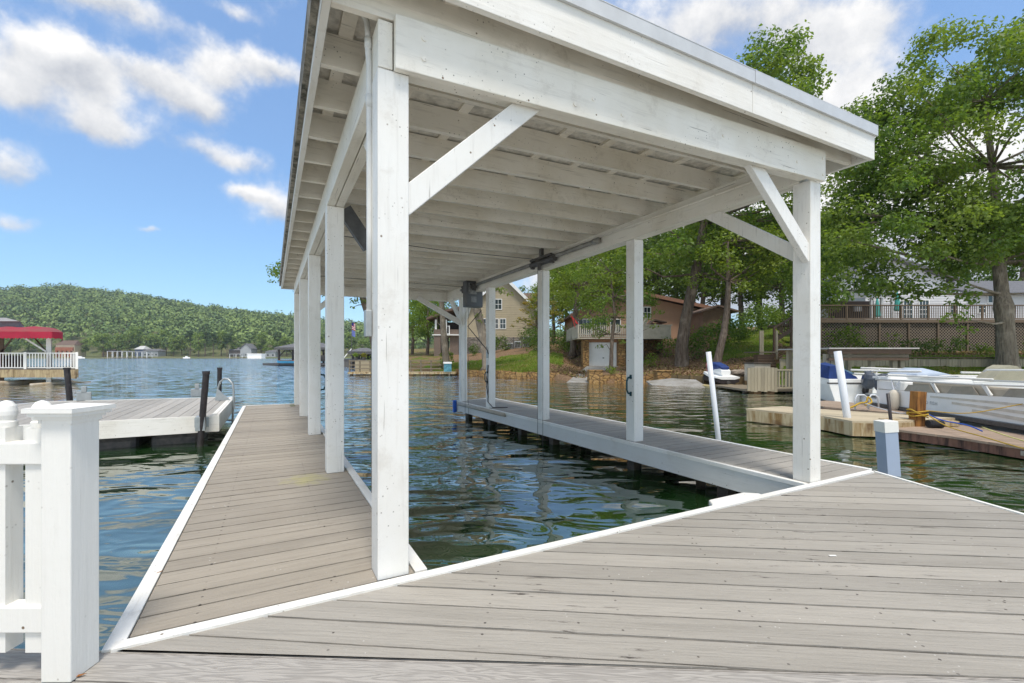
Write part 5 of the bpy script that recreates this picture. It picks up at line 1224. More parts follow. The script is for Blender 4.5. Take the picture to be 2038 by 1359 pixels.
# ropes
def rope(pts, r, mat, label, name='rope'):
    pts = [Vector(p) for p in pts]; sm = []
    for i in range(len(pts)-1):
        p0 = pts[max(i-1,0)]; p1 = pts[i]; p2 = pts[i+1]; p3 = pts[min(i+2,len(pts)-1)]
        for k in range(5):
            t_ = k/5; sm.append(.5*((2*p1)+(-p0+p2)*t_+(2*p0-5*p1+4*p2-p3)*t_*t_+(-p0+3*p1-3*p2+p3)*t_**3))
    sm.append(pts[-1]); return tag(MB().tube(sm, r, 6).build(name, mat, smooth=True), label, 'rope')
M['rope_y'] = plain('yellow_rope', (.62,.40,.05), .8, .15, 60, bump=.6); M['rope_w'] = plain('white_rope', (.60,.62,.66), .8, .1, 60); M['rope_b'] = plain('blue_rope', (.03,.10,.48), .8, .1, 60)
pc = at(1826,820,9.25); 
ring = []
for k in range(26):
    a = k*math.pi/4; ring.append(pc+Vector((.125*math.copysign(min(1,abs(math.cos(a))*1.3),math.cos(a)), .125*math.copysign(min(1,abs(math.sin(a))*1.3),math.sin(a)), .06-.006*k + .02*math.sin(k*2.1))))
rope(ring, .013, M['rope_y'], 'yellow rope coiled round the orange brown timber post')
rope([pc+Vector((.12,-.05,.04)), at(1930,822,8.7), at(2060,800,8.2), at(2200,790,7.8)], .010, M['rope_y'], 'upper yellow rope running right from the orange post to the boat bow')
rope([pc+Vector((.12,-.05,-.02)), at(1885,848,8.5), at(1960,870,7.4), at(2040,893,6.6), at(2150,915,5.9)], .010, M['rope_y'], 'lower yellow rope running across the brown dock towards the right edge')
rope([pc+Vector((.12,.0,.0)), at(1875,836,8.9), at(1925,846,8.5), at(1955,858,8.1)], .012, M['rope_b'], 'blue rope trailing right from the orange brown post')
rope([at(1955,850,8.1)+Vector((0,0,.0)), at(2000,866,7.5), at(2060,884,6.9)], .010, plain('pale_yellow_rope', (.62,.58,.22), .8), 'thin pale yellow rope lying on the brown dock at the right edge')
rope([pc+Vector((-.12,0,-.01)), at(1790,822,9.7), at(1750,812,10.4), at(1722,803,11.2)], .010, M['rope_w'], 'white rope from the orange post to the white ladder loops')
rope([at(1690,812,11.3), at(1700,808,11.3), at(1712,802,11.35), at(1724,800,11.35), at(1728,790,11.36), at(1735,800,11.3), at(1722,806,11.25)], .022, M['rope_y'], 'bundle of yellow rope tied on the white ladder loops')

# ---- pontoon boat
A_ = Vector((9.80,12.3,0)); ang = math.atan2(-.99,-.13); d_ = Vector((-.13,-.99,0)).normalized(); r_ = Vector((.99,-.13,0)).normalized()
def bp(s, t_, z): p = A_ + d_*s + r_*t_; return Vector((p.x, p.y, z))
M['boat_white'] = plain('boat_panel_white', (.90,.89,.86), .35, .04, 1.2, c2=(.83,.81,.75)); M['boat_beige'] = plain('boat_beige', (.50,.43,.33), .6, .1, 2)
M['alu'] = plain('boat_aluminium', (.55,.56,.57), .35, .1, 3, metal=.7)
M['tube_white'] = plain('white_tube', (.74,.73,.69), .35, .05, 4)
pt = thing('pontoon_boat', A_+Vector((0,0,LAKE)), 'nearest white pontoon boat with beige stripes and folded canopy frame', 'boat')
for t_ in (.35, 2.05):
    MB().tube([bp(-.2,t_,-.40),bp(0,t_,-.38),bp(6.2,t_,-.38),bp(7.2,t_,-.25),bp(7.4,t_,-.18)], [.12,.28,.28,.16,.04], 14).build('pontoon', M['alu'], pt, smooth=True)
def bbox(s0,s1,t0,t1,z0,z1,mb): return mb.add([bp(s,t_,z) for z in (z0,z1) for (s,t_) in ((s0,t0),(s0,t1),(s1,t1),(s1,t0))], [(0,1,2,3)[::-1],(4,5,6,7),(0,1,5,4),(1,2,6,5),(2,3,7,6),(3,0,4,7)])
bbox(-.05,7.0,0,2.4,-.12,-.05,MB()).build('deck_floor', M['alu'], pt)
bbox(-.08,7.05,-.04,-.005,-.135,-.055,MB()).build('rub_rail', M['dark_metal'], pt)
def ztop(s): return .30 + .035*s
def side_panel(s0, s1, t_, nm='side_panel', mat='boat_white', z0=-.045, extra=0):
    n = 8; b = MB(); lo = []; hi = []
    for k in range(n+1): s = s0+(s1-s0)*k/n; lo.append(bp(s,t_,z0)); hi.append(bp(s,t_,ztop(s)+extra))
    return b.extrude(lo + hi[::-1], r_*.03).build(nm, M[mat], pt)
side_panel(.05, 6.4, .02); side_panel(.05, 6.4, 2.35)
bbox(.02,.05,.05,2.35,-.045,.55,MB()).build('stern_panel', M['boat_white'], pt)
bbox(.05,.9,.051,.6,.33,.56,MB()).build('stern_corner', M['boat_white'], pt, bevel=.03)
b = MB()
for t_ in (.03, 2.36): b.tube([bp(.0,t_,.58),bp(3,t_,ztop(3)+.22),bp(6.4,t_,ztop(6.4)+.22)], .022, 8)
b.build('rail_tube', M['tube_white'], pt, smooth=True)
for s in (.9, 2.2, 3.5, 4.9, 6.2):
    MB().beam(bp(s-.10,.035,ztop(s)), bp(s-.28,.035,ztop(s)+.22), .05, .05).build('rail_stay', M['tube_white'], pt)
side_panel(.95, 2.15, .035, 'clear_panel', 'glass', .33, .16) if False else None
M['plexi'] = plain('dusty_plexiglass', (.40,.36,.29), .25, .15, 3, spec=.6)
for (s0, s1) in ((1.0,1.95),(2.3,3.1),(3.6,4.5)):
    b = MB(); b.extrude([bp(s0,.06,ztop(s0)), bp(s1,.06,ztop(s1)), bp(s1-.15,.06,ztop(s1)+.17), bp(s0+.15,.06,ztop(s0)+.17)], r_*.01); b.build('side_window', M['plexi'], pt)
bbox(1.2,4.6,.25,.85,-.045,.36,MB()).build('bench_seat', M['boat_beige'], pt, bevel=.05); bbox(1.2,4.6,.10,.24,-.04,.60,MB()).build('seat_back', M['boat_beige'], pt, bevel=.05)
bbox(4.3,5.6,.07,.10,ztop(5),ztop(5)+.20,MB()).build('beige_panel', M['boat_beige'], pt)
# beige stripes sweeping up to the bow on the side
for k, (z0, z1, s0) in enumerate(((.26,.30,1.9),(.17,.22,2.5),(.06,.12,3.0))):
    pts = [bp(s, .012, z0 + (.05 - .03*k)*(s-s0)/4 - .02*k*(s-s0)) for s in [s0+(6.3-s0)*i/8 for i in range(9)]]
    top = [bp(s, .012, z1 + .005*(s-s0) + (.05 - .03*k)*(s-s0)/4 - .02*k*(s-s0)) for s in [s0+(6.3-s0)*i/8 for i in range(9)]]
    MB().extrude(pts + top[::-1], r_*.008).build('side_stripe', plain('stripe_beige', (.68,.63,.54), .5), pt)
# faded lettering on the side
cu = bpy.data.curves.new('lettering', 'FONT'); cu.body = 'PRO FISH'; cu.size = .105; cu.extrude = .002; cu.space_character = 1.15
lt = bpy.data.objects.new('lettering', cu); COL.objects.link(lt); cu.materials.append(plain('faded_grey_print', (.48,.48,.46), .6))
X_ = d_; Z_ = Vector((0,0,1)); Y_ = X_.cross(Z_)   # text reads along the boat towards the bow
Mx = Matrix(((X_.x,0,-r_.x,0),(X_.y,0,-r_.y,0),(0,1,0,0),(0,0,0,1)))
pos = bp(1.62, .016, .10); Mx.translation = pos
lt.parent = pt; lt.matrix_local = ROOTM[pt.name].inverted() @ Mx
bpy.context.view_layer.update()
dg = bpy.context.evaluated_depsgraph_get(); me = bpy.data.meshes.new_from_object(lt.evaluated_get(dg)); ml = lt.matrix_local.copy()
bpy.data.objects.remove(lt); lt = bpy.data.objects.new('lettering', me); COL.objects.link(lt); lt.parent = pt; lt.matrix_local = ml
if not me.materials: me.materials.append(bpy.data.materials['faded_grey_print'])
# folded bimini frame above
for k, (t_, z, s0, s1) in enumerate(((.1,.80,-.3,1.5),(2.3,.86,.4,2.6),(.15,.70,.2,3.3),(2.2,.76,2.2,4.4))):
    MB().tube([bp(s0,t_,z-.05),bp(s0+.1,t_,z),bp(s1,t_,z+.04)], .022, 8).build('canopy_bar', M['tube_white'], pt, smooth=True)
MB().tube([bp(.1,.08,.58),bp(-.15,.1,.72),bp(.0,.12,.84)], .02, 8).build('canopy_hinge', M['tube_white'], pt)
bbox(-.25,.35,.1,.55,.60,.66,MB()).build('stern_shelf', M['boat_white'], pt)
def outboard(par, o, sc, tilt, red=False, s_ax=d_, nm='outboard_motor'):
    """cowl, leg and propeller; o = clamp point, s_ax = boat axis towards the bow"""
    def q(a, h, w): c, s = math.cos(tilt), math.sin(tilt); A = -a*c - h*s; H = -a*s + h*c; return o + s_ax*A*sc*-1*-1 + Vector((0,0,H*sc)) + Vector((-s_ax.y, s_ax.x, 0))*w*sc
    b = MB(); secs = [(-.02,.20,.16),(.10,.24,.20),(.38,.22,.19),(.50,.14,.12)]
    vs = []
    for h, L, w in secs:
        for (a, ww) in ((-.12,-w*.7),(-.12,w*.7),(L*.8,w),(L*1.25,w*.5),(L*1.25,-w*.5),(L*.8,-w)): vs.append(q(a,h,ww))
    n = 6; fs = [(i*n+j,i*n+(j+1)%n,(i+1)*n+(j+1)%n,(i+1)*n+j) for i in range(3) for j in range(n)]+[tuple(reversed(range(n))), tuple(3*n+j for j in range(n))]
    m_ = b.add(vs, fs).build(nm, M['cowl'], par, bevel=.02)
    b = MB().beam(q(.06,.0,0), q(.06,-.62,0), .10*sc, .16*sc, up=(0,1,0)); b.build('leg', M['black_pole'], m_)
    b = MB().tube([q(-.12,-.62,0), q(.20,-.62,0)], .06*sc, 10); b.build('gear_case', M['black_pole'], m_, smooth=True)
    b = MB()
    for a in range(3):
        t_ = a*2.094; b.extrude([q(.20,-.62,0), q(.22,-.62+.16*math.cos(t_-.4),.16*math.sin(t_-.4)), q(.20,-.62+.16*math.cos(t_+.4),.16*math.sin(t_+.4))], s_ax*.012)
    b.build('propeller', M['dark_metal'], m_)
    if red: MB().extrude([q(.0,.12,.21), q(.25,.12,.215), q(.22,.34,.205), q(.0,.34,.20)], Vector((-s_ax.y, s_ax.x, 0))*.01).build('red_panel', plain('red_gloss', (.5,.02,.03), .3), m_)
    return m_
M['cowl'] = plain('dark_blue_grey_cowl', (.045,.055,.075), .3, .2, 5, c2=(.12,.13,.15))
outboard(pt, bp(-.15,.35,.30), .85, .25, True)
# fender on the rail
fd_ = thing('boat_fender', bp(.55,-.14,.0), 'white sausage fender hanging on the pontoon boat side by the black rod', 'fender')
c0 = at(1779, 797, 11.45); f_ = MB().lathe((c0.x,c0.y,c0.z), [(.02,.27),(.06,.25),(.115,.17),(.125,.0),(.12,-.16),(.08,-.25),(.03,-.28)], 14); f_.build('body', plain('dirty_white_rubber', (.62,.56,.46), .6, .15, 3), fd_, smooth=True)
MB().tube([c0+Vector((0,0,.26)), bp(.62,.02,.60)], .010, 6).tube([c0+Vector((0,0,.26)), bp(.92,.02,.60)], .010, 6).build('line', M['rope_w'], fd_)

# ---- speed boat with blue cover, facing away
sb = thing('speed_boat', (gsx(1700,16),16,LAKE), 'white speed boat with royal blue cover behind the thick white pole', 'boat')
def sbp(s, t_, z): return Vector((gsx(1700,15.6)+t_+s*.35, 15.6+s, z))
def loft3(secs, f, mb=None):
    mb = mb or MB(); n = len(secs[0][1]); vs = [f(s, t_, z) for s, pr in secs for (t_, z) in pr]
    fs = [(i*n+j,i*n+(j+1)%n,(i+1)*n+(j+1)%n,(i+1)*n+j) for i in range(len(secs)-1) for j in range(n)]+[tuple(reversed(range(n))), tuple((len(secs)-1)*n+j for j in range(n))]
    return mb.add(vs, fs)
def hs(w, zt, k=.5): return [(0,LAKE-.2),(w*.75,LAKE+.02),(w,zt*k),(w*1.02,zt),(-w*1.02,zt),(-w,zt*k),(-w*.75,LAKE+.02)]
loft3([(0,hs(.85,.42)),(2.2,hs(.9,.48)),(3.8,hs(.65,.56)),(4.8,hs(.08,.62))], sbp).build('hull', M['boat_white'], sb, bevel=.02)
loft3([(-.01,[(-.87,.25),(.87,.25),(.87,.30),(-.87,.30)]),(3.8,[(-.69,.35),(.69,.35),(.69,.38),(-.69,.38)])], sbp).build('rub_rail', M['dark_metal'], sb)
t = NT('royal_blue_canvas'); t.col(t.mix(t.rng(t.noise(t.mapping(), 3, 3), .3, .7), (.008,.03,.13), (.015,.05,.22))); t.rough(.75); t.bump(t.noise(t.mapping((1,1,.4)), 5, 3), .6, .05); M['canvas'] = t.mat
loft3([(.05,[(-.86,.425),(.15,.425),(.10,.50),(-.60,.88),(-.80,.86)]),(1.6,[(-.88,.47),(.60,.47),(.35,.62),(-.45,.98),(-.72,.92)]),(3.2,[(-.72,.54),(.72,.54),(.45,.66),(-.2,.72),(-.6,.64)])], sbp).build('boat_cover', M['canvas'], sb)
outboard(sb, sbp(-.15,.35,.25), 1.0, .55, s_ax=Vector((.3,.95,0)).normalized())
MB().extrude([sbp(1.6,.45,.55),sbp(2.4,.1,.9),sbp(2.4,-.1,.9),sbp(1.6,.8,.5)], (.02,.02,0)).build('windshield', plain('blue_tinted_glass', (.10,.18,.26), .1, spec=.8), sb)
# ---- second pontoon boat further back
p2 = thing('pontoon_boat', (gsx(1860,15),15,LAKE), 'farther white pontoon boat with folded white canopy tubes', 'boat')
def q2(s, t_, z): return Vector((gsx(1735,15.2)+s, 15.2+t_-.03*s, z))
def q2box(s0,s1,t0,t1,z0,z1,mb): return mb.add([q2(s,t_,z) for z in (z0,z1) for (s,t_) in ((s0,t0),(s1,t0),(s1,t1),(s0,t1))], [(3,2,1,0),(4,5,6,7),(0,1,5,4),(1,2,6,5),(2,3,7,6),(3,0,4,7)])
for t_ in (.3,1.9): MB().tube([q2(-.1,t_,-.36),q2(5.5,t_,-.36),q2(6.3,t_,-.2)], [.26,.26,.05], 12).build('pontoon', M['alu'], p2, smooth=True)
q2box(0,6,0,2.3,-.1,-.04,MB()).build('deck_floor', M['alu'], p2); q2box(.05,5.8,.02,.05,-.035,.48,MB()).build('side_panel', M['boat_white'], p2); q2box(.05,5.8,2.25,2.28,-.035,.48,MB()).build('side_panel', M['boat_white'], p2)
q2box(.6,4.6,.3,.9,-.035,.42,MB()).build('bench_seat', M['boat_beige'], p2, bevel=.05)
for k, (t_, z, s0, s1) in enumerate(((.1,.74,-.6,1.6),(.1,.62,-.5,1.2),(2.2,.76,1.3,3.0),(.1,.66,3.0,5.4))): MB().tube([q2(s0,t_,z),q2(s1,t_,z-.06)], .035, 8).build('canopy_bar', M['tube_white'], p2, smooth=True)
MB().tube([q2(0.0,.05,.50),q2(2.8,.05,.56),q2(5.8,.05,.52)], .025, 8).build('rail_tube', M['tube_white'], p2)
loft3([(1.2,[(-.0,.5),(1.2,.5),(1.0,.55),(.2,.55)]),(2.0,[(-.1,.5),(1.5,.5),(1.1,.80),(.4,.80)]),(2.9,[(-.0,.5),(1.2,.5),(1.0,.55),(.2,.55)])], q2).build('folded_canvas', plain('blue_white_canvas', (.45,.52,.62), .7, .1, 2), p2, smooth=True)
# dome of a tan covered boat further right
cb = thing('covered_boat', (gsx(1998,14),14,LAKE), 'boat under a tan dome cover at the right edge behind the pontoon boats', 'boat')
def q3(s, t_, z): return Vector((gsx(1998,14)+s, 14+t_, z))
loft3([(-1.2,[(0,LAKE),(1.6,LAKE),(1.9,.42),(-.2,.42)]),(1.6,[(0,LAKE),(1.6,LAKE),(1.9,.45),(-.2,.45)])], q3).build('hull', M['boat_white'], cb)
prof = [(-.62,.43),(-.45,.62),(-.2,.84),(.0,.93),(.2,.90),(.42,.72),(.7,.44)]
b = MB(); b.extrude([q3(a, -.2, z) for a, z in prof], (.3,.8,0)); b.build('dome_cover', plain('tan_canvas', (.40,.37,.27), .85, .12, 2, bump=.4), cb)

# ------------------------------------------------------------------ trees and shrubs of the right shore
def gb(px, Y): return gpt(px, Y)
B = gb(2006, 24); 
def w(px, py, Y): return tuple(at(px, py, Y))
tree('maple_tree', tuple(B), [w(2006,735,24),w(2003,690,24),w(2000,640,24),w(1998,612,24),w(1994,585,24.2),w(1988,520,24.4),w(1985,430,24.6),w(1975,330,24.4),w(1960,200,24.2)], [.50,.40,.36,.42,.30,.27,.22,.17,.08],
     [(25.8,24.5,11.5,7.6,5.5,5.6,120,.9,1.5),(20.3,23.5,8.2,4.3,3.4,3.8,74,.7,1.2),(24.0,24,16.0,3.4,3,2.8,34,.7,1.1),(20.9,24,12.4,3.6,3,3.6,52,.7,1.1),(28.5,24,17.2,3.4,3,2.6,22,.8,1.2),(30,24,8,5,4,3,26,.9,1.3)], 170, .21, M['leaf_maple'], M['bark_pale'],
     'huge maple with pale trunk overhanging the white house at right', 'tree', 7, frac=.22, flat=.55, limb=.075, lo=.3,
     low=[(*w(1905,560,22.8),.75),(*w(1915,600,22.6),.7),(*w(1900,632,22.5),.6),(*w(1925,655,22.5),.42),(*w(1880,575,22.8),.6),(*w(1860,540,23),.8),(*w(1935,585,23),.5),(*w(1690,545,23),.6),(*w(1740,560,23),.7),(*w(1665,500,23),.6),(*w(1790,570,23),.6),(*w(1820,560,23),.6),(*w(1700,470,23),.8),(*w(1650,430,23.4),.6),(*w(1665,380,23.5),.7),(*w(1760,510,23),.8),(*w(1720,505,23.2),.8),(*w(1800,535,23),.7),(*w(1850,505,23),.8),(*w(1680,590,22.8),.5),(*w(1900,530,23),.8)])
B = gb(1357, 32)
tree('hardwood_tree', tuple(B), [w(1357,728,32),w(1357,690,32),w(1364,640,32),w(1374,590,32),w(1384,545,32),w(1392,500,32),w(1402,440,32),w(1420,350,32),w(1450,220,32)], [.50,.42,.38,.36,.34,.30,.26,.2,.08],
     [(15.5,32,14.5,5.8,5,6.6,62,1.0,1.8),(17.6,32,20.4,3.8,3,3.2,52,.8,1.3),(11.5,31,9.6,5.0,3.5,2.6,40,.8,1.3),(17.8,31.5,9.0,3.6,3.5,2.8,28,.8,1.3)], 110, .27, M['leaf_maple'], M['bark'],
     'tall hardwood with thick leaning dark trunk right of the boat garage', 'tree', 9, frac=.28, flat=.55, lo=.4)
B = gb(1424, 28.5)
tree('hardwood_tree', tuple(B), [w(1424,738,28.5),w(1432,700,28.5),w(1441,660,28.5),w(1448,610,28.5),w(1450,560,28.5),w(1448,480,28.5)], [.27,.23,.20,.18,.15,.07],
     [(14.2,29,7.6,3.2,2.6,2.2,34,.6,1.0),(16.4,30,8.0,2.8,2.6,2.0,24,.6,1.0)], 120, .2, M['leaf_bright'], M['bark'], 'slim leaning tree with bright crown behind the thin white pole', 'tree', 12, frac=.5, flat=.5)
B = gb(1216, 31)
tree('young_tree', tuple(B), [w(1216,738,31),w(1217,700,31),w(1219,665,31),w(1224,630,31),w(1220,590,31),w(1214,540,31)], [.15,.13,.12,.10,.08,.03],
     [(6.2,31,4.6,2.0,1.6,2.0,32,.35,.7),(5.4,31,7.4,2.2,1.8,1.6,26,.4,.8),(8.4,31,5.2,1.6,1.4,1.8,24,.35,.65)], 190, .16, M['leaf_maple'], M['bark'], 'young tree with thin stems in front of the white garage door', 'tree', 14, frac=.7, flat=.45, limb=.05, lo=.2,
     low=[(*w(1195,690,31),.35),(*w(1240,680,31),.35),(*w(1180,650,31),.4),(*w(1262,612,30.5),.5),(*w(1290,632,30.5),.5),(*w(1310,620,30.5),.45),(*w(1300,650,30.5),.4)])
B = gb(1150, 41)
tree('hardwood_tree', tuple(B), [w(1140,700,41),w(1145,640,41),w(1150,570,41),w(1150,500,41)], [.3,.26,.2,.08],
     [(6.2,41,8.6,3.6,3,3.6,44,.7,1.2),(8.8,42,9.6,3.2,3,2.8,30,.7,1.2)], 105, .24, M['leaf_bright'], M['bark'], 'bright green tree rising left behind the railed deck', 'tree', 15, frac=.4, flat=.6)
B = gb(1079, 50)
tree('small_tree', tuple(B), [w(1079,690,50),w(1079,650,50),w(1074,625,50),w(1070,600,50)], [.16,.13,.10,.04],
     [(3.0,50,6.8,2.4,1.8,1.5,22,.35,.7),(1.2,50,4.9,1.5,1.2,.7,9,.3,.55),(4.5,50,5.2,1.8,1.2,1.2,12,.35,.6)], 150, .2, M['leaf_yellow'], M['bark'], 'small yellowing tree in front of the tan house corner', 'tree', 16, frac=.8, flat=.4, limb=.05, lo=.2)
B = gb(972, 37)
tree('hardwood_tree', tuple(B), [w(972,728,37),w(968,700,37),w(962,670,37),w(955,640,37),w(948,612,37),w(938,560,37),w(930,510,37)], [.50,.40,.37,.35,.33,.25,.1],
     [(-3.2,37,10.6,5.2,4,2.6,42,.8,1.3)], 100, .24, M['leaf_bright'], M['bark_pale'], 'leaning pale trunk with tufts of leaves in front of the tan house', 'tree', 17, frac=.45, flat=.5, lo=.75,
     low=[(*w(952,628,36.6),.35),(*w(954,640,36.5),.3),(*w(1000,578,37),.5),(*w(1015,585,37),.35),(*w(985,575,37),.45)])
B = gb(890, 41.5)
tree('hardwood_tree', tuple(B), [w(890,742,41.5),w(886,700,41.5),w(882,650,41.5),w(879,600,41.5),w(876,540,41.5)], [.36,.30,.27,.24,.1],
     [(-6.5,41.5,9.3,4.6,3.5,2.6,36,.7,1.2)], 100, .24, M['leaf_maple'], M['bark_pale'], 'upright pale trunk left of the tan house porch', 'tree', 18, frac=.45, flat=.5, lo=.5, low=[(*w(848,602,41),.6),(*w(868,625,42),.6),(*w(835,598,41),.5)])
B = gb(757, 44)
tree('hardwood_tree', (B.x,B.y,B.z), [w(760,742,44),w(752,700,44),w(744,665,44),w(736,630,44),w(726,605,44),w(716,575,44),w(705,540,44)], [.62,.55,.50,.42,.34,.24,.1],
     [(-16.0,44,9.6,6.4,4,2.5,54,.8,1.4)], 105, .25, M['leaf_maple'], M['bark'], 'curving tree by the water seen between the second and first left posts', 'tree', 19, frac=.5, flat=.5, lo=.4,
     low=[(*w(545,542,43),.7),(*w(560,560,43),.5),(*w(540,560,43),.35),(*w(705,598,43.5),.6),(*w(728,600,43.5),.6),(*w(700,612,43),.3),(*w(825,602,42),.5)])
# leafy background trees behind the houses
BP = []
for i, (seed, lm) in enumerate(((31,'leaf_dark'),(32,'leaf_maple'),(33,'leaf_bright'))):
    BP.append(tree('background_tree', (0,0,0), [(0,0,0),(.2,.1,3),(0,.3,6),(.2,0,10)], [.35,.30,.24,.08], [(0,0,7.8,4.6,4.6,4.0,52,1.0,1.7),(0,0,11.6,2.8,2.8,2.0,14,.8,1.3)], 48, .36, M[lm], M['bark'],
              'x', 'tree', seed, None, frac=.3, flat=.65))
BT = [(820,72,2,.75,'bright green tree at the far left end of the right shore'),(850,66,1,.72,'tree at the waterside left of the tan house porch'),(870,80,0,.9,'darker tree behind the tan house porch'),
      (1050,88,1,.9,'tree top showing above the rear roof of the tan house'),(1100,58,2,.72,'bright tree between the tan house and the brown house'),(1125,70,1,.95,'taller tree behind the gap between the tan and brown houses'),
      (1160,66,2,1.0,'tree behind the left roof slope of the brown house'),(1210,68,0,1.25,'dark tree behind the peak of the brown house'),(1262,66,1,1.2,'tree behind the right roof slope of the brown house'),
      (1310,62,0,1.15,'dark tree behind the thick leaning trunk'),(1350,72,1,1.35,'tree behind and left of the brown shed'),(1400,60,0,1.1,'dark tree straight behind the brown shed'),(1440,66,2,1.2,'bright tree behind the right side of the brown shed'),
      (1478,58,1,1.05,'tree above the middle of the clipped hedge'),(1515,64,0,1.3,'dark tree above the upper end of the hedge'),(1552,56,2,1.0,'bright tree above the timber stair railing'),(1590,60,1,1.25,'tree just left of the near right post, behind the stair railing'),
      (1640,62,2,1.15,'tree behind the left gable end of the white house'),(1690,70,0,1.25,'dark tree behind the left roof of the white house'),(1930,66,1,1.2,'tree behind the right roof of the white house'),(2040,60,0,1.2,'dark tree behind the white house at the right edge')]
usedB = set()
for (px, Y, k, sc, lb) in BT:
    p = gpt(px, Y, -.2); rz = rt.uniform(0,6.28)
    if k in usedB: copy_thing(BP[k], p, rz, (sc*rt.uniform(.9,1.1),sc,sc*rt.uniform(.9,1.15)), lb)
    else: usedB.add(k); BP[k].location = p; BP[k].scale = (sc,)*3; BP[k]['label'] = lb
tree('screening_tree', tuple(gpt(1618,37)), [tuple(gpt(1618,37)), tuple(gpt(1618,37,2.5)), tuple(gpt(1616,37,5)), tuple(gpt(1618,37,8))], [.25,.2,.15,.05],
     [(24.6,37,7.5,2.8,2.4,3.4,44,.7,1.2)], 100, .25, M['leaf_maple'], M['bark'], 'leafy tree screening the left end of the white house beside the near right post', 'tree', 25, frac=.3)
# shrubs
def shrub(px, Y, wd, h, mat, label, seed, nper=190, leaf=.16, n=14, dz=0, name='shrub'):
    B = gpt(px, Y); return bush(name, (B.x,B.y,B.z+dz), [(B.x,B.y,B.z+dz+h*.45,wd*.8,wd*.7,h*.42,n,wd*.30,wd*.45)], nper, leaf, M[mat], label, seed)
shrub(946,55,1.0,1.5,'leaf_dark','round dark shrub at the foot of the tan house stone wall',41,150,.2)
shrub(994,56,1.7,2.5,'leaf_dark','larger dark shrub beside the air conditioners',42,130,.2)
shrub(1062,55,2.2,3.0,'leaf_dark','dark shrub under the small yellowing tree',43,110,.22)
shrub(1112,47,3.6,2.2,'leaf_dark','wide dark shrub left of the railed deck',44,60,.22,20)
shrub(1142,44,1.0,1.0,'leaf_bright','small bright shrub beside the stone garage',45,150,.18)
shrub(1300,33,.75,.95,'leaf_bright','bright low shrub in front of the dark stone wall',46,200,.14)
shrub(1216,29.8,.55,.5,'leaf_bright','tuft of leaves at the foot of the young tree',47,260,.12)
shrub(890,44,.9,1.6,'leaf_bright','bright shrub at the foot of the upright pale trunk',48,160,.2)
shrub(1678,30.5,1.5,2.0,'leaf_bright','spreading juniper shrub at the left of the lattice',49,150,.15,22)
shrub(1776,31,.8,1.7,'leaf_bright','small juniper shrub on a stem before the lattice',50,180,.14,10)
shrub(1740,30,.9,.8,'leaf_maple','low shrub below the lattice, left of the small juniper',51,200,.14)
shrub(1838,30,1.3,1.0,'leaf_dark','low dark shrub in front of the middle of the lattice',52,160,.15)
shrub(1905,30,.9,1.2,'leaf_maple','low shrub left of the maple trunk',53,180,.15)
shrub(1955,29.5,.8,.7,'leaf_bright','tiny bright shrub close left of the maple trunk',54,200,.14)
shrub(2070,30,1.3,1.2,'leaf_dark','dark shrub right of the maple trunk',55,160,.15)
shrub(1290,40,1.1,2.6,'leaf_yellow','orange tinged shrub at the right end of the cream parapet',56,120,.2)
shrub(1330,36.5,1.2,2.2,'leaf_maple','green shrub between the parapet and the thick leaning trunk',57,130,.18)
hp = [(1378,33.5,1.15,2.3),(1400,34.5,1.3,2.5),(1425,35.5,1.3,2.5),(1447,36.5,1.4,2.8),(1465,38.5,1.5,2.9),(1482,41,1.6,3.0),(1500,44.5,1.7,3.2),(1518,48.5,1.9,3.3),(1536,53,2.0,3.4),(1556,58,2.2,3.6),(1578,64,2.4,3.8)]
names = ['first','second','third','fourth','fifth','sixth','seventh','eighth','ninth','tenth','eleventh']
for k, (px, Y, wd, h) in enumerate(hp):
    shrub(px, Y, wd, h, ('leaf_dark','leaf_maple')[k%2] if k < 8 else 'leaf_bright', names[k]+' bush up the slope in the hedge right of the thick leaning trunk', 60+k, int(150/(1+k*.12)), .17+.012*k, 18, name='hedge_bush')

# ground cover on the banks: grass blades and fallen leaves nobody could count
def scatter(name, mat, label, n, size, aspect, test, seed, up, lift):
    rs = np.random.RandomState(seed); P_, N_ = [], []
    while len(P_) < n:
        px = rs.uniform(860, 2150); pr = col_at(px); Y = pr[1][0] + .2 + (48-pr[1][0])*rs.uniform()**1.7
        if px < 1120 and Y > 46: continue
        if not test(cover(px, Y), rs): continue
        if abs(px-1200) < 34 and 28.5 < Y < 40: continue
        P_.append(gpt(px, Y, lift + .02)); N_.append((rs.normal()*1.0, -1.0 if up else rs.normal()*.4, rs.normal()*.3 if up else 1.5))
    P_ = np.array(P_); N_ = np.array(N_)
    if up:                                         # upright blades
        n_ = len(P_); a = rs.uniform(0, 6.28, n_); sz = rs.uniform(.5, 1.4, n_)*size; w_ = sz*aspect
        dx, dy = np.cos(a)*w_, np.sin(a)*w_; lean = rs.normal(size=(n_,2))*sz[:,None]*.4
        v = np.stack([P_ + np.stack([-dx,-dy,-.03+0*dx],1), P_ + np.stack([dx,dy,-.03+0*dx],1), P_ + np.stack([dx*.3+lean[:,0],dy*.3+lean[:,1],sz],1), P_ + np.stack([-dx*.3+lean[:,0],-dy*.3+lean[:,1],sz],1)], 1).reshape(-1,3)
        me = bpy.data.meshes.new(name); me.from_pydata(v.tolist(), [], [(4*i,4*i+1,4*i+2,4*i+3) for i in range(n_)]); me.materials.append(mat)
    else: me = leaf_mesh(name, P_, N_, size, rs, mat, aspect)
    o = bpy.data.objects.new(name, me); COL.objects.link(o); tag(o, label, 'ground cover', kind='stuff')
M['blades'] = leaf_mat('grass_blades', (.10,.17,.015), (.22,.27,.035), (.30,.27,.07), .4)
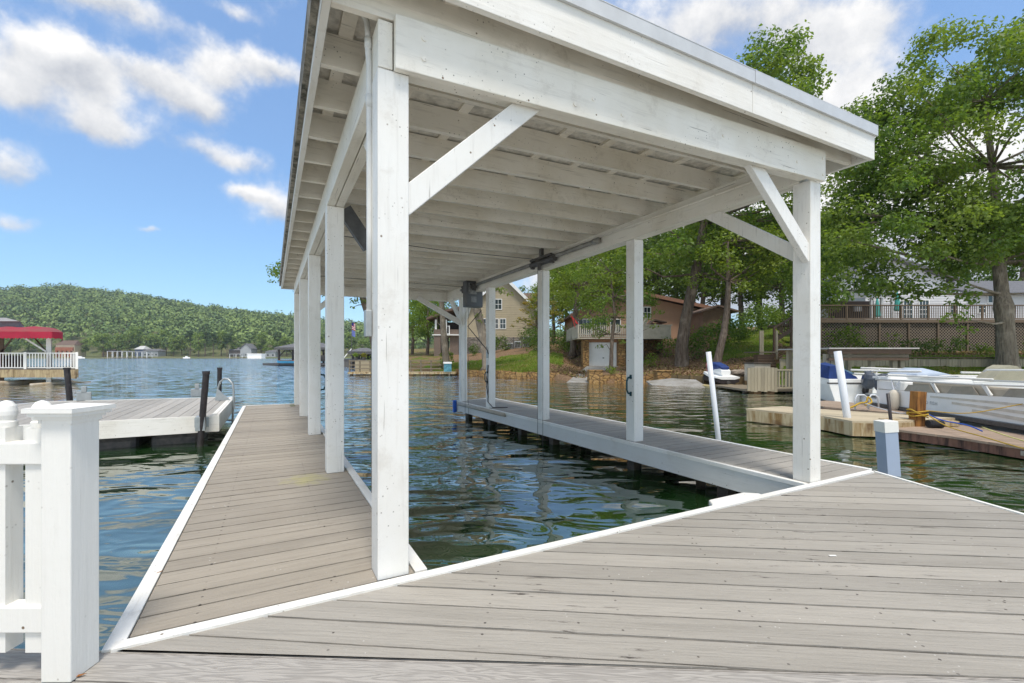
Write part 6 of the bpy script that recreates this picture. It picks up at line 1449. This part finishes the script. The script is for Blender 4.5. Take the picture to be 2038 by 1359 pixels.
t = NT('fallen_leaves'); t.col(t.mix(t.island(), (.13,.07,.035), (.42,.29,.17))); t.rough(.9); t.spec(.1); M['litter'] = t.mat
scatter('grass', M['blades'], 'short green grass on the lawns of the right shore', 26000, .09, .22, lambda c, r: r.uniform() > c*.9, 3, True, .0)
scatter('leaf_litter', M['litter'], 'brown fallen leaves and mulch on the right bank', 16000, .13, .7, lambda c, r: r.uniform() < c, 4, False, .0)
# ------------------------------------------------------------------ red canopied boathouse on the left
Yc = 26.5; Xc = lambda px: (px-CX)*Yc/FPX; Zc = lambda py: CAM_H+(CY-py)*Yc/FPX
rb = thing('boathouse', (Xc(60),Yc,LAKE), 'white railed boathouse with dark red canopy at the left edge', 'boathouse')
M['sand'] = streaked('sandy_dock_side', (.46,.37,.22), (.30,.22,.13)); M['red_canvas'] = plain('red_canvas', (.33,.018,.035), .75, .15, .8, c2=(.20,.07,.06), bump=.2)
xr_ = Xc(156)
MB().box(Xc(-260),xr_-.0,Yc,Yc+7,Zc(736),Zc(734.5)).build('deck_floor', M['grey_timber_x'], rb)
MB().box(Xc(-260),xr_,Yc-.06,Yc-.003,Zc(751),Zc(736)).build('side_beam', M['sand'], rb)
MB().box(xr_-.28,xr_-.04,Yc-.16,Yc-.065,Zc(753),Zc(736)).build('corner_block', M['sand'], rb)
MB().box(Xc(24),Xc(31),Yc-.14,Yc-.065,Zc(750),Zc(735)).build('corner_block', M['sand'], rb)
b = MB(); rail_fence(b, (Xc(-260),Yc+.1,Zc(734.5)+.002), (xr_-.1,Yc+.1,Zc(734.5)+.002), .93, .17, .06, post=3.0, pw=.16); b.build('front_railing', M['vinyl'], rb)
b = MB(); rail_fence(b, (xr_-.1,Yc+.3,Zc(734.5)+.002), (xr_-.1,Yc+6.8,Zc(734.5)+.002), .93, .17, .06, post=3.0, pw=.16); b.build('side_railing', M['vinyl'], rb)
for px, dy in ((96,.5),(0,.5),(-110,.5),(96,6.3),(-110,6.3)): MB().box(Xc(px)-.15,Xc(px)+.15,Yc+dy,Yc+dy+.3,-1.6,Zc(668)).build('post', M['vinyl'] if px == 96 else M['old_timber'], rb)
def cbrace(a, b_, m='vinyl', dy=.6): MB().beam((Xc(a[0]),Yc+dy,Zc(a[1])), (Xc(b_[0]),Yc+dy,Zc(b_[1])), .10, .2, up=(0,1,0)).build('brace', M[m], rb)
cbrace((92,700),(44,670)); cbrace((92,700),(64,668),'old_timber',2.0); cbrace((0,700),(26,668),'old_timber'); cbrace((-4,700),(-40,668),'old_timber')
# canopy: rounded red hood with scalloped valance
prof = [(0,Zc(661)),(.05,Zc(659)),(1.0,Zc(650.5)),(2.4,Zc(646)),(4.4,Zc(646)),(6.0,Zc(650)),(6.9,Zc(659)),(7.0,Zc(661))]
b = MB(); xe = Xc(124.5); vs = []; xs_ = [Xc(-300)] + [Xc(-280+k*12) for k in range(31)] + [Xc(98), Xc(110), Xc(119), xe]
for x in xs_:
    d = max(0, (x-Xc(88))/(xe-Xc(88))); sag = (d**2)*(Zc(646)-Zc(658.5)); rb_ = .03*math.sin(x*4)
    for (yy, z) in prof: vs.append((x, Yc-.6+yy, max(Zc(661.5), z-sag) + (rb_ if z > Zc(655) else 0)))
n = len(prof); fs = [(i*n+j,(i+1)*n+j,(i+1)*n+j+1,i*n+j+1) for i in range(len(xs_)-1) for j in range(n-1)]
b.add(vs, fs); k0 = (len(xs_)-1)*n; fs2 = [tuple(k0+j for j in range(n))]; b.f += fs2; b.m += [0]
b.build('canopy', M['red_canvas'], rb, smooth=True)
b = MB(); nseg = 60
for k in range(nseg):
    xa = Xc(-300)+(xe-Xc(-300))*k/nseg; xb = Xc(-300)+(xe-Xc(-300))*(k+1)/nseg; z1 = Zc(661.2); dz = .05
    b.extrude([(xa,Yc-.62,z1),(xb,Yc-.62,z1),(xb,Yc-.62,Zc(673)),((xa*.5+xb*.5),Yc-.62,Zc(673)-dz),(xa,Yc-.62,Zc(673))], (0,.02,0))
for k in range(20):
    ya = Yc-.6+7*k/20; yb = Yc-.6+7*(k+1)/20
    b.extrude([(xe,ya,z1),(xe,yb,z1),(xe,yb,Zc(673)),(xe,(ya+yb)/2,Zc(673)-.05),(xe,ya,Zc(673))], (.02,0,0))
b.build('valance', plain('bright_red_canvas', (.42,.015,.045), .7, .15, 1.2), rb)
MB().box(Xc(-300),Xc(34),Yc+1.5,Yc+5.5,Zc(648),Zc(636)).build('cupola', plain('grey_cupola', (.24,.24,.26), .8), rb)
b = MB(); z0, z1 = Zc(636)+.002, Zc(622)
b.add([(Xc(-300),Yc+1.2,z0),(Xc(35),Yc+1.2,z0),(Xc(35),Yc+5.8,z0),(Xc(-300),Yc+5.8,z0),(Xc(-300),Yc+3.5,z1),(Xc(-2),Yc+3.5,z1)], [(0,1,5,4),(1,2,5),(2,3,4,5),(3,2,1,0),(0,4,3)]); b.build('upper_roof', plain('pale_shingles', (.34,.33,.32), .9, .15, 4, specks=True), rb)
MB().lathe((Xc(-6),Yc+2.2,LAKE+.4), [(.9,0),(1.0,.5),(.7,1.0),(.5,1.35)], 10).build('covered_seat', plain('dark_red_cover', (.12,.02,.03), .8), rb) if False else None
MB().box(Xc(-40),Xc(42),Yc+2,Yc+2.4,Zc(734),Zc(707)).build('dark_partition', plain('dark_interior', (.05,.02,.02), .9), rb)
for o_ in rb.children:               # the plan of this boathouse is skewed: its right side runs away to the left
    for v_ in o_.data.vertices: v_.co.x -= max(0, v_.co.y)*1.0
# floating logs in front
lg = plain('bleached_log', (.55,.52,.46), .8, .15, 1.5, c2=(.36,.22,.06), bump=.4)
for k, (a, pa_, b_, pb_, rr_, lb) in enumerate(((-60,768,92,760,.17,'long bleached log floating in front of the red canopied boathouse'),(10,763,135,757,.15,'bleached log floating close under the boathouse deck'),(60,766,180,760.5,.08,'thin log end sticking out right of the red canopied boathouse'))):
    p, q = onz(a, pa_, LAKE), onz(b_, pb_, LAKE)
    tag(MB().tube([p, p.lerp(q,.3)+Vector((0,0,.03)), p.lerp(q,.6), q], [rr_,rr_*1.1,rr_,rr_*.6], 10).build('log', lg, smooth=True), lb, 'log')
# ------------------------------------------------------------------ far shore buildings
def far_house(px0, px1, py_e, py_r, Y, wall, roof, label, base=None, name='house', wins=(), rows=1, gable=False, porch=False):
    m_ = Y/FPX; x0, x1 = (px0-CX)*m_, (px1-CX)*m_; ze = CAM_H+(CY-py_e)*m_; zr = CAM_H+(CY-py_r)*m_; z0 = hill((px0+px1)/2, Y)-.6 if base is None else base
    o = thing(name, ((x0+x1)/2, Y, z0), label, 'house'); D = 9
    MB().box(x0,x1,Y,Y+D,z0,ze).build('wall', wall, o)
    if gable:
        MB().extrude([(x0,Y-.01,ze+.01),(x1,Y-.01,ze+.01),((x0+x1)/2,Y-.01,zr-.2)], (0,D,0)).build('gable', wall, o)
        b = MB(); xm = (x0+x1)/2
        for xa in (x0-.6, x1+.6): b.extrude([(xm,Y-.7,zr),(xa,Y-.7,ze-.2),(xa,Y-.7,ze+.15),(xm,Y-.7,zr+.35)], (0,D+1.4,0))
        b.build('roof', roof, o)
    else:
        b = MB(); b.add([(x0-.6,Y-.7,ze),(x1+.6,Y-.7,ze),(x1+.6,Y+D+.7,ze),(x0-.6,Y+D+.7,ze),(x0+1.5,Y+D/2,zr),(x1-1.5,Y+D/2,zr)], [(0,1,5,4),(1,2,5),(2,3,4,5),(3,0,4),(3,2,1,0)]); b.build('roof', roof, o)
    n = max(2, int((x1-x0)/3))
    for r2 in range(rows):
        for k in range(n):
            xc = x0+(x1-x0)*(k+.5)/n; za = z0+.6+1.1+(ze-z0-.6)*r2/rows; MB().box(xc-.7,xc+.7,Y-.06,Y-.004,za,za+1.3).build('window', M['glass'], o)
    return o
M['brick'] = plain('orange_brick', (.30,.11,.06), .85, .1, .5); M['cream'] = plain('cream_upper_wall', (.52,.43,.30), .7, .05, .5)
H = far_house(111,148,686.5,677,378,M['cream'],M['roof_brown'],'brick and cream house beside the red canopied boathouse across the lake')
for k in range(4): x = gsx(113+k*9.0,378); MB().box(x,x+1.2,376.6,377.8,.0,CAM_H+(CY-696)*378/FPX).build('brick_pier', M['brick'], H)
MB().box(gsx(112,378),gsx(147,378),376.9,377.7,CAM_H+(CY-698)*378/FPX,CAM_H+(CY-691)*378/FPX).build('brick_band', M['brick'], H)
M['bluegrey'] = plain('blue_grey_wall', (.12,.15,.22), .7); M['lightgrey'] = plain('light_grey_wall', (.42,.43,.44), .7)
far_house(268,285,695,688,392,M['bluegrey'],M['tin'],'small dark blue house with pale roof among the far shore trees')
far_house(285,314,698,694,390,M['lightgrey'],M['roof_grey'],'long low grey house right of the dark blue one')
far_house(478,500,694,684,384,M['lightgrey'],M['roof_grey'],'grey far shore house with a white gable porch', gable=True)
far_house(455,478,697,691,388,plain('dark_brown_house', (.13,.11,.10), .8),M['roof_grey'],'dark brown house left of the grey gabled one')
far_house(528,548,700,696,380,M['lightgrey'],M['roof_grey'],'small grey house near the black boat shelter, far shore')
far_house(202,226,700,695,388,plain('yellow_tan_wall', (.36,.25,.10), .8),M['roof_brown'],'tan house half hidden beneath the broad bright tree')
def far_dock(px0, px1, py_t, py_b, Y, roofm, label, name='boat_dock', floor=True):
    m_ = Y/FPX; x0, x1 = (px0-CX)*m_, (px1-CX)*m_; zt = CAM_H+(CY-py_t)*m_; o = thing(name, ((x0+x1)/2,Y,LAKE), label, 'dock')
    MB().box(x0,x1,Y,Y+6,zt-.35,zt).build('roof', roofm, o)
    n = max(2, int((x1-x0)/4))
    for k in range(n+1):
        x = x0+.3+(x1-x0-.6)*k/n
        for dy in (.2,5.6): MB().box(x-.15,x+.15,Y+dy,Y+dy+.3,-1.2,zt-.352).build('post', M['white_paint'], o)
    if floor: MB().box(x0,x1,Y-.5,Y+6,LAKE+.3,LAKE+.6).build('floor', M['grey_timber_x'], o)
    return o
far_dock(212,252,698.5,712,366,M['lightgrey'],'white roofed double boat dock below the dark blue house')
far_dock(252,292,699.5,712,368,M['lightgrey'],'pale grey boat dock right of the white roofed one')
far_dock(456,482,704,712,364,M['lightgrey'],'low grey boat dock below the grey gabled house')
o = thing('boat_dock', (gsx(506,362),362,LAKE), 'white boxy covered dock right of the grey gabled house', 'dock'); MB().box(gsx(492,362),gsx(520,362),362,368,LAKE-.2,CAM_H+(CY-704.5)*362/FPX).build('wall', M['white_paint'], o); MB().box(gsx(491,362),gsx(521,362),361.5,368.5,CAM_H+(CY-704.5)*362/FPX+.01,CAM_H+(CY-703.8)*362/FPX+.1).build('roof', M['white_paint'], o)
for (px, w_, lb) in ((372,5,'small white boat at the far shore right of the grey boat dock'),(160,7,'white boat moored below the broad bright tree, far shore')):
    o = thing('moored_boat', (gsx(px,364),364,LAKE), lb, 'boat'); x = gsx(px,364)
    b = MB(); b.prism([(x-w_/2,363),(x+w_*.3,363),(x+w_/2,364),(x+w_*.3,365),(x-w_/2,365)], LAKE-.1, LAKE+.9); b.build('hull', M['white_paint'], o); MB().box(x-w_*.2,x+w_*.1,363.4,364.6,LAKE+.9,LAKE+1.7).build('cabin', M['white_paint'], o)
# ------------------------------------------------------------------ middle distance between the left posts
def gazebo(px0, px1, py_e, py_r, py_f, Y, label, extra=None):
    m_ = Y/FPX; X = lambda p: (p-CX)*m_; Z = lambda p: CAM_H+(CY-p)*m_; o = thing('boat_shelter', (X((px0+px1)/2),Y,LAKE), label, 'boat shelter')
    x0, x1, D = X(px0), X(px1), (X(px1)-X(px0))*.6; ze, zr = Z(py_e), Z(py_r)
    b = MB(); ov = .6; b.add([(x0-ov,Y-ov,ze),(x1+ov,Y-ov,ze),(x1+ov,Y+D+ov,ze),(x0-ov,Y+D+ov,ze),(x0+D*.5,Y+D/2,zr),(x1-D*.5,Y+D/2,zr)], [(0,1,5,4),(1,2,5),(2,3,4,5),(3,0,4),(3,2,1,0)]); b.build('roof', M['roof_grey'], o)
    MB().box(x0-ov+.05,x1+ov-.05,Y-ov+.05,Y+D+ov-.05,ze-.35,ze-.002).build('eave_board', M['dark_metal'], o)
    n = 4
    for k in range(n):
        x = x0+(x1-x0)*k/(n-1)
        for dy in (0,D): MB().box(x-.14,x+.14,Y+dy-.14,Y+dy+.14,-1.5,ze-.352).build('post', M['black_pole'], o)
        for s in (-1,1):
            if 0 <= k+s < n: MB().beam((x,Y,ze-1.6),(x+s*1.1,Y,ze-.45),.12,.12,up=(0,1,0)).build('brace', M['black_pole'], o)
    MB().box(x0-2.2,x1+1,Y-1.2,Y+D+1,Z(py_f)-.0,Z(py_f)+.35).build('floor', plain('dark_dock_floor', (.07,.07,.075), .7), o)
    return o, X, Z
gz, X, Z = gazebo(555,652,691.5,680,726.5,80,'black timber boat shelter with grey hip roof out on the water')
by = plain('pale_blue_plastic', (.05,.30,.55), .5); 
def small_boat(x, y, z, L, w_, mat, label, rz=0, nm='kayak', cat='kayak', h=.4):
    b = MB(); secs = [(-L/2,.05),(-L*.3,w_*.8),(0,w_),(L*.3,w_*.75),(L/2,.05)]; vs = []
    for s, ww in secs:
        for a, hh in ((-.5,h),(0,0),(.5,h)): vs.append((x+s*math.cos(rz)-a*ww*math.sin(rz), y+s*math.sin(rz)+a*ww*math.cos(rz), z+hh+(.25*h if abs(s) > L*.4 else 0)))
    fs = [(i*3+j,(i+1)*3+j,(i+1)*3+j+1,i*3+j+1) for i in range(4) for j in range(2)] + [(i*3,i*3+2,(i+1)*3+2,(i+1)*3) for i in range(4)]
    return tag(b.add(vs, fs).build(nm, mat), label, cat)
small_boat(X(581),78.6,Z(722.6),3.6,1.0,by,'pale blue kayak on the dark floor of the black boat shelter',.1)
small_boat(X(575),79.4,Z(722.6),2.6,.9,plain('orange_plastic', (.5,.16,.06), .5),'orange kayak behind the blue one in the black boat shelter',.5,h=.5)
o = thing('motor_boat', (X(610),81,LAKE), 'dark motor boat parked inside the black boat shelter', 'boat')
def qq(s, t_, z): return Vector((X(600)+s, 81+t_, z))
loft3([(0,[(0,.3),(1.6,.3),(1.8,1.2),(-.2,1.2)]),(3.5,[(0,.3),(1.6,.3),(1.8,1.4),(-.2,1.4)]),(5.2,[(.7,.8),(.9,.8),(1.0,1.6),(.6,1.6)])], qq).build('hull', M['dark_metal'], o)
MB().beam(qq(.3,0,1.25), qq(2.2,0,2.6), .08,.08).beam(qq(1.0,0,1.25), qq(3.0,0,2.4), .08,.08).build('tower', M['dark_metal'], o)
g2, X, Z = gazebo(702,738,699.5,692,719.5,62,'small dark gazebo with grey roof between the second and first left posts')
o = thing('moored_boat', (gsx(684,70),70,LAKE), 'dark moored boat left of the small dark gazebo', 'boat'); x = gsx(680,70)
MB().prism([(x-1.5,69),(x+1.4,69),(x+2.2,70),(x+1.4,71),(x-1.5,71)], LAKE-.1, .5).build('hull', M['dark_metal'], o); MB().beam((x+.2,69.3,.5),(x+1.8,69.3,2.4),.12,.12).beam((x-.8,69.3,.5),(x-.6,69.3,1.7),.12,.12).build('tower', M['white_paint'], o)
# flag pole
fp = thing('flag_pole', (gsx(700,60),60,0), 'flag pole with a striped flag above a blue flag near the small gazebo', 'flag pole'); x = gsx(700,60)
MB().tube([(x,60,-1),(x,60,CAM_H+(CY-637)*60/FPX)], .045, 8).build('pole', M['dark_metal'], fp)
def cloth(z1, z0, w_, mats, nm, stripes=0):
    b = MB(); n = 9; 
    for i in range(6):
        for k in range(n):
            za = z1+(z0-z1)*k/n; zb_ = z1+(z0-z1)*(k+1)/n; xa = x+.05+w_*i/6; xb = x+.05+w_*(i+1)/6; f = lambda q_: 60+.10*math.sin(q_*9)
            mi = (0 if (i < 2.5 and k < 4) else (1 if k%2 == 0 else 2)) if stripes else 0; dr = lambda q_: -(q_-x)*.5
            b.add([(xa,f(xa),za+dr(xa)),(xb,f(xb),za+dr(xb)),(xb,f(xb),zb_+dr(xb)),(xa,f(xa),zb_+dr(xa))], [(0,1,2,3)], mi)
    b.build(nm, mats, fp)
zf_ = lambda py: CAM_H+(CY-py)*60/FPX
cloth(zf_(641), zf_(655), .40, [plain('flag_blue', (.02,.03,.20), .7), plain('flag_red', (.50,.02,.05), .7), plain('flag_white', (.7,.7,.7), .7)], 'striped_flag', 1)
cloth(zf_(656), zf_(668), .38, [plain('flag_pale_blue', (.16,.20,.50), .7)], 'blue_flag')
# long low timber pier along the left shore
Yt = 39.2; X = lambda p: (p-CX)*Yt/FPX; Z = lambda p: CAM_H+(CY-p)*Yt/FPX
pr_ = thing('pier', (X(800),Yt,LAKE), 'long low timber pier with thin railings at the foot of the left shore trees', 'pier')
for (a, c_, dy) in ((697,790,0),(790,909,-.0)): MB().box(X(a),X(c_)-.01,Yt-.6,Yt+1.8,Z(744),Z(740)).build('deck_floor', M['tan_streak'], pr_)
b = MB()
for px in range(700, 880, 20): b.box(X(px)-.05,X(px)+.05,Yt-.55,Yt-.45,Z(740)+.002,Z(716))
for py in (718,726,733): b.box(X(699),X(880),Yt-.60,Yt-.552,Z(py)-.04,Z(py)+.04)
b.build('railing', M['grey_timber_x'], pr_)
MB().box(X(702),X(742),Yt+1.6,Yt+1.75,Z(735),Z(718)).build('board_screen', M['grey_timber'], pr_)
for px in range(702, 905, 25): MB().box(X(px)-.1,X(px)+.1,Yt-.4,Yt-.2,-1.5,Z(744)-.001).build('piling', M['dark_timber'], pr_)
shrub(752,48,1.3,1.6,'leaf_bright','green shrub beside the curving waterside tree',81,120,.2)
for px, lb, c in ((708,'yellow green potted plant at the pier end','leaf_bright'),(724,'orange flowering pot plant on the pier railing','leaf_yellow')):
    p = at(px, 716, Yt+1.2); o = thing('potted_plant', p, lb, 'potted plant'); MB().lathe((p.x,p.y,p.z-.05), [(.12,0),(.18,.28)], 10).build('pot', M['dark_metal'], o)
    rs = np.random.RandomState(px); P_, N_ = clumps([(0,0,.45,.32)], 900, rs); me = leaf_mesh('foliage', P_, N_, .12, rs, M[c]); q = bpy.data.objects.new('foliage', me); COL.objects.link(q); q.parent = o
MB().box(at(708,721,Yt).x-.4,at(724,721,Yt).x+.4,Yt+1.0,Yt+1.4,Z(740)+.002,Z(717)).build('planter_shelf', M['grey_timber'], pr_)
p = at(891, 722, 38.5)
rk = thing('towel_rack', (p.x,p.y,0), 'white and teal towels hanging at the end of the timber pier', 'towel'); MB().box(p.x-.32,p.x+.32,p.y-.05,p.y+.05,p.z-.75,p.z-.08).build('teal_towel', plain('teal_towel', (.12,.34,.42), .9, .3, 6), rk); MB().box(p.x-.36,p.x+.36,p.y-.10,p.y+.10,p.z-.079,p.z+.08).build('white_towel', M['white_paint'], rk, bevel=.03); MB().box(p.x+.1,p.x+.16,p.y-.03,p.y+.03,-.6,p.z-.76).build('stand', M['grey_timber'], rk)

# ------------------------------------------------------------------ thin summer haze over the lake
hb = MB().box(-1500,1700,-60,1250,-3.0,150)
hm = bpy.data.materials.new('haze_air'); hm.use_nodes = True; N_h = hm.node_tree.nodes; N_h.clear()
pv = N_h.new('ShaderNodeVolumePrincipled'); pv.inputs['Color'].default_value = (.80,.88,1,1); pv.inputs['Density'].default_value = .00018; pv.inputs['Anisotropy'].default_value = .2
oh = N_h.new('ShaderNodeOutputMaterial'); hm.node_tree.links.new(pv.outputs[0], oh.inputs['Volume'])
tag(hb.build('haze', hm), 'thin pale haze over the lake', kind='stuff')
S.cycles.volume_bounces = 0
